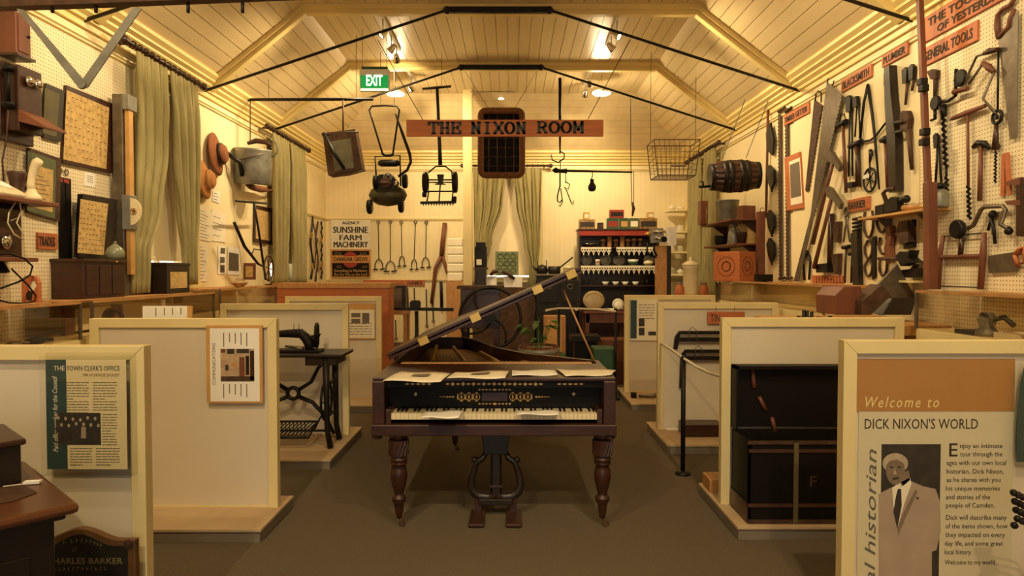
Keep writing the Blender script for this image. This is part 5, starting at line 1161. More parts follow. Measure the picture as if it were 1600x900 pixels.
# steelyard
YQ = 8.8; pq = at_depth(YQ)
t = wt('steelyard_scale', 'black iron steelyard balance with hooks and bulb weight', 'balance', pq, [('hanger', 'iron', [('t', [(875, 122), (875, 190), (875, 240)], [22, 20, 10], 0)]), ('upper_hook', 'iron', [('t', [(875, 236), (882, 240), (881, 248), (872, 254), (863, 250), (861, 241)], [7, 9, 10, 10, 9, 5], 0)]), ('beam', 'iron', [('t', [(884, 267), (988, 269)], [16, 12], 0)]), ('beam_head', 'iron', [('t', [(863, 266), (868, 266), (873, 267), (886, 267)], [10, 40, 26, 34], 0)]),
    ('link', 'iron', [('t', [(875, 250), (876, 266)], 6, 0), ('t', [(875, 268), (875, 292)], 10, 0), ('t', [(884, 270), (884, 286)], 6, 0)]), ('left_hook', 'iron', [('t', [(875, 290), (871, 306), (871, 314), (875, 317), (878, 312)], 9, 0), ('t', [(876, 294), (879, 316), (875, 323), (873, 320)], 7, 10)]), ('right_hook', 'iron', [('t', [(884, 284), (890, 288), (888, 296), (881, 292), (885, 297), (893, 318), (895, 320), (896, 314)], 7, 0)]),
    ('weight', 'iron', [('t', [(925, 280), (925, 285), (925, 291), (925, 296), (925, 299)], [26, 24, 55, 52, 30], 0)]), ('weight_hook', 'iron', [('t', [(925, 268), (926, 274), (924, 280)], 6, 0)])])
t = wt('tasselled_pull', 'long cord with a leather tassel hanging right of the balance', 'cord', pq, [('cord', 'iron', [('t', [(985, 154), (986, 268), (987, 320)], 5, 20), ('t', [(990, 268), (990, 318)], 5, 20)]), ('tassel', 'leather', [('t', [(988, 316), (990, 326), (988, 338)], [12, 22, 10], 20)])])
# wire cage
YG = 8.2; t = Thing('wire_cage', 'rectangular wire basket hanging at right above the china shelves', 'basket', P(1058, 275, YG))
f = [P(1028, 274, YG), P(1087, 274, YG), P(1094, 218, YG), P(1022, 218, YG)]; bk = [p + Vector((0, .42, 0)) for p in f]
def edge_wire(nm, A, B, r=.004): q = MB(); q.tube([A, B], r, 5); t.part(nm, q, 'rust')
for P4 in (f, bk):
    for i in range(4): edge_wire('frame_wire', P4[i], P4[(i + 1) % 4], .006)
for A, B in zip(f, bk): edge_wire('frame_wire', A, B, .006)
q = MB()
for i in range(1, 9):
    v = i / 9
    for A, B, C_, D in ((f[0], f[1], f[3], f[2]), (bk[0], bk[1], bk[3], bk[2]), (f[0], f[1], bk[0], bk[1])): q.tube([A.lerp(B, v), C_.lerp(D, v)], .003, 4)
for i in range(1, 6):
    v = i / 6
    for A, B, C_, D in ((f[0], f[3], f[1], f[2]), (bk[0], bk[3], bk[1], bk[2]), (f[0], bk[0], f[1], bk[1]), (f[0], f[3], bk[0], bk[3]), (f[1], f[2], bk[1], bk[2])): q.tube([A.lerp(B, v), C_.lerp(D, v)], .003, 4)
t.part('wire_mesh', q, 'rust')['kind'] = 'stuff'
q = MB(); q.box(f[0].x + .16, f[0].x + .34, YG - .006, YG, f[0].z + .10, f[0].z + .13); t.part('tin_tag', q, 'steel')
for k in (0, 1):
    p = (f[3] + bk[3]) / 2 if k == 0 else (f[2] + bk[2]) / 2
    q = MB(); q.tube([p, (p.x, p.y, 4.29 if p.x < KR else ZT - (p.x - KR) * .77)], .003, 5); t.part('hanging_wire', q, 'iron')
# barrel
c = P(1110, 277, 7.6); ax = Vector((.62, -.05, .02)).normalized()
t = Thing('oak_barrel', 'small dark oak barrel with iron hoops and tap, slung at right', 'barrel', c)
L = .52; n = 14
for k in range(n):
    a0, a1 = 2 * math.pi * k / n + .01, 2 * math.pi * (k + 1) / n - .01
    u = ax.orthogonal().normalized(); v = ax.cross(u); rows = []
    for i in range(9):
        h = i / 8; r = .135 + .04 * math.sin(math.pi * h)
        rows.append([c + ax * L * h + (u * math.cos(a) + v * math.sin(a)) * r for a in (a0, (a0 + a1) / 2, a1)])
    q = MB(); q.sheet(rows); t.part('stave', q, 'mwood', thick=.012)
for h in (.03, .28, .40, .62, .74, .97):
    r = .135 + .04 * math.sin(math.pi * h) + .008; q = MB(); q.lathe([(r, L * h - .025), (r + .002, L * h + .025)], c, ax, 24); t.part('hoop', q, 'iron', thick=.004)
q = MB(); q.lathe([(.125, .02), (.125, .03)], c, ax, 24); t.part('head', q, 'rwood'); q = MB(); q.lathe([(.125, L - .03), (.125, L - .02)], c, ax, 24); t.part('head', q, 'rwood')
q = MB(); q.tube([c + Vector((0, 0, -.10)), c + Vector((-.11, 0, -.11)), c + Vector((-.13, 0, -.10))], .014, 8); q.tube([c + Vector((-.08, 0, -.10)), c + Vector((-.08, 0, -.05)), c + Vector((-.12, 0, -.05))], .009, 6); t.part('tap', q, 'iron')
for h in (.25, .75):
    p = c + ax * L * h; q = MB(); q.tube([p + Vector((0, 0, .20)), Vector((min(2.9, p.x + .25), p.y, 3.5))], .004, 5); t.part('chain', q, 'iron')
# ================================================================ END WALL, LEFT OF THE POST
E_ = EWP
t = Thing('enamel_sign', 'white and black enamel farm machinery agency sign on end wall', 'sign', EW(548, 434))
a, b = EW(517, 434, .03), EW(579, 344, .03); sp = a.z + (b.z - a.z) * .495
y = YE - .032
q = MB(); q.box(a.x, b.x, y, y + .008, sp, b.z); t.part('white_plate', q, 'china', bev=.002)
q = MB(); q.box(a.x, b.x, y, y + .008, a.z, sp); t.part('lower_plate', q, mat('sign_tan', (196, 140, 70), .4))
def on_sign(txt, x0, x1, yb, cap, mt, par=None, off=.0008):
    A, B = EW(x0, yb), EW(x1, yb); yy = y - .001
    m = fit_text(txt, (A.x, yy, A.z), (B.x, yy, A.z), cap * 11.37 / 1050, (0, 0, 1))
    if off: m = bolder(m, (.0045 if cap > 7 else .003, 0, 0))
    return t.part('lettering', m, mt)
for s_, x0, x1, yb, cap in (('AGENCY', 535, 562, 350.5, 4.5), ('SUNSHINE', 521, 575, 364, 10), ('FARM', 531, 565, 375.5, 8.5), ('MACHINERY', 522, 575, 386.5, 9)): on_sign(s_, x0, x1, yb, cap, 'ink')
def plate(x0, x1, y0, y1, mt, d=.001, nm='printed_band'):
    A, B = EW(x0, y1), EW(x1, y0); q = MB(); q.box(A.x, B.x, y - d, y, A.z, B.z); return t.part(nm, q, mt)
plate(519.5, 577, 392, 399, 'black'); plate(519.5, 577, 411, 432, 'black')
c = EW(548, 406); q = MB(); q.lathe([(.135, 0), (.135, .0012)], (c.x, y, c.z), (0, -1, 0), 28); t.part('red_disc', q, 'redp')
plate(521, 576, 400.5, 410.5, mat('sign_tan', (196, 140, 70), .4), .002)
y -= .0022; on_sign('DANGAR GEDYE', 522, 575, 408, 6, 'ink'); y += .001
for x0, x1, sd in ((523, 534, 1), (562, 574, 2)):
    A, B = EW(x0, 398), EW(x1, 398); q = MB(); worn_marks(q, [Vector((A.x, y - .001, A.z)), Vector((B.x, y - .001, A.z))], (1, 0, 0), (0, 0, 1), 5, .04, sd, (0, -.0006, 0)); t.part('worn_lettering', q, 'gold')['kind'] = 'stuff'
for px_ in (530, 570):
    A = EW(px_, 417); q = MB(); q.lathe([(.055, 0), (.055, .001)], (A.x, y - .0005, A.z), (0, -1, 0), 18)
    for v in q.v: v.z = A.z + (v.z - A.z) * .5
    t.part('printed_oval', q, 'rust')
on_sign('Everything in Machinery', 523, 574, 425, 4.5, 'gold', off=0); on_sign('But the Man on the Land', 523, 574, 430.5, 4, 'gold', off=0)
for i, (x, yb, w, tilt) in enumerate(((592, 421, 7, 1), (610, 424, 8, 0), (628, 416, 5, 1), (647, 421, 5, -2), (665, 418, 6.5, -1))):
    labs = ['first', 'second', 'third', 'fourth', 'fifth']
    t = wt('drain_fork', labs[i] + ' long handled iron fork from the left on end wall', 'fork', E_, [('eye', 'iron', [('r', (x - tilt, 347), 24, 7, 30)]), ('shaft', 'iron', [('t', [(x - tilt, 350), (x, yb - 16)], 7, 30)]),
        ('fork', 'iron', [('t', [(x - w + 1, yb), (x - w + 1, yb - 8), (x - w * .5, yb - 14), (x, yb - 16), (x + w * .5, yb - 14), (x + w - 1, yb - 8), (x + w - 1, yb)], 8, 30)]), ('foot', 'iron', [('t', [(x - w - 2, yb), (x - 1.5, yb)], 11, 30)]), ('foot', 'iron', [('t', [(x + 1.5, yb), (x + w + 2, yb - 1)], 11, 30)])], 'long iron forks on the end wall')
wt('forked_branch', 'big forked wooden branch leaning on end wall by the post', 'branch', E_, [('trunk', 'rwood', [('t', [(695, 348), (692, 375), (690, 400)], [38, 40, 44], 60)]), ('left_limb', 'rwood', [('t', [(690, 398), (680, 420), (678, 440), (674, 474)], [34, 32, 30, 26], 60)]), ('right_limb', 'rwood', [('t', [(691, 398), (699, 425), (706, 445), (711, 455)], [32, 30, 24, 18], 60)])])
ts = wall_sign('trade_sign', 'narrow orange sign reading farmer low on end wall', E_, (568, 437.5, 446.5), 664, [('FARMER', .72, .97, .2, .6)])
q = MB(); worn_marks(q, [EW(596, 444.5, .0292), EW(631, 444.5, .0292)], (1, 0, 0), (0, 0, 1), 12, .05, 8, (0, -.001, 0)); ts.part('worn_lettering', q, 'ink')['kind'] = 'stuff'
for i, (x, y0, y1) in enumerate(((607, 497, 524), (618, 500, 528), (637, 450, 480), (647, 450, 480), (666, 452, 508), (676, 452, 500), (689, 440, 480), (698, 488, 512), (714, 415, 455))):
    wt('iron_rod_tool', ['dark rod tool with ring end at far left of lower end wall', 'second dark rod tool on lower end wall', 'short iron rod above the black stand', 'short iron rod right of the black stand', 'long iron rod with ring end below farmer sign', 'plain iron rod below the farmer sign', 'broad black iron bar beside forked branch', 'short black rod right of the stand arm', 'thin curved black rod beside the cream post'][i], 'iron rod', E_,
       [('rod', 'iron', [('t', [(x, y0), (x + 1, y1)], 26 if i == 6 else 10, 40)]), ('ring', 'iron', [('r', (x + 1, y1 + 2), 22, 7, 40)])], 'iron rods on the end wall')
for i, (y0, w) in enumerate(((372, 24), (385, 25), (398, 26), (412, 26), (426, 24))):
    A, B = P(699, y0 + 13.3, 10.9), P(699 + w, y0, 10.9); q = MB(); q.box(A.x, B.x, 10.85, 11.1, A.z, B.z)
    solo('paper_bundle', ['topmost', 'second', 'third', 'fourth', 'lowest'][i] + ' cream paper bundle stacked beside the post', 'paper bundle', q, 'paper', 'stack of paper bundles', bev=.02)
q = MB(); A = P(697, 437, 10.8); q.box(A.x, A.x + .29, 10.82, 11.15, 0, A.z - .03); solo('wooden_crate', 'plain tall crate below the paper bundles', 'crate', q, 'lwood', bev=.005)
# dark glazed box on a shelf and trunk beside the far partition
t = Thing('specimen_box', 'dark glass fronted box beside the farthest left partition', 'box', P(614, 486, 9.6))
A, B = P(596, 485, 9.6), P(633, 446, 9.6); q = MB(); q.box(A.x, B.x, 9.62, 9.85, A.z, B.z); t.part('body', q, 'bwood', bev=.005)
q = MB(); q.box(A.x + .03, B.x - .05, 9.612, 9.62, A.z + .04, B.z - .04); t.part('pane', q, 'steel')
t = Thing('low_table', 'plain low table carrying the dark glass fronted box', 'table', P(614, 488, 9.6)); q = MB(); q.box(A.x - .05, B.x + .03, 9.58, 9.9, A.z - .06, A.z - .002); t.part('top', q, 'lwood', bev=.003)
for xx in (A.x - .04, B.x - .03):
    for yy in (9.6, 9.84): q = MB(); q.box(xx, xx + .05, yy, yy + .05, 0, A.z - .06); t.part('leg', q, 'lwood')
c = P(606, 545, 8.9)
t = Thing('domed_trunk', 'red-brown domed trunk on floor beside the far partition', 'trunk', (c.x, 8.9, 0)); A, B = P(585, 560, 8.9), P(622, 545, 8.9)
q = MB(); q.box(A.x, B.x, 8.95, 9.43, 0, .48); t.part('body', q, 'mwood', bev=.005)
q = MB(); q.prism([(A.x, 9.19 - .24 * math.cos(k * math.pi / 10), .48 + .12 * math.sin(k * math.pi / 10)) for k in range(11)], (B.x - A.x, 0, 0)); t.part('lid', q, 'mwood')
# black stand with bar and block
YT = 7.7; pt = at_depth(YT)
t = wt('iron_work_stand', 'black iron work stand with block, bar and curved legs', 'stand', pt, [('bar', 'iron', [('p', [(631, 480), (709, 481), (709, 486), (631, 485)], -15, 40)]), ('block', 'iron', [('p', [(642, 472), (645, 469), (656, 469), (658, 472), (657, 481), (642, 481)], -40, 90)])])
base = P(651, 486, YT); q = MB(); q.tube([base, (base.x, base.y, .25)], .022, 8); t.part('pole', q, 'iron')
for a in (.3, 2.4, 4.5):
    d = Vector((math.cos(a), math.sin(a), 0)); o = Vector((base.x, base.y, 0)); q = MB(); q.tube([o + Vector((0, 0, .85)), o + d * .18 + Vector((0, 0, .6)), o + d * .26 + Vector((0, 0, .3)), o + d * .34 + Vector((0, 0, .012))], .012, 6); t.part('leg', q, 'iron')
# chaff cutter flywheel
YF = 7.0; c = P(766, 497, YF); Rw = .32
t = Thing('chaff_cutter', 'iron chaff cutter with large spoked flywheel behind the piano lid', 'chaff cutter', (c.x, YF, 0))
q = MB(); q.ring(c, (0, 1, 0), Rw, .017, 40, 8); fw = t.part('flywheel', q, 'iron')
for k in range(4):
    a = .5 + k * math.pi / 2; q = MB(); pts = []
    for i in range(7):
        f = i / 6; aa = a + 1.0 * (1 - f); pts.append(c + Vector((Rw * f * math.cos(aa), 0, Rw * f * math.sin(aa))))
    q.tube(pts, [.018, .017, .016, .014, .013, .012, .012], 6); t.part('spoke', q, 'iron', parent=fw)
q = MB(); q.lathe([(.05, -.05), (.05, .05)], c, (0, 1, 0), 14); t.part('hub', q, 'iron', parent=fw)
q = MB(); q.tube([c, c + Vector((0, .45, 0))], .02, 8); t.part('axle', q, 'iron')
q = MB(); q.box(c.x - .32, c.x + .10, YF + .14, YF + .60, c.z - .12, c.z + .30); t.part('feed_box', q, 'dwood', bev=.006)
q = MB(); q.prism([(c.x - .36, YF + .12, c.z + .30), (c.x + .14, YF + .12, c.z + .30), (c.x + .14, YF + .12, c.z + .33), (c.x - .36, YF + .12, c.z + .33)], (0, .5, 0)); t.part('feed_tray', q, 'rust')
for sx in (-.28, .06):
    for sy in (.16, .55): q = MB(); q.box(c.x + sx - .03, c.x + sx + .03, YF + sy - .03, YF + sy + .03, 0, c.z - .12); t.part('leg', q, 'dwood')
# half barrel planter with plant
c = Vector((.28, 7.0, 0)); t = Thing('barrel_planter', 'half barrel with a leafy green plant behind the piano', 'planter', c)
for k in range(16):
    a0, a1 = 2 * math.pi * k / 16 + .012, 2 * math.pi * (k + 1) / 16 - .012; rows = []
    for i in range(6): h = i / 5; r = .20 + .045 * math.sin(math.pi * h); rows.append([c + Vector((r * math.cos(a), r * math.sin(a), .80 * h)) for a in (a0, (a0 + a1) / 2, a1)])
    q = MB(); q.sheet(rows); t.part('stave', q, 'rwood', thick=.012)
for h in (.1, .5, .93):
    r = .20 + .045 * math.sin(math.pi * h) + .008; q = MB(); q.lathe([(r, .8 * h - .03), (r, .8 * h + .03)], c, n=24); t.part('hoop', q, 'zinc', thick=.004)
q = MB(); q.lathe([(.19, .74), (.19, .76)], c, n=20); t.part('soil', q, 'leather')
random.seed(3)
for k in range(16):
    a = random.uniform(0, 6.28); r = random.uniform(.05, .24); h = random.uniform(.86, 1.08); p = c + Vector((r * math.cos(a), r * math.sin(a), h)); d = Vector((math.cos(a), math.sin(a), -.2)); s_ = Vector((-math.sin(a), math.cos(a), 0)); l = random.uniform(.08, .13)
    q = MB(); up = Vector((0, 0, .02)); q.add([p - d * l * .5, p + s_ * l * .3 + up, p + d * l * .7 - up, p - s_ * l * .3 + up], [(0, 1, 2), (0, 2, 3)]); q.tube([p - d * l * .5, c + Vector((.02 * math.cos(a), .02 * math.sin(a), .755))], .003, 4); t.part('leaf', q, 'leaf')
# end window: green tray, white blocks, lantern
yw = 11.0
t = Thing('patty_pan_tray', 'green tray of round moulds propped before the end window', 'baking tray', P(792, 430, yw)); A, B = P(774, 430, yw), P(810, 393, yw)
q = MB(); q.box(A.x, B.x, yw, yw + .025, A.z, B.z); t.part('tray', q, mat('sage_tin', (112, 124, 84), .5, var=.15), bev=.006)
for i in range(3):
    for j in range(3):
        q = MB(); q.ring((A.x + (B.x - A.x) * (.22 + .28 * i), yw - .003, A.z + (B.z - A.z) * (.20 + .3 * j)), (0, 1, 0), .042, .008, 16, 6); t.part('mould', q, mat('sage_tin_dark', (84, 94, 62), .5))
yq = 10.85
for x0, x1, lab in ((757, 776, 'small white box left of the green tray'), (787, 816, 'long white box under the green tray')):
    A, B = P(x0, 449, yq), P(x1, 432, yq); q = MB(); q.box(A.x, B.x, yq, yq + .14, A.z, B.z); solo('white_box', lab, 'box', q, 'white', 'white boxes before the end window', bev=.004)
A, B = P(728, 470, yq), P(835, 449.2, yq); q = MB(); q.box(A.x, B.x, yq - .1, yq + .3, 0, B.z); solo('work_bench', 'dark brown bench below the end window', 'bench', q, 'rust', bev=.006)
c = P(750, 420, 10.6); t = Thing('magic_lantern', 'black upright lantern-like machine left of the end window', 'lantern', (c.x, 10.6, B.z)); zb = B.z
for (x0, x1, y0, y1, nm, mt) in ((741, 760, 385, 418, 'body', 'iron'), (739, 762, 418, 421, 'base_plate', 'rust'), (743, 758, 378, 386, 'top', 'iron'), (742, 759, 421, 450, 'stand', 'bwood')):
    A, B = P(x0, y1, 10.65), P(x1, y0, 10.65); q = MB(); q.box(A.x, B.x, 10.76, 10.94, max(A.z, zb), B.z); t.part(nm, q, mt, bev=.004)
A, B = P(744, 414, 10.64), P(752, 405, 10.64); q = MB(); q.box(A.x, B.x, 10.74, 10.76, A.z, B.z); t.part('label_plate', q, 'paper')
for (p0, p1, lab) in (((784, 425), (804, 436), 'dark carved wooden bird-like tool on the white boxes'), ((766, 430), (778, 424), 'short dark tool beside the green tray')):
    q = MB(); A, B = P(*p0, yq - .03), P(*p1, yq - .03); q.tube([A, A.lerp(B, .5) + Vector((0, 0, .03)), B], [.02, .04, .02], 8); solo('carved_tool', lab, 'tool', q, 'leather')
# ================================================================ STOVE, DRESSER, CHINA
ys = 10.55
t = Thing('iron_stove', 'black iron cooking range carrying kettles and saucepan', 'stove', (P(870, 430, ys).x, ys, 0)); A, B = P(838, 470, ys), P(902, 428, ys)
q = MB(); q.box(A.x, B.x, ys + .02, ys + .5, 0, B.z - .03); t.part('body', q, 'iron', bev=.006)
q = MB(); q.box(A.x - .02, B.x, ys, ys + .52, B.z - .03, B.z); t.part('top_plate', q, 'steel', bev=.004)
for k in range(2):
    q = MB(); q.box(A.x + .06 + .33 * k, A.x + .34 + .33 * k, ys + .005, ys + .02, B.z - .45, B.z - .10); d = t.part('oven_door', q, 'iron', bev=.006)
    q = MB(); q.ring((A.x + .20 + .33 * k, ys, B.z - .2), (0, 1, 0), .04, .008, 14, 5); t.part('handle', q, 'steel', parent=d)
zt = B.z
def vessel(name, label, cat, px, prof, mt, y, z, extra=None):
    x = P(px, 423, y).x; t = Thing(name, label, cat, (x, y, z)); q = MB(); q.lathe(prof, (x, y, z), n=18); t.part('body', q, mt); return t, Vector((x, y, z))
t, c = vessel('iron_kettle', 'black kettle with tall hoop handle on the stove', 'kettle', 847, [(.075, 0), (.09, .02), (.095, .07), (.08, .12), (.03, .14), (.005, .15)], 'iron', ys + .2, zt)
q = MB(); q.ring(c + Vector((0, 0, .17)), (0, 1, 0), .075, .008, 16, 6, -.6, 3.74, ref=(1, 0, 0)); t.part('hoop_handle', q, 'iron'); q = MB(); q.tube([c + Vector((-.08, 0, .05)), c + Vector((-.15, 0, .12))], [.02, .012], 8); t.part('spout', q, 'iron')
t, c = vessel('iron_saucepan', 'black saucepan with long slanting handle on the stove', 'saucepan', 866, [(.09, 0), (.10, .02), (.10, .12), (.092, .12), (.09, .02)], 'iron', ys + .2, zt)
q = MB(); q.tube([c + Vector((.09, 0, .10)), P(895, 402, ys + .2)], [.012, .014], 6); t.part('long_handle', q, 'iron')
t, c = vessel('enamel_canister', 'pale enamel canister with lid on the stove', 'canister', 888, [(.075, 0), (.08, .01), (.08, .09), (.085, .095), (.085, .11), (.02, .12), (.02, .13)], 'ivory', ys + .2, zt)
# dresser
yd = 10.80; DX0, DX1 = P(904, 400, yd).x, P(1030, 400, yd).x; zf = lambda py: P(900, py, yd).z
t = Thing('kitchen_dresser', 'dark red open dresser with lace-edged shelves and tins', 'dresser', ((DX0 + DX1) / 2, yd, 0))
for xx in (DX0, DX1 - .03):
    q = MB(); q.box(xx, xx + .03, yd, yd + .34, 0, zf(360)); t.part('side', q, 'mwood', bev=.003)
q = MB(); q.box(DX0 + .03, DX1 - .03, yd + .32, yd + .34, 0, zf(360)); t.part('back', q, 'bwood')
q = MB(); q.box(DX0 - .015, DX1 + .015, yd - .015, yd + .34, zf(360), zf(357.5)); t.part('top', q, 'mwood', bev=.003)
q = MB(); q.box(DX0, DX1, yd - .004, yd + .02, zf(368), zf(360)); t.part('frieze', q, 'redp')
SH = [zf(386), zf(415), zf(445.5)]
for z in SH:
    q = MB(); q.box(DX0 + .03, DX1 - .03, yd, yd + .32, z - .02, z); t.part('shelf', q, 'mwood')
q = MB(); q.box(DX0, DX1, yd - .02, yd + .34, .0, SH[2] - .42); t.part('base_cupboard', q, 'mwood', bev=.004)
for z in SH[:2]:   # scalloped paper edging
    n = 15; wv = (DX1 - DX0 - .08) / n
    for k in range(n):
        if k == 6 and z == SH[0]: continue
        x0 = DX0 + .04 + wv * k; q = MB(); q.prism([(x0, yd - .004, z), (x0 + wv * .98, yd - .004, z), (x0 + wv * .98, yd - .004, z - .06), (x0 + wv * .72, yd - .004, z - .085), (x0 + wv * .5, yd - .004, z - .14), (x0 + wv * .28, yd - .004, z - .085), (x0, yd - .004, z - .06)], (0, .003, 0)); lc = t.part('scalloped_edging', q, 'paper')
        q = MB()
        for dx in (.25, .75): q.lathe([(.014, 0), (.014, .001)], (x0 + wv * dx, yd - .0045, z - .045), (0, -1, 0), 8)
        q.lathe([(.010, 0), (.010, .001)], (x0 + wv * .5, yd - .0045, z - .085), (0, -1, 0), 8); lk = t.part('cut_holes', q, 'bwood', parent=lc); lk['kind'] = 'stuff'
def tin(label, x0, x1, y0, y1, mt, band, z=None, dy=.12, grp='tins on top of the dresser'):
    A, B = P(x0, y1, yd + .04), P(x1, y0, yd + .04); zb = zf(357.5) if z is None else z; h = B.z - A.z
    t = Thing('grocery_tin', label, 'tin', ((A.x + B.x) / 2, yd + .1, zb), grp); q = MB(); q.box(A.x, B.x, yd + .04, yd + .04 + dy, zb, zb + h); t.part('body', q, mt, bev=.004)
    q = MB(); q.box(A.x + .015, B.x - .015, yd + .037, yd + .04, zb + h * .22, zb + h * .72); t.part('paper_label', q, band); return zb + h
z1 = tin('patterned tin at the left end of the dresser top', 905, 930, 343, 358, mat('tin_pattern', (150, 116, 66), .4, var=.6, scale=30), 'ink')
tin('little pale box on the patterned left tin', 912, 921, 332, 343, 'ywood', 'paper', z1)
tin('small dark round-labelled tin on the dresser top', 934, 943, 348, 358, 'bwood', 'rust')
z2 = tin('tall green tin with red label on the dresser top', 949, 967, 341, 358, 'green', 'redp')
tin('green tin with pale label beside the red one', 969, 982, 341, 358, 'green', 'ywood')
tin('wide red and dark tin stacked on the green tins', 953, 975, 328, 341, 'redp', 'bwood', z2)
tin('green tin with grey label right of centre on the dresser', 984, 998, 341, 358, mat('tin_green', (86, 96, 60), .5), 'paper')
z3 = tin('patterned tin at the right end of the dresser top', 1000, 1027, 341, 358, mat('tin_pattern', (150, 116, 66), .4, var=.6, scale=30), 'ink')
tin('little pale box on the patterned right tin', 1012, 1022, 332, 341, 'ywood', 'paper', z3)
def on_shelf(name, label, cat, px, prof, mt, z, y=None, grp=None, lid=None):
    y = y or yd + .12; x = P(px, 423, y).x; tt = Thing(name, label, cat, (x, y, z), grp); q = MB(); q.lathe(prof, (x, y, z), n=16); tt.part('body', q, mt)
    if lid: q = MB(); q.lathe(lid[0], (x, y, z), n=16); tt.part('lid', q, lid[1])
    return tt, Vector((x, y, z))
on_shelf('silver_dish', 'wide silver dish on the top shelf of dresser', 'dish', 922, [(.06, 0), (.08, .01), (.13, .05), (.135, .055), (.10, .03)], 'chrome', SH[0])
for k, (px, h) in enumerate(((942, .10), (952, .15), (962, .10), (972, .15), (981, .10), (990, .11), (1000, .11))):
    on_shelf('storage_jar', ['first', 'second, tall', 'third', 'fourth, tall', 'fifth', 'sixth', 'seventh'][k] + ' brown storage jar from left on the dresser shelf', 'jar', px, [(.035, 0), (.04, .01), (.04, h - .02), (.03, h)], 'rust' if h < .14 else 'lwood', SH[0], grp='storage jars on the dresser', lid=([(.041, h - .005), (.043, h + .02), (.03, h + .035), (.005, h + .04)], 'lwood'))
def plate_up(label, px, r, mt, z, y=None, asp=1.0, name='china_plate', rim='china'):
    y = y or yd + .22; x = P(px, 423, y).x; c = Vector((x, y, z + r)); tt = Thing(name, label, 'plate', (x, y, z), 'plates on the dresser'); q = MB(); q.lathe([(.004, .012), (r * .6, .012), (r * .95, -.004), (r, -.006), (r * .97, -.010), (r * .6, .004), (.004, .004)], c, (0, -1, .15), 24)
    for v in q.v: v.x = x + (v.x - x) * asp
    tt.part('dish', q, mt); q = MB(); q.ring(c + Vector((0, -.012, 0)), (0, -1, .15), r * .8, .003, 24, 4)
    for v in q.v: v.x = x + (v.x - x) * asp
    tt.part('painted_ring', q, rim)
plate_up('grey oval plate standing in the middle of dresser', 967, .085, 'zinc', SH[1], asp=1.25)
plate_up('clear grey plate at left of the dresser middle shelf', 916, .10, 'zinc', SH[1]); plate_up('clear grey plate behind the flowered jug', 946, .095, 'zinc', SH[1]); plate_up('pale plate at right of dresser middle shelf', 1014, .09, 'china', SH[1])
t, c = on_shelf('flowered_jug', 'small white jug with red flowers on the dresser', 'jug', 934, [(.03, 0), (.042, .03), (.035, .07), (.045, .10), (.04, .10)], 'china', SH[1], yd + .08)
for k in range(3): q = MB(); q.ball(c + Vector((-.02 + .02 * k, -.04, .05 + .02 * (k % 2))), .012, 8, 5); t.part('painted_flower', q, 'redp')
t, c = on_shelf('painted_bowl', 'white bowl with green leaves on the dresser', 'bowl', 989, [(.04, 0), (.06, .02), (.09, .10), (.085, .10), (.04, .02)], 'china', SH[1], yd + .1)
for k in range(7): a = -2.6 + k * .35; q = MB(); q.ball(c + Vector((.072 * math.cos(a), .072 * math.sin(a), .045)), (.014, .014, .035), 6, 5); t.part('painted_leaf', q, 'green')
on_shelf('covered_dish', 'pale covered dish at right of the dresser middle shelf', 'dish', 1013, [(.05, 0), (.08, .03), (.085, .05), (.06, .075), (.01, .09)], 'ivory', SH[1], yd + .1)
for k, px in enumerate((946, 962, 977, 993)):
    on_shelf('china_bowl', ['leftmost', 'second', 'third', 'rightmost'][k] + ' small china bowl on the bottom dresser shelf', 'bowl', px, [(.03, 0), (.035, .01), (.06, .055), (.056, .055), (.03, .015)], 'china', SH[2], yd + .1, 'bowls on the bottom shelf')
for k, px in enumerate((912, 920, 929, 1004, 1011, 1018)):
    on_shelf('drinking_glass', ['first glass from left on the bottom dresser shelf', 'second glass from left on the bottom shelf', 'third glass from left on the bottom shelf', 'third glass from the right on the bottom shelf', 'second glass from the right on the bottom shelf', 'rightmost glass on the bottom dresser shelf'][k], 'glass', px, [(.022, 0), (.03, .09), (.028, .09), (.02, .005)], 'acrylic', SH[2], yd + .1, 'glasses on the bottom shelf')
# kitchen table before the dresser with platters
yt = 10.05; t = Thing('kitchen_table', 'red-brown kitchen table heaped with cloth before the dresser', 'table', (1.45, yt, 0)); A, B = P(912, 490, yt), P(986, 486, yt)
q = MB(); q.box(A.x, B.x, yt, yt + .62, A.z, A.z + .03); t.part('top', q, 'rwood', bev=.004); q = MB(); q.box(A.x + .04, B.x - .04, yt + .03, yt + .05, A.z - .14, A.z); t.part('apron', q, 'rwood')
for xx in (A.x + .03, B.x - .09):
    for yy in (yt + .03, yt + .53): q = MB(); q.box(xx, xx + .06, yy, yy + .06, 0, A.z); t.part('leg', q, 'rwood')
zt = A.z + .03
plate_up('large oval grey platter leaning on the dresser base', 928, .15, mat('platter', (150, 132, 96), .35), zt, yt + .5, 1.15, 'oval_platter', 'lwood')
plate_up('blue patterned plate at right of the kitchen table', 966, .09, 'china', zt, yt + .4, 1.0, 'patterned_plate', 'teal')
q = MB(); rows = []
for j in range(7):
    rows.append([Vector((P(900 + 12 * i, 423, yt).x, yt + .06 + .04 * j, zt + .012 + .035 * abs(math.sin(i * 1.3 + j * .9)) * (1 - j / 9))) for i in range(8)])
q.sheet(rows); solo('white_cloth', 'crumpled white cloth lying on the kitchen table', 'cloth', q, 'paper', thick=.004)
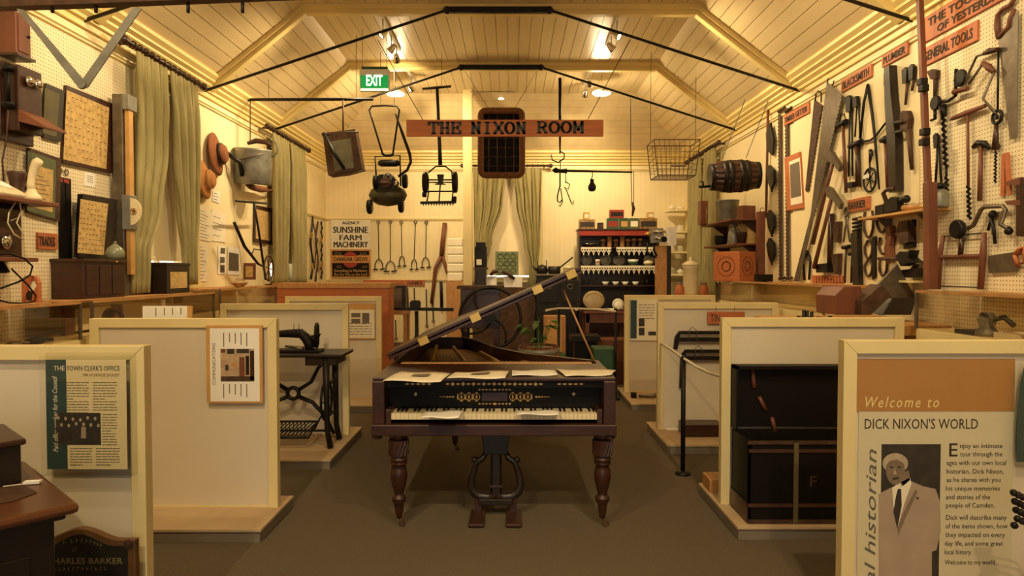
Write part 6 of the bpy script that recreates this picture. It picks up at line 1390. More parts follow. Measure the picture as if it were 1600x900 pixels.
# floor things behind the piano, right
t = Thing('pale_cupboard', 'pale panelled cupboard low behind the piano on right', 'cupboard', (P(868, 520, 10.2).x, 10.2, 0)); A, B = P(850, 560, 10.2), P(884, 494, 10.2); q = MB(); q.box(A.x, B.x, 10.2, 10.5, 0, B.z); t.part('body', q, 'lwood', bev=.005)
q = MB(); q.box(A.x + .04, B.x - .06, 10.19, 10.2, .08, B.z - .06); t.part('door', q, 'ywood', bev=.004)
t = Thing('green_watering_can', 'green painted can with hoop handle behind the piano', 'watering can', (P(871, 555, 8.6).x, 8.6, 0)); c = Vector((P(870, 555, 8.6).x, 8.6, 0))
q = MB(); q.lathe([(.14, 0), (.145, .02), (.14, .46), (.10, .52)], c, n=18); t.part('body', q, 'green'); q = MB(); q.ring(c + Vector((-.04, 0, .54)), (0, 1, 0), .085, .014, 14, 6, 0, 3.14, ref=(1, 0, 0)); t.part('handle', q, 'green')
A, B = P(928, 575, 8.4), P(962, 545, 8.4); q = MB(); q.box(A.x, B.x, 8.4, 8.8, 0, B.z); solo('green_crate', 'dark green metal crate on floor right of the piano tail', 'crate', q, 'green', bev=.01)
t = Thing('iron_bench', 'low black iron bench among the things behind the piano', 'bench', (P(912, 530, 9.0).x, 9.0, 0)); A, B = P(893, 535, 9.0), P(938, 525, 9.0); q = MB(); q.box(A.x, B.x, 9.0, 9.4, B.z - .08, B.z); t.part('top', q, 'iron', bev=.005)
q = MB(); q.box(A.x + .05, B.x - .05, 9.04, 9.36, 0, B.z - .08); t.part('base', q, 'black')
A, B = P(940, 545, 9.3), P(985, 531, 9.3); q = MB(); q.box(A.x, B.x, 9.3, 9.7, 0, B.z); solo('wooden_chest', 'low brown wooden chest near the far right partition', 'chest', q, 'rwood', bev=.008)
# rope barrier behind the piano
def stanchion(label, px, pyt, Y, base=True):
    top = P(px, pyt, Y); t = Thing('barrier_post', label, 'barrier post', (top.x, Y, 0), 'black barrier posts'); q = MB(); q.tube([(top.x, Y, .02), top], .018, 8); t.part('pole', q, 'iron')
    q = MB(); q.lathe([(.06, 0), (.06, .012), (.025, .03)], (top.x, Y, 0), n=14); t.part('foot', q, 'iron'); q = MB(); q.ball(top, .024, 10, 6); t.part('cap', q, 'iron'); return top
a = stanchion('black barrier post standing left behind the piano', 873, 479, 8.2); b = stanchion('black barrier post standing right behind the piano', 962, 484, 8.2)
def rope(label, pts, r=.012):
    q = MB(); n = len(pts)
    dense = []
    for i in range(n - 1):
        k = max(2, int((pts[i + 1] - pts[i]).length / .018))
        dense += [pts[i].lerp(pts[i + 1], j / k) for j in range(k)]
    dense.append(pts[-1]); q.tube(dense, [r * (1.15 if i % 2 else .85) for i in range(len(dense))], 7); return solo('barrier_rope', label, 'rope', q, 'rope')
rope('pale rope strung between the posts behind the piano', [P(853, 485, 7.6), a + Vector((0, -.03, -.02)), P(900, 482, 8.15), P(930, 483, 8.15), b + Vector((0, -.03, -.02))])
# ================================================================ FAR RIGHT CORNER
yc_ = 10.95; t = Thing('china_shelves', 'white corner shelves of crockery beside the right window', 'shelves', (2.72, yc_, 0))
q = MB(); q.box(2.90, 2.935, yc_ - .05, yc_ + .35, .6, 2.75); t.part('upright', q, 'cream'); 
zs = [P(1050, p, yc_).z for p in (327, 361, 393, 428)]
for z in zs:
    q = MB(); q.prism([(2.56, yc_ + .05, z), (2.90, yc_ - .05, z), (2.90, yc_ + .35, z), (2.56, yc_ + .35, z)], (0, 0, -.03)); t.part('shelf', q, 'cream', bev=.003)
k = 0
for i, z in enumerate(zs):
    for j in range(2):
        x = 2.64 + .14 * j; prof = [[(.04, 0), (.06, .03), (.062, .05), (.02, .075), (.01, .09)], [(.03, 0), (.065, .05), (.06, .05), (.03, .01)], [(.035, 0), (.055, .04), (.045, .09), (.05, .10)], [(.05, 0), (.05, .08), (.055, .085), (.01, .10)]][(i + j) % 4]
        q = MB(); q.lathe(prof, (x, yc_ + .16, z), n=16); tt = solo('crockery', ['covered dish', 'open bowl', 'white jug', 'lidded pot'][(i + j) % 4] + ' on the ' + ['top', 'second', 'third', 'lowest'][i] + ' white shelf, ' + ['left' , 'right'][j], 'crockery', q, 'china', 'crockery on the white shelves', base=(x, yc_ + .16, z))
# projector on its post
yp = 9.4; pp = at_depth(yp)
t = Thing('film_projector', 'chrome and grey machine with lenses on a square post', 'projector', P(1034, 440, yp)); A, B = P(1026, 440, yp), P(1049, 384, yp)
q = MB(); q.box(A.x, P(1042, 400, yp).x, yp, yp + .12, 0, B.z); t.part('post', q, 'lwood', bev=.004); q = MB(); q.box(P(1042, 400, yp).x, B.x, yp + .01, yp + .12, 0, B.z); t.part('dark_post', q, 'bwood')
for prm, nm, mt in ((('t', [(1007, 366), (1016, 365)], [12, 40], 60), 'horn', 'brass'), (('p', [(1014, 358), (1034, 357), (1036, 378), (1016, 380)], -30, 90), 'body', 'zinc'), (('t', [(1020, 362), (1040, 362)], 22, 70), 'lens_tube', 'chrome'), (('t', [(1022, 371), (1040, 374)], 26, 70), 'lens_tube', 'chrome'), (('d', (1037, 374), 42, 40, 80), 'lens', 'black'), (('t', [(1012, 380), (1011, 392), (1016, 400), (1026, 402)], 12, 40), 'crank', 'iron'), (('t', [(1022, 380), (1022, 392), (1026, 400)], 16, 20), 'neck', 'iron')):
    q = MB(); prim(q, pp, prm); t.part(nm, q, mt)
q = MB(); A, B = P(1040, 383, yp - .05), P(1057, 355, yp - .05); q.box(A.x, B.x, yp - .05, yp - .045, A.z, B.z); t.part('white_card', q, 'white')
c = Vector((P(1079, 455, 9.0).x, 9.0, 0)); t = Thing('stoneware_urn', 'tall cream stoneware urn with lid left of the emblem crate', 'urn', c); zb = P(1079, 462, 9.0).z
q = MB(); q.lathe([(.09, zb), (.10, zb + .05), (.10, zb + .36), (.115, zb + .38), (.115, zb + .40)], c, n=20); t.part('body', q, 'ivory'); q = MB(); q.lathe([(.12, zb + .40), (.11, zb + .43), (.05, zb + .46), (.02, zb + .47), (.028, zb + .50), (.005, zb + .52)], c, n=20); t.part('lid', q, 'ivory')
q = MB(); q.box(c.x - .26, c.x + .22, 8.82, 9.28, 0, zb - .002); solo('plain_counter', 'plain cream counter under the stoneware urn', 'counter', q, 'cream', bev=.004)
for px, lab in ((1062, 'amber glass jar left of the urn'), (1100, 'amber glass jar right of the urn')):
    c = Vector((P(px, 455, 8.9).x, 8.9, zb)); t = Thing('amber_jar', lab, 'jar', c, 'amber jars by the urn'); q = MB(); q.lathe([(.05, 0), (.06, .02), (.06, .11), (.04, .14), (.035, .16)], c, n=16); t.part('body', q, 'owood'); q = MB(); q.lathe([(.04, .16), (.04, .175), (.01, .18)], c, n=14); t.part('lid', q, 'zinc')
# wall shelves on the right with pails
for (z, y0, y1, x0, lab) in ((2.20, 8.0, 9.3, 2.60, 'upper wooden shelf below the barrel'), (1.905, 7.95, 9.2, 2.62, 'lower wooden shelf below the barrel')):
    t = Thing('wall_shelf', lab, 'shelf', (2.8, (y0 + y1) / 2, z)); q = MB(); q.box(x0, XR, y0, y1, z - .022, z); t.part('board', q, 'rwood', bev=.003)
    for yy in (y0 + .1, y1 - .1): q = MB(); q.prism([(XR, yy, z - .022), (XR - .2, yy, z - .022), (XR, yy, z - .18)], (0, .02, 0)); t.part('bracket', q, 'dwood')
def stand(name, label, cat, px, y, z, prof, mt, grp=None):
    x = P(px, 423, y).x; t = Thing(name, label, cat, (x, y, z), grp); q = MB(); q.lathe(prof, (x, y, z), n=20); t.part('body', q, mt); return t, Vector((x, y, z))
t, c = stand('tin_bucket', 'grey tin bucket on the upper shelf below the barrel', 'bucket', 1136, 8.45, 2.2, [(.10, 0), (.105, .012), (.14, .25), (.145, .26), (.135, .25), (.10, .02)], 'zinc'); q = MB(); q.ring(c + Vector((0, 0, .25)), (0, 1, 0), .14, .006, 16, 5, 0, 3.14, ref=(1, 0, 0)); t.part('bail', q, 'steel')
stand('glass_jar', 'greenish glass jar left of the tin bucket', 'jar', 1110, 8.75, 2.2, [(.055, 0), (.06, .02), (.06, .17), (.04, .2), (.04, .22)], 'acrylic')
A = P(1093, 352, 9.1); q = MB(); q.box(A.x, A.x + .10, 9.05, 9.2, 2.2, 2.52); solo('wooden_block', 'upright red-brown wooden block at far end of upper shelf', 'block', q, 'rwood', bev=.005)
A = P(1160, 342, 8.15); q = MB(); q.obox((A.x + .07, 8.2, 2.285), (.2, .12, .165), Matrix.Rotation(.3, 3, 'Z')); solo('wooden_box', 'small wooden box at near end of upper shelf', 'box', q, 'rwood', bev=.005)
t, c = stand('milk_can', 'small grey milk can on the lower shelf', 'milk can', 1145, 8.3, 1.905, [(.055, 0), (.06, .01), (.06, .14), (.035, .19), (.035, .21), (.05, .22), (.05, .24), (.01, .27)], 'zinc'); q = MB(); q.ring(c + Vector((.05, 0, .16)), (0, 1, 0), .03, .005, 12, 5); t.part('handle', q, 'steel')
stand('clay_pot', 'brown pot beside the milk can', 'pot', 1158, 8.25, 1.905, [(.05, 0), (.07, .13), (.075, .15), (.06, .15), (.04, .02)], 'leather'); stand('iron_pot', 'black pot at the far end of lower shelf', 'pot', 1126, 8.75, 1.905, [(.06, 0), (.085, .05), (.08, .12), (.085, .13)], 'iron')
q = MB(); A, B = P(1168, 381, 8.12), P(1183, 342, 8.12); q.box(A.x, B.x, 8.12, 8.14, 1.906, B.z); solo('wire_grid', 'pale grid sheet standing at near end of lower shelf', 'grid', q, 'sampler')
c = Vector((2.60, 7.86, 1.461)); t = Thing('emblem_crate', 'orange wooden crate with round printed emblem, turned corner forward', 'crate', c); rot = Matrix.Rotation(math.radians(40), 3, 'Z')
q = MB(); q.obox(c + Vector((0, 0, .17)), (.34, .34, .34), rot); t.part('box', q, 'owood', bev=.004)
for d, s_ in (((0, -1, 0), 0), ((1, 0, 0), 0), ((-1, 0, 0), 0)):
    n = rot @ Vector(d); f = c + Vector((0, 0, .17)) + n * .171; q = MB(); q.ring(f, n, .055, .006, 20, 5); q.ring(f, n, .11, .003, 24, 4, 0, 6.29); t.part('printed_emblem', q, 'mwood')
q = MB(); A = P(1161, 440, 7.6); q.box(2.70, 2.86, 7.36, 7.50, 1.461, 1.54); solo('black_box', 'little black box beside the emblem crate', 'box', q, 'black', bev=.004)
# ================================================================ PRINTED PANELS
def rect(q, Y, x0, x1, y0, y1, d):
    A, B = P(x0, y1, Y), P(x1, y0, Y); q.box(A.x, B.x, Y - d, Y, A.z, B.z); return A, B
def text_line(t, s, x0, x1, yb, cap, Y, mt, off=0.0, shear=0.0, up=(0, 0, 1), name='lettering', squeeze=True, spacing=1.0):
    A, B = P(x0, yb, Y), P(x1, yb, Y); B = Vector((B.x, B.y, A.z))
    return fit_text(s, A, B, cap * Y / 1050, up, offset=off, shear=shear, thick=.0004, squeeze=squeeze, spacing=spacing)
def vtext(s, x, y0, y1, cap, Y, shear=0.0, off=0.0):
    """reads upwards from row y0 to row y1, letters lying to the left"""
    A, B = P(x, y0, Y), P(x, y1, Y); B = Vector((A.x, A.y, B.z))
    return fit_text(s, A, B, cap * Y / 1050, (-1, 0, 0), offset=off, shear=shear, thick=.0004)
def bars(q, Y, x0, x1, y0, pitch, n, h=1.2, seed=0):
    r = random.Random(seed)
    for k in range(n):
        e = x1 if (k % 7 != 6) else x0 + (x1 - x0) * r.uniform(.3, .7)
        x = x0
        while x < e - 3:
            wd = min(r.uniform(4, 11), e - x); rect(q, Y, x, x + wd - 1.2, y0 + pitch * k, y0 + pitch * k + h, .0004); x += wd
PHOTO = mat('photo_dark', (52, 46, 40), .6, var=.4, scale=14); PALE = mat('photo_pale', (176, 160, 134), .6, var=.15, scale=20); SUIT = mat('photo_suit', (168, 148, 128), .6, var=.08, scale=9); FACE = mat('photo_face', (126, 108, 88), .6, var=.12, scale=30)
# ---- welcome poster
Y = RP[0] + .021
t = Thing('welcome_poster', 'large cream poster welcoming visitors, with portrait photograph', 'poster', P(1460, 800, Y))
q = MB(); A, B = P(1338, 900, Y), P(1586, 562, Y); q.box(A.x, B.x, Y - .003, Y, .14, B.z); t.part('sheet', q, mat('poster_cream', (206, 196, 162), .6, var=.03))
Y2 = Y - .0032
q = MB(); rect(q, Y2, 1338, 1586, 561, 643, .0008); t.part('orange_band', q, mat('poster_orange', (170, 122, 66), .6, var=.03))
t.part('lettering', text_line(t, 'Welcome to', 1352, 1467, 636.5, 17, Y2 - .001, 'gold', shear=.28, spacing=1.25), mat('poster_lettering', (228, 206, 140), .6, var=0))
t.part('lettering', text_line(t, "DICK NIXON'S WORLD", 1351, 1528, 670, 16, Y2, 'ink'), 'ink')
t.part('lettering', vtext('local historian', 1366, 968, 702, 17, Y2, shear=.28), mat('poster_grey', (96, 96, 84), .6, var=0))
q = MB(); rect(q, Y2, 1373, 1470, 694, 1010, .0006); ph = t.part('photograph', q, PHOTO)
def flat(pts, d, nm, mt):
    q = MB(); q.prism([P(a, b, Y2 - d) for a, b in pts], (0, .0003, 0)); t.part(nm, q, mt, parent=ph)
flat([(1372.9, 772), (1392, 762), (1403, 759), (1424, 752), (1443, 760), (1462, 764), (1469, 785), (1470, 830), (1463, 860), (1456, 862), (1456, 900), (1454, 1009), (1373, 1009)], .0010, 'printed_jacket', SUIT)
flat([(1394, 762), (1403, 756), (1422, 746), (1424, 756), (1412, 790), (1402, 826), (1396, 790)], .0014, 'printed_shirt', 'paper')
flat([(1403, 764), (1408, 764), (1409, 790), (1402, 827), (1396, 800), (1400, 775)], .0018, 'printed_tie', 'ink')
ell = lambda cx_, cy_, rx, ry, n=20: [(cx_ + rx * math.cos(2 * math.pi * k / n), cy_ + ry * math.sin(2 * math.pi * k / n)) for k in range(n)]
flat([(1405, 740), (1420, 735), (1422, 750), (1408, 762)], .0014, 'printed_neck', FACE)
flat(ell(1399, 724, 20, 16), .0018, 'printed_hair', PALE); flat(ell(1399, 734, 15, 24), .0022, 'printed_face', FACE)
flat([(1382, 722), (1388, 712), (1404, 710), (1416, 720), (1415, 726), (1402, 718), (1390, 720), (1384, 728)], .0026, 'printed_hair', PALE)
for x in (1393, 1405): flat(ell(x, 730, 3, 1.4, 8), .0026, 'printed_eye', 'ink')
flat([(1394, 747), (1405, 745), (1403, 749), (1396, 750)], .0026, 'printed_mouth', 'ink'); flat([(1398, 730), (1401, 741), (1396, 741)], .0026, 'printed_nose', PALE)
flat([(1431, 776), (1437, 778), (1433, 781)], .0014, 'printed_badge', 'ink'); flat([(1402, 826), (1412, 800), (1430, 765), (1434, 768), (1414, 812), (1403, 838)], .0013, 'printed_lapel', FACE)
q = MB(); m = [text_line(t, 'E', 1483, 1496, 713, 21, Y2, 'ink', off=.0004)]
for s_, x0, x1, yb in (('njoy an intimate', 1500, 1566, 700), ('tour through the', 1500, 1566, 713), ('ages with our own local', 1479, 1572, 726.5), ('historian, Dick Nixon,', 1479, 1568, 740), ('as he shares with you', 1479, 1563, 753), ('his unique memories', 1478, 1562, 766.5), ('and stories of the', 1478, 1547, 780), ('people of Camden.', 1478, 1554, 793),
        ('Dick will describe many', 1478, 1573, 812), ('of the items shown, how', 1477, 1574, 825.5), ('they impacted on every', 1477, 1570, 839), ('day life, and some great', 1476, 1567, 852.5), ('local history.', 1476, 1518, 866), ('Welcome to my world...', 1476, 1560, 882)):
    m.append(text_line(t, s_, x0, x1, yb, 7.5, Y2, 'ink'))
for k in m: t.part('lettering', k, 'ink')
# ---- town clerk leaflet in its acrylic holder
Y = LP[0] - .035
t = Thing('leaflet_holder', 'clear acrylic holder on the nearest left partition', 'leaflet holder', P(135, 742, Y))
q = MB(); A, B = P(66, 742, Y), P(206, 556, Y); q.box(A.x, B.x, Y - .006, Y - .003, A.z, B.z); t.part('front_sheet', q, 'acrylic'); q = MB(); q.box(A.x, B.x, Y + .028, Y + .031, A.z, B.z + .01); t.part('back_sheet', q, 'acrylic'); q = MB(); q.box(A.x, B.x, Y - .006, Y + .031, A.z - .004, A.z); t.part('tray', q, 'acrylic')
Y = Y + .012; t = Thing('town_clerk_leaflet', 'cream and teal leaflet titled the town clerks office', 'leaflet', P(135, 733, Y)); Y2 = Y - .0012
q = MB(); rect(q, Y, 74, 197, 562, 733, .001); t.part('sheet', q, mat('leaflet_cream', (226, 208, 160), .6, var=.03)); q = MB(); rect(q, Y2, 74, 103, 562, 733, .0003); t.part('teal_strip', q, 'teal')
Y3 = Y2 - .0005
t.part('lettering', text_line(t, 'THE', 84, 101, 579, 7.5, Y3, 'paper'), 'paper'); t.part('lettering', text_line(t, "TOWN CLERK'S OFFICE", 104, 187, 579, 7.5, Y3, 'ink'), mat('leaflet_teal_ink', (74, 84, 72), .6, var=0)); t.part('lettering', text_line(t, 'MR HORACE DOUST', 130, 187, 588, 4.5, Y3, 'ink'), mat('leaflet_brown_ink', (150, 112, 64), .6, var=0))
t.part('lettering', vtext('Paid office worker for the Council', 91, 706, 588, 7.5, Y3, shear=.25), 'paper')
q = MB(); bars(q, Y3, 103, 140, 597, 4.3, 12, 1.1, 1); bars(q, Y3, 145, 184, 597, 4.3, 11, 1.1, 2); bars(q, Y3, 160, 184, 647, 4.3, 12, 1.1, 5); bars(q, Y3, 110, 145, 700, 4.3, 7, 1.1, 3); bars(q, Y3, 150, 188, 700, 4.3, 7, 1.1, 4); t.part('print', q, 'greytext')['kind'] = 'stuff'
q = MB(); rect(q, Y3, 85, 157, 645, 695, .0005); ph = t.part('photograph', q, PHOTO)
for k in range(12):
    x = 91 + 11.5 * (k % 6) + (5 if k > 5 else 0); yv = 653 + (9 if k > 5 else 0) + (k * 5) % 4
    for nm, e, mt in (('printed_figure', [(x - 3.5, yv + 4), (x + 3.5, yv + 4), (x + 4, yv + 22), (x - 4, yv + 22)], SUIT if k == 9 else 'ink'), ('printed_head', ell(x, yv, 2.2, 3, 8), PALE)):
        q = MB(); q.prism([P(a, b, Y3 - .0008 - .0002 * (k > 5)) for a, b in e], (0, .0002, 0)); t.part(nm, q, mt, parent=ph)
# ---- communications sheet
Y = LP[1] - .002; t = Thing('communications_sheet', 'white sheet with sideways communications title on pine backing', 'notice', P(366, 630, Y))
q = MB(); rect(q, Y, 325, 411, 508, 629, .018); t.part('pine_backing', q, 'ywood', bev=.002)
Y2 = Y - .0185; q = MB(); rect(q, Y2, 329, 405, 513, 627, .001); t.part('sheet', q, 'white'); Y3 = Y2 - .0014
t.part('lettering', vtext('COMMUNICATIONS', 337, 601, 536, 5, Y3), 'greytext'); q = MB()
for k in range(5):
    for (y0, y1) in ((520, 542), (600, 622)): rect(q, Y3, 349 + 9 * k, 350.2 + 9 * k, y0, y1 - (k * 7) % 9, .0003)
t.part('print', q, 'greytext')['kind'] = 'stuff'
q = MB(); rect(q, Y3, 345, 397, 545, 596, .0005); ph = t.part('photograph', q, mat('photo_warm', (178, 152, 120), .6, var=.2, scale=20))
for (x0, x1, y0, y1, mt) in ((345, 352, 545, 551, 'rwood'), (355, 366, 545, 553, 'ink'), (370, 389, 545, 552, 'ink'), (352, 357, 570, 579, 'ink'), (374, 382, 558, 588, 'rwood'), (384, 389, 556, 586, 'bwood'), (391, 397, 548, 594, 'mwood'), (345, 397, 588, 596, 'rust'), (362, 369, 567, 573, 'lwood')):
    q = MB(); rect(q, Y3 - .0006, x0, x1, y0, y1, .0003); t.part('printed_patch', q, mt, parent=ph)
# sheet standing on the second partition
t = Thing('standing_notice', 'white printed card standing behind the top of communications partition', 'card', P(262, 495, 4.34)); q = MB(); A, B = P(223, 500, 4.34), P(293, 478, 4.34); q.box(A.x, B.x, 4.34, 4.342, 1.10, B.z); t.part('sheet', q, 'white'); q = MB(); q.box(B.x, B.x + .03, 4.335, 4.35, 1.10, B.z); t.part('pine_edge', q, 'ywood'); q = MB(); q.box(A.x, B.x, 4.344, 4.36, 0, 1.36 if False else B.z - .01); t.part('stand', q, 'ywood')
q = MB()
for k in range(4): rect(q, 4.3395, 243 + 13 * k, 244.2 + 13 * k, 481, 494 - k, .0004)
t.part('print', q, 'greytext')['kind'] = 'stuff'
# small leaflets on the far partitions
for (Y, x0, x1, y0, y1, lab, teal) in ((LP[3] - .004, 541, 586, 474, 530, 'small curled leaflet on the farthest left partition', False), (RP[3] - .004, 984, 1028, 468, 532, 'teal-edged information sheet on the farthest right partition', True)):
    t = Thing('information_sheet', lab, 'leaflet', P((x0 + x1) / 2, y1, Y)); q = MB(); rect(q, Y, x0, x1, y0, y1, .008); t.part('backing', q, 'ywood' if not teal else 'paper'); Y2 = Y - .0085; q = MB(); rect(q, Y2, x0 + 1, x1 - 1, y0 + (10 if not teal else 1), y1 - 2, .001); t.part('sheet', q, 'paper')
    Y3 = Y2 - .0012
    if teal: q = MB(); rect(q, Y3, x0 + 1, x0 + 11, y0 + 1, y1 - 3, .0004); t.part('teal_strip', q, 'teal')
    q = MB(); bars(q, Y3, x0 + (14 if teal else 5), x1 - 4, y0 + 8 if teal else y0 + 31, 4.2, 6 if teal else 5, 1.0, 9); t.part('print', q, 'greytext')['kind'] = 'stuff'
    for (a, b, c, d) in (((x0 + 8, x0 + 22, y0 + 15, y0 + 22), (x0 + 8, x0 + 22, y0 + 24, y0 + 31), (x0 + 25, x0 + 36, y0 + 15, y0 + 31)) if not teal else ((x0 + 14, x0 + 23, y0 + 30, y0 + 42), (x0 + 14, x0 + 23, y0 + 44, y0 + 56), (x0 + 29, x0 + 41, y0 + 50, y0 + 56))):
        q = MB(); rect(q, Y3 - .0004, a, b, c, d, .0004); t.part('photograph', q, PHOTO if teal else 'greytext')
# ================================================================ TIN PARTITION THINGS
Y = RP[2] - .001
t = Thing('trade_sign', 'red wooden sign starting with tin on the right partition', 'sign', P(1130, 505, Y)); q = MB(); A, B = rect(q, Y, 1105, 1163, 487, 506, .018); t.part('board', q, 'owood', bev=.003)
t.part('lettering', text_line(t, 'TIN', 1110, 1125, 502.5, 11.5, Y - .0185, 'ink', off=.001), 'ink')
for x in (1119, 1148): q = MB(); q.tube([P(x, 488, Y - .008), P(x, 478, Y - .006)], .002, 5); t.part('hook', q, 'steel')
pR = at_depth(Y)
for i, (dx, dy) in enumerate(((0, 0), (9, 29))):
    t = wt('folding_bar', ['upper black tinsmith folding bar hanging on right partition', 'lower black tinsmith folding bar with long arm'][i], 'folding bar', pR, [('upper_bar', 'iron', [('p', [(1060 + dx, 517 + dy), (1132 + dx, 517 + dy), (1132 + dx, 522 + dy), (1059 + dx, 522 + dy)], 15, 25)]), ('lower_bar', 'iron', [('p', [(1054 + dx, 527 + dy), (1132 + dx, 527 + dy), (1132 + dx, 533 + dy), (1056 + dx, 533 + dy)], 20, 30)]), ('arm', 'iron', [('p', [(1054 + dx, 526 + dy), (1060 + dx, 518 + dy), (1062 + dx, 524 + dy), (1058 + dx, 545 + dy + 32 * i), (1052 + dx, 545 + dy + 32 * i)], 10, 20)]), ('hook', 'steel', [('t', [(1077 + dx, 534 + dy), (1077 + dx, 516 + dy), (1082 + dx, 511 + dy), (1088 + dx, 516 + dy), (1088 + dx, 534 + dy)], 4, 50)])], 'tinsmith folding bars')
Y = RP[2] - .002; t = Thing('power_outlet', 'white double power outlet low on right partition', 'power outlet', P(1052, 682, Y)); q = MB(); A, B = rect(q, Y, 1041, 1064, 669, 683, .012); t.part('plate', q, 'white', bev=.003)
for x in (1046, 1058): q = MB(); rect(q, Y - .0125, x - 1.5, x + 1.5, 673, 679, .001); t.part('socket', q, 'ink')
A, B = P(1068, 690, 6.05), P(1130, 677, 6.05); q = MB(); q.box(A.x, B.x, 6.02, 6.24, PZ0, PZ0 + .11); solo('flat_tool_box', 'low dark wooden box on platform below the folding bars', 'box', q, 'dwood', bev=.004)
c = Vector((P(990, 628, 7.9).x, 7.9, PZ0)); t = Thing('iron_last', 'dark iron tools lying at foot of the far right partition', 'iron tool', c); q = MB(); q.lathe([(.035, 0), (.035, .06), (.03, .065)], c, n=14); t.part('cup', q, 'iron'); q = MB(); q.tube([c + Vector((.06, 0, .02)), c + Vector((.2, -.03, .025)), c + Vector((.32, -.02, .05)), c + Vector((.36, 0, .03))], [.015, .02, .035, .02], 8); t.part('bar', q, 'steel')
a = stanchion('black barrier post standing in front of the tin partition', 1068, 560, 5.18)
rope('white rope sagging from the tin partition to the trunk partition', [P(1033, 536, 6.28), P(1050, 547, 5.7), a + Vector((0, -.02, .0)), P(1090, 574, 4.95), P(1110, 583, 4.6), P(1127, 588, 4.34)], .011)
# ================================================================ TRUNK
t = Thing('travel_trunk', 'open black travelling trunk with wooden slats on the platform', 'trunk', (1.85, 3.95, PZ0)); x0, x1, y0, y1, z1 = 1.40, 2.34, 3.95, 4.25, .575
q = MB(); q.box(x0, x1, y0, y1, PZ0, PZ0 + .03)
for a in ((x0, x1, y0, y0 + .015), (x0, x1, y1 - .015, y1), (x0, x0 + .015, y0, y1), (x1 - .015, x1, y0, y1)): q.box(*a, PZ0 + .03, z1)
t.part('body', q, 'black'); 
for xx in (1.665, 2.06): q = MB(); q.box(xx, xx + .028, y0 - .012, y0, PZ0 + .005, z1 - .01); t.part('slat', q, mat('khaki_canvas', (96, 84, 54), .7), bev=.003)
for zz in (PZ0 + .10, z1 - .07): q = MB(); q.box(x0, x1, y0 - .008, y0, zz, zz + .02); t.part('band', q, 'leather')
for zz in (PZ0 + .005, z1 - .02): q = MB(); q.box(x0 - .006, x1 + .006, y0 - .01, y0 - .0, zz, zz + .02); t.part('edge_strip', q, 'rust')
q = MB(); q.box(x0 - .008, x0, y0, y1, PZ0 + .01, PZ0 + .12); t.part('side_board', q, 'dwood')
for k, xx in enumerate((1.765, 1.90, 2.0)): t.part('lettering', fit_text('F' if k == 0 else ('A' if False else 'F'), (xx, y0 - .0005, .30), (xx + .04, y0 - .0005, .30), .065, (0, 0, 1), thick=.0005), 'rust') if k == 0 else None
lz = z1 + .012; ly = 4.262
q = MB(); q.box(x0 - .005, x1 + .005, ly - .10, ly, lz + .38, lz + .40); q.box(x0 - .005, x1 + .005, ly - .012, ly, lz, lz + .40); q.box(x0 - .005, x0 + .01, ly - .10, ly, lz, lz + .40); q.box(x1 - .01, x1 + .005, ly - .10, ly, lz, lz + .40); ld = t.part('lid', q, 'black')
for (p0, p1) in (((1176, 578), (1178, 606)), ((1186, 620), (1196, 640)), ((1206, 652), (1211, 674))): q = MB(); q.tube([P(*p0, ly - .02), P(*p1, ly - .02)], [.012, .015], 6); t.part('leather_tab', q, 'rwood', parent=ld)
for (xa, xb, ya, yb, z0, z1_, mt, lab) in ((1.335, 1.50, 4.50, 4.68, PZ0, .17, 'lwood', 'small tan box on the platform behind the trunk partition'), (1.39, 1.56, 4.36, 4.49, PZ0, .26, 'rust', 'dark red box on the platform by the trunk partition post')):
    q = MB(); q.box(xa, xb, ya, yb, z0, z1_); solo('small_box', lab, 'box', q, mt, bev=.005)
# ================================================================ TREADLE SEWING MACHINE
Y0, Y1 = 5.58, 5.98; xr, xl = -1.415, -2.30; zt = .885
t = Thing('treadle_sewing_machine', 'black treadle sewing machine on its iron table', 'sewing machine', (-1.86, Y0, PZ0))
q = MB(); q.box(xl, xr, Y0, Y1, zt - .03, zt); t.part('table_top', q, 'bwood', bev=.008); q = MB(); q.box(xr - .32, xr - .06, Y0 + .03, Y1 - .03, zt - .10, zt - .03); t.part('drawer', q, 'bwood', bev=.005)
pS = at_depth((Y0 + .12)); pj = lambda a, b: P(a, b, Y0 + .14)
for s_, dx in ((0, 0), (1, -.62)):
    q = MB()
    for yy in (Y0 + .05, Y1 - .06):
        q.tube([(-1.565 + dx, yy, zt - .03), (-1.56 + dx, yy, .5), (-1.555 + dx, yy, .22), (-1.53 + dx, yy, PZ0 + .01)], [.03, .025, .022, .026], 8)
    q.tube([(-1.56 + dx, Y0 + .05, .35), (-1.56 + dx, Y1 - .06, .35)], .014, 6); q.tube([(-1.56 + dx, Y0 + .05, .62), (-1.56 + dx, Y1 - .06, .62)], .014, 6); t.part('side_frame', q, 'iron')
yb = Y1 - .08
o = Vector((-1.93, yb, .50)); q = MB(); q.ring(o, (0, 1, 0), .05, .018, 18, 6)
for sx in (-1, 1):
    q.tube([o + Vector((sx * .05, 0, .03)), o + Vector((sx * .16, 0, .10)), o + Vector((sx * .22, 0, .22)), o + Vector((sx * .33, 0, .33))], [.02, .018, .016, .014], 6); q.tube([o + Vector((sx * .05, 0, -.03)), o + Vector((sx * .17, 0, -.08)), o + Vector((sx * .28, 0, -.20)), o + Vector((sx * .36, 0, -.36))], [.02, .018, .016, .014], 6)
t.part('back_brace', q, 'iron')
q = MB(); q.ring((-1.62, Y0 + .26, .45), (1, 0, 0), .17, .012, 28, 6); 
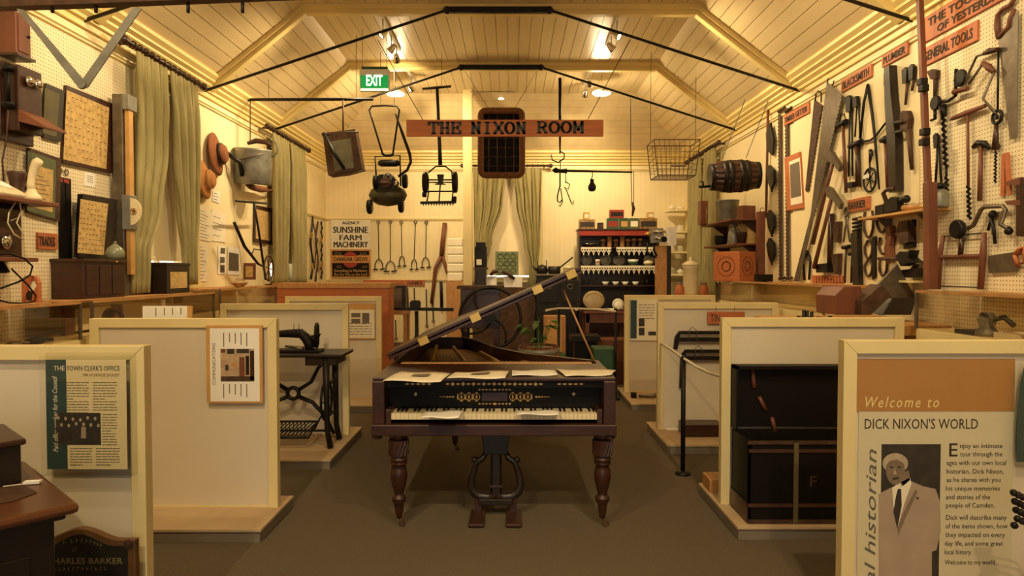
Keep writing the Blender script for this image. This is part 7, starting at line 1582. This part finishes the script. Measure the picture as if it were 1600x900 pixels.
for k in range(3): a = k * 1.05; q.tube([(-1.62, Y0 + .26 + .17 * math.cos(a), .45 + .17 * math.sin(a)), (-1.62, Y0 + .26 - .17 * math.cos(a), .45 - .17 * math.sin(a))], .007, 5)
t.part('drive_wheel', q, 'iron'); q = MB(); q.tube([(-1.60, Y0 + .28, .45), (-1.72, Y0 + .24, .20)], .008, 6); t.part('pitman_rod', q, 'iron')
q = MB(); A = [(-2.12, Y0 + .06, .17), (-1.72, Y0 + .06, .17), (-1.72, Y0 + .32, .25), (-2.12, Y0 + .32, .25)]; A = [Vector(p) for p in A]
for i in range(4): q.tube([A[i], A[(i + 1) % 4]], .010, 6)
for k in range(1, 12):
    f = k / 12; q.tube([A[0].lerp(A[1], f), A[3].lerp(A[2], min(1, f + .18))], .005, 4); q.tube([A[0].lerp(A[1], f), A[3].lerp(A[2], max(0, f - .18))], .005, 4)
t.part('treadle', q, 'iron'); q = MB(); q.tube([(-2.2, Y0 + .19, .20), (-1.55, Y0 + .19, .20)], .010, 6); t.part('treadle_shaft', q, 'iron')
ym = Y0 + .17; q = MB(); q.box(-2.08, -1.63, ym - .08, ym + .08, zt, zt + .022); t.part('machine_bed', q, 'black', bev=.006)
q = MB(); q.tube([P(487, 545, ym), P(483, 536, ym), P(478, 528, ym), P(470, 521, ym), P(450, 521, ym), P(432, 522, ym), P(415, 524, ym), P(402, 528, ym)], [.055, .045, .042, .042, .034, .028, .03, .034], 12); t.part('machine_arm', q, 'black')
q = MB(); q.tube([P(402, 527, ym), P(402, 545, ym)], [.032, .024], 10); t.part('needle_head', q, 'black'); q = MB(); q.tube([P(489, 532, ym), P(492, 526, ym)], .035, 10); t.part('wheel_boss', q, 'black')
q = MB(); c = P(495, 524, ym); ax = Vector((1, .18, 0)); q.ring(c, ax, .098, .014, 28, 8)
for k in range(3): a = k * 1.05; u = Vector((0, math.cos(a), math.sin(a))) * .095; q.tube([c + u, c - u], .010, 5)
q.ball(c, .028, 8, 6); t.part('hand_wheel', q, 'black')
for px in (459, 467): q = MB(); q.tube([P(px, 522, ym), P(px, 506, ym)], .0035, 5); t.part('spool_pin', q, 'steel')
q = MB(); q.tube([P(446, 541, ym - .03), P(462, 543, ym - .05), P(474, 545, ym - .06)], [.01, .014, .02], 6); t.part('shuttle_plate', q, 'steel')
# ================================================================ DESK, PLAQUE, FRONT LEFT
C = Vector((-1.335, 2.06, 0)); d1 = Vector((-.735, .678, 0)).normalized(); d2 = Vector((-.678, -.735, 0)).normalized(); ht = .862
t = Thing('writing_desk', 'black-brown writing desk corner at lower left, moulded top', 'desk', C + d1 * .35 + d2 * .35)
def slab(q, a0, a1, b0, b1, z0, z1): q.prism([C + d1 * a0 + d2 * b0 + Vector((0, 0, z0)), C + d1 * a1 + d2 * b0 + Vector((0, 0, z0)), C + d1 * a1 + d2 * b1 + Vector((0, 0, z0)), C + d1 * a0 + d2 * b1 + Vector((0, 0, z0))], (0, 0, z1 - z0))
q = MB(); slab(q, 0, .70, 0, .9, ht - .032, ht); t.part('top', q, mat('brown_desk_top', (92, 54, 30), .3, var=.2, scale=5), bev=.014); q = MB(); slab(q, .03, .67, .03, .87, ht - .05, ht - .032); t.part('moulding', q, 'bwood', bev=.006)
q = MB(); slab(q, .055, .65, .055, .85, 0, ht - .05); t.part('body', q, 'bwood', bev=.006)
for k in range(3): q = MB(); slab(q, .048, .055, .12, .80, .10 + .22 * k, .28 + .22 * k); t.part('drawer', q, 'bwood', bev=.004)
q = MB(); slab(q, .374, .69, .075, .85, ht, ht + .13); c2 = Thing('desk_box', 'black wooden box standing on the writing desk', 'box', C + d1 * .5 + d2 * .5 + Vector((0, 0, ht))); c2.part('body', q, 'bwood', bev=.004); q = MB(); slab(q, .36, .70, .062, .87, ht + .13, ht + .15); c2.part('lid', q, 'dwood', bev=.006)
q = MB(); f = PZ(51, 755, ht + .003); q.obox(f + Vector((0, 0, .004)), (.05, .022, .008), Matrix.Rotation(.2, 3, 'Z')); tt = Thing('price_tag', 'small white tag with string on the writing desk', 'tag', f); tt.part('tag', q, 'white'); q = MB(); q.tube([f, PZ(30, 757, ht + .004), PZ(5, 760, ht + .004)], .002, 4); tt.part('string', q, 'rope')
q = MB(); q.prism([PZ(a, b, ht + .001) for a, b in ((-12, 763), (40, 759), (58, 770), (20, 784), (-12, 790))], (0, 0, .002)); solo('dark_cloth', 'piece of dark cloth lying on the writing desk', 'cloth', q, 'rust')
Y = 2.60; t = Thing('memorial_plaque', 'dark arched memorial plaque with coppery border leaning on partition', 'plaque', P(125, 1000, Y)); top = lambda x: 826 + 18 * (1 - math.cos(min(1, abs(x - 125) / 62) * math.pi)) / 2 * 1.0
xs = [40 + 171 * k / 24 for k in range(25)]
zz = .30
def arch(i, Yq, th, nm, mt):
    q = MB(); pts = [P(125 + (x - 125) * i, top(x) + (1 - i) * 62, Yq) for x in xs]; a, b = pts[0], pts[-1]; pts = [Vector((a.x, Yq, zz + (1 - i) * .1))] + pts + [Vector((b.x, Yq, zz + (1 - i) * .1))]; q.prism(pts, (0, th, 0)); return t.part(nm, q, mt, bev=.003)
arch(1.0, Y, .03, 'border', mat('copper_border', (112, 78, 46), .45, .3, var=.25)); arch(.86, Y - .004, .004, 'panel', mat('plaque_dark', (46, 42, 36), .4, .3, var=.2))
q = MB(); q.box(P(48, 900, Y).x, P(203, 900, Y).x, Y - .04, Y + .03, PZ0, zz); t.part('foot', q, 'bwood')
for k, (pts, n) in enumerate((([(82, 852), (112, 848), (132, 847), (148, 851), (160, 856)], 10), ([(112, 862), (121, 861)], 2), ([(76, 892), (168, 891)], 13))):
    q = MB(); worn_marks(q, [P(a, b, Y - .0045) for a, b in pts], (1, 0, 0), (0, 0, 1), n, .014, k, (0, -.001, 0)); t.part('worn_lettering', q, mat('plaque_letters', (128, 110, 74), .5, .2, var=.1))['kind'] = 'stuff'
for s_, x0, x1, yb, cap in (('CHARLES BARKER', 72, 192, 881, 9.5),): t.part('lettering', text_line(t, s_, x0, x1, yb, cap, Y - .0045, 'gold', off=.0004), mat('plaque_letters', (128, 110, 74), .5, .2, var=.1))
q = MB(); q.lathe([(.018, 0), (.018, .003), (.008, .0035), (.007, .006)], P(201, 850, Y - .001), (0, -1, 0), 12, smooth=False); t.part('rosette', q, 'rust')
# second leaflet holder and dark seed spray at the right edge
Yh = RP[0] - .02
t = Thing('leaflet_holder', 'clear acrylic holder right of the welcome poster, cut by picture edge', 'leaflet holder', P(1620, 728, Yh)); A, B = P(1587, 728, Yh), P(1680, 568, Yh)
q = MB(); q.box(A.x, B.x, Yh - .006, Yh - .003, A.z, B.z); t.part('front_sheet', q, 'acrylic'); q = MB(); q.box(A.x, B.x, Yh + .012, Yh + .015, A.z, B.z); t.part('back_sheet', q, 'acrylic'); q = MB(); q.box(A.x, B.x, Yh - .006, Yh + .015, A.z - .004, A.z); t.part('tray', q, 'acrylic')
t = Thing('teal_leaflet', 'dark teal leaflet in the right hand holder, cut by picture edge', 'leaflet', P(1625, 725, Yh)); q = MB(); q.prism([P(a, b, Yh + .004) for a, b in ((1589, 722), (1588, 690), (1590, 640), (1594, 600), (1600, 574), (1615, 574), (1612, 640), (1612, 722))], (0, .001, 0)); t.part('teal_strip', q, 'teal'); q = MB(); q.prism([P(a, b, Yh + .0042) for a, b in ((1612, 722), (1612, 640), (1615, 574), (1675, 574), (1675, 722))], (0, .001, 0)); t.part('sheet', q, 'paper')
vx = 2.22; t = Thing('seed_spray_vase', 'dark vase with black seed pods beyond the right picture edge', 'vase', (vx, 2.62, PZ0)); q = MB(); q.lathe([(.06, 0), (.09, .05), (.10, .16), (.06, .30), (.045, .36), (.055, .38)], (vx, 2.62, PZ0), n=18); t.part('vase', q, 'iron')
random.seed(11)
for k in range(5):
    e = P(1590 + 5 * k, 775 + 12 * k, 2.58); q = MB(); q.tube([(vx, 2.62, PZ0 + .36), ((vx + e.x) / 2 + .02, 2.6, e.z - .05), e], .003, 5); t.part('stem', q, 'leather')
for k in range(16):
    q = MB(); q.ball(P(1584 + (k * 7) % 26, 770 + 3.4 * k, 2.58 + .012 * (k % 3)), .014, 8, 6); t.part('seed_pod', q, 'iron')
# things inside the glass cases
for i, (x, y_, z, s_, mt, lab) in enumerate(((-2.80, 3.55, 1.15, .05, 'iron', 'dark metal fragment lying nearest in the first left case'), (-2.78, 3.75, 1.15, .04, 'steel', 'small grey metal piece in the first left case'), (-2.80, 3.95, 1.15, .05, 'iron', 'dark metal fragment at the far end of first left case'), (-2.86, 3.35, 1.15, .06, 'rust', 'rusty lump at the near end of first left case'))):
    q = MB(); q.ball((x, y_, z + s_ * .45), (s_, s_ * 1.6, s_ * .45), 8, 5); q.tube([(x - s_, y_, z + .012), (x + s_, y_ + s_ * 1.5, z + .02)], .012, 6); solo('metal_fragment', lab, 'metal fragment', q, mt, 'fragments in the first left case', base=(x, y_, z))
q = MB(); c = Vector((-2.80, 4.70, 1.15))
for k in range(5): q.ring(c + Vector((0, .012 * k, .09)), (.2, 1, 0), .075 - .005 * k, .010, 18, 6)
solo('coiled_exhibit', 'coil of dark rope in the second left case', 'coil', q, 'leather', base=c)
t = Thing('wooden_frame_block', 'brown frame block beside the coil in the second left case', 'block', (-2.9, 4.5, 1.15)); q = MB(); q.box(-2.96, -2.93, 4.40, 4.50, 1.15, 1.33); t.part('board', q, 'rwood'); q = MB(); q.box(-2.96, -2.93, 4.95, 5.05, 1.15, 1.33); t.part('board', q, 'rwood'); q = MB(); q.box(-2.965, -2.955, 4.50, 4.95, 1.17, 1.32); t.part('card', q, 'paper')
c = Vector((2.62, 3.70, 1.22)); t = Thing('miners_lamp', 'small grey machine in the right glass case', 'lamp', c); q = MB(); q.lathe([(.06, 0), (.06, .02), (.035, .05), (.05, .09), (.03, .13)], c, n=14); t.part('body', q, 'zinc'); q = MB(); q.tube([c + Vector((0, 0, .08)), c + Vector((.02, -.10, .11)), c + Vector((.03, -.16, .07))], .014, 6); t.part('arm', q, 'iron'); q = MB(); q.box(c.x - .06, c.x + .08, c.y + .02, c.y + .18, 1.22, 1.245); t.part('base', q, 'iron')
for k, (yy, hh, mt) in enumerate(((3.42, .20, 'rwood'), (3.30, .18, 'ywood'), (3.16, .20, 'rwood'))): q = MB(); q.tube([(2.70, yy, 1.222), (2.71, yy - .02, 1.22 + hh)], [.03, .022], 10); solo('turned_handle', ['red-brown turned handle farthest in the right case', 'pale turned handle in the right glass case', 'red-brown turned handle nearest in the right case'][k], 'handle', q, mt, 'turned handles in the right case')
q = MB(); q.box(2.60, 2.75, 3.46, 3.62, 1.2205, 1.25); solo('folded_paper', 'folded pale paper in the right glass case', 'paper', q, 'paper')
# ================================================================ LAMPS
def light(kind, loc, energy, size=.06, aim=None, spot=1.2, parent=None, blend=.6):
    l = bpy.data.lights.new('lamp_light', kind); l.energy = energy; l.color = WARM; l.shadow_soft_size = size
    if kind == 'SPOT': l.spot_size = spot; l.spot_blend = blend
    o = bpy.data.objects.new('lamp_light', l); COL.objects.link(o); o.location = loc
    if aim is not None: o.rotation_euler = (Vector(aim) - Vector(loc)).to_track_quat('-Z', 'Y').to_euler()
    if parent: o.parent = parent; o.location = Vector(loc) - parent.location
    return o
def track(label, x, y0, y1, spots, labels_ok=True):
    t = Thing('track_light', label, 'track light', (x, (y0 + y1) / 2, ZT), 'ceiling track lights')
    q = MB(); q.box(x - .018, x + .018, y0, y1, ZT - .015, ZT + .012); t.part('track', q, 'white')
    for (y, aim, e) in spots:
        o = Vector((x, y, ZT - .17)); d = (Vector(aim) - o).normalized()
        q = MB(); q.tube([(x, y, ZT - .01), o], .008, 6); st = t.part('stem', q, 'chrome')
        q = MB(); q.lathe([(.022, -.07), (.03, -.05), (.042, .02), (.045, .035), (.040, .035), (.034, 0), (.005, -.02)], o, d, 16); hd = t.part('lamp_head', q, 'chrome')
        q = MB(); q.lathe([(.036, .022), (.036, .026)], o, d, 16); t.part('bulb', q, 'bulb', parent=hd)
        light('SPOT', o + d * .06, e, .04, aim, 1.75, t.o, .8)
SP = 110
track('left ceiling track with spotlights beyond the middle roof tie', -1.38, 7.0, 8.3, [(7.25, (-3.1, 6.6, 2.4), SP * 1.5), (7.75, (-3.1, 8.2, 2.2), SP * 1.4), (8.1, (-1.8, 11.3, 2.5), SP)])
track('right ceiling track with spotlights beyond the middle roof tie', 1.13, 7.0, 8.1, [(7.3, (2.9, 6.2, 2.8), SP * 1.3), (7.7, (2.9, 8.2, 2.3), SP)])
track('left rear ceiling track with a single spotlight', -1.40, 9.0, 9.8, [(9.4, (-.2, 11.3, 2.6), SP)])
track('right rear ceiling track with two spotlights', 1.05, 8.95, 9.9, [(9.15, (1.6, 11.2, 2.2), SP), (9.7, (.9, 11.3, 2.4), SP)])
track('left front ceiling track near the camera', -1.38, 3.4, 5.6, [(4.0, (-3.1, 4.2, 2.2), SP), (4.8, (-3.1, 5.4, 2.4), SP)])
track('right front ceiling track near the camera', 1.13, 3.4, 5.6, [(4.0, (2.9, 4.0, 2.5), SP * .8), (4.9, (2.9, 5.6, 2.5), SP)])
track('added left fill track, unseen behind the camera', -1.38, -1.0, 1.6, [(-.4, (-2.2, 2.2, 1.0), SP * 1.9), (1.2, (-2.0, 4.2, .8), SP * 1.9)])  # unseen fill spots added to brighten the left foreground
track('added right fill track, unseen behind the camera', 1.13, -1.0, 1.6, [(-.4, (2.2, 2.4, 1.0), SP * 1.9), (1.2, (1.9, 4.2, .8), SP * 1.9)])  # added out-of-view spots that lift the right foreground
def dome(label, px, py, Y, e):
    c = P(px, py, Y); t = Thing('dome_lamp', label, 'pendant lamp', c, 'shallow dome lamps')
    q = MB(); q.lathe([(.13, 0), (.125, .02), (.06, .05), (.02, .06)], c, n=20); t.part('shade', q, 'white'); q = MB(); q.lathe([(.11, -.012), (.12, .0)], c, n=20); t.part('diffuser', q, 'bulb'); q = MB(); q.tube([c + Vector((0, 0, .05)), (c.x, c.y, 4.29)], .005, 6); t.part('stem', q, 'chrome')
    light('POINT', c + Vector((0, 0, -.08)), e, .1, None, parent=t.o)
dome('left shallow dome lamp under the farthest roof tie', 618, 147, 9.4, 40); dome('right shallow dome lamp under the farthest roof tie', 940, 146, 9.4, 40)
c = P(783, 154, 10.0); t = Thing('bar_spotlight', 'tiny spotlight on a thin ceiling bar before the end slope', 'spotlight', c); q = MB(); q.tube([(c.x - .45, 10.0, c.z + .10), (c.x + .2, 10.0, c.z + .10)], .006, 6); t.part('bar', q, 'steel'); q = MB(); q.lathe([(.015, .08), (.03, .02), (.045, 0)], c, n=14); t.part('lamp_head', q, 'white'); q = MB(); q.lathe([(.04, -.006), (.04, 0)], c, n=14); t.part('bulb', q, 'bulb')
for xx in (c.x - .4, c.x + .15): q = MB(); q.tube([(xx, 10.0, c.z + .1), (xx, 10.0, 4.29)], .004, 5); t.part('bar_stem', q, 'steel')
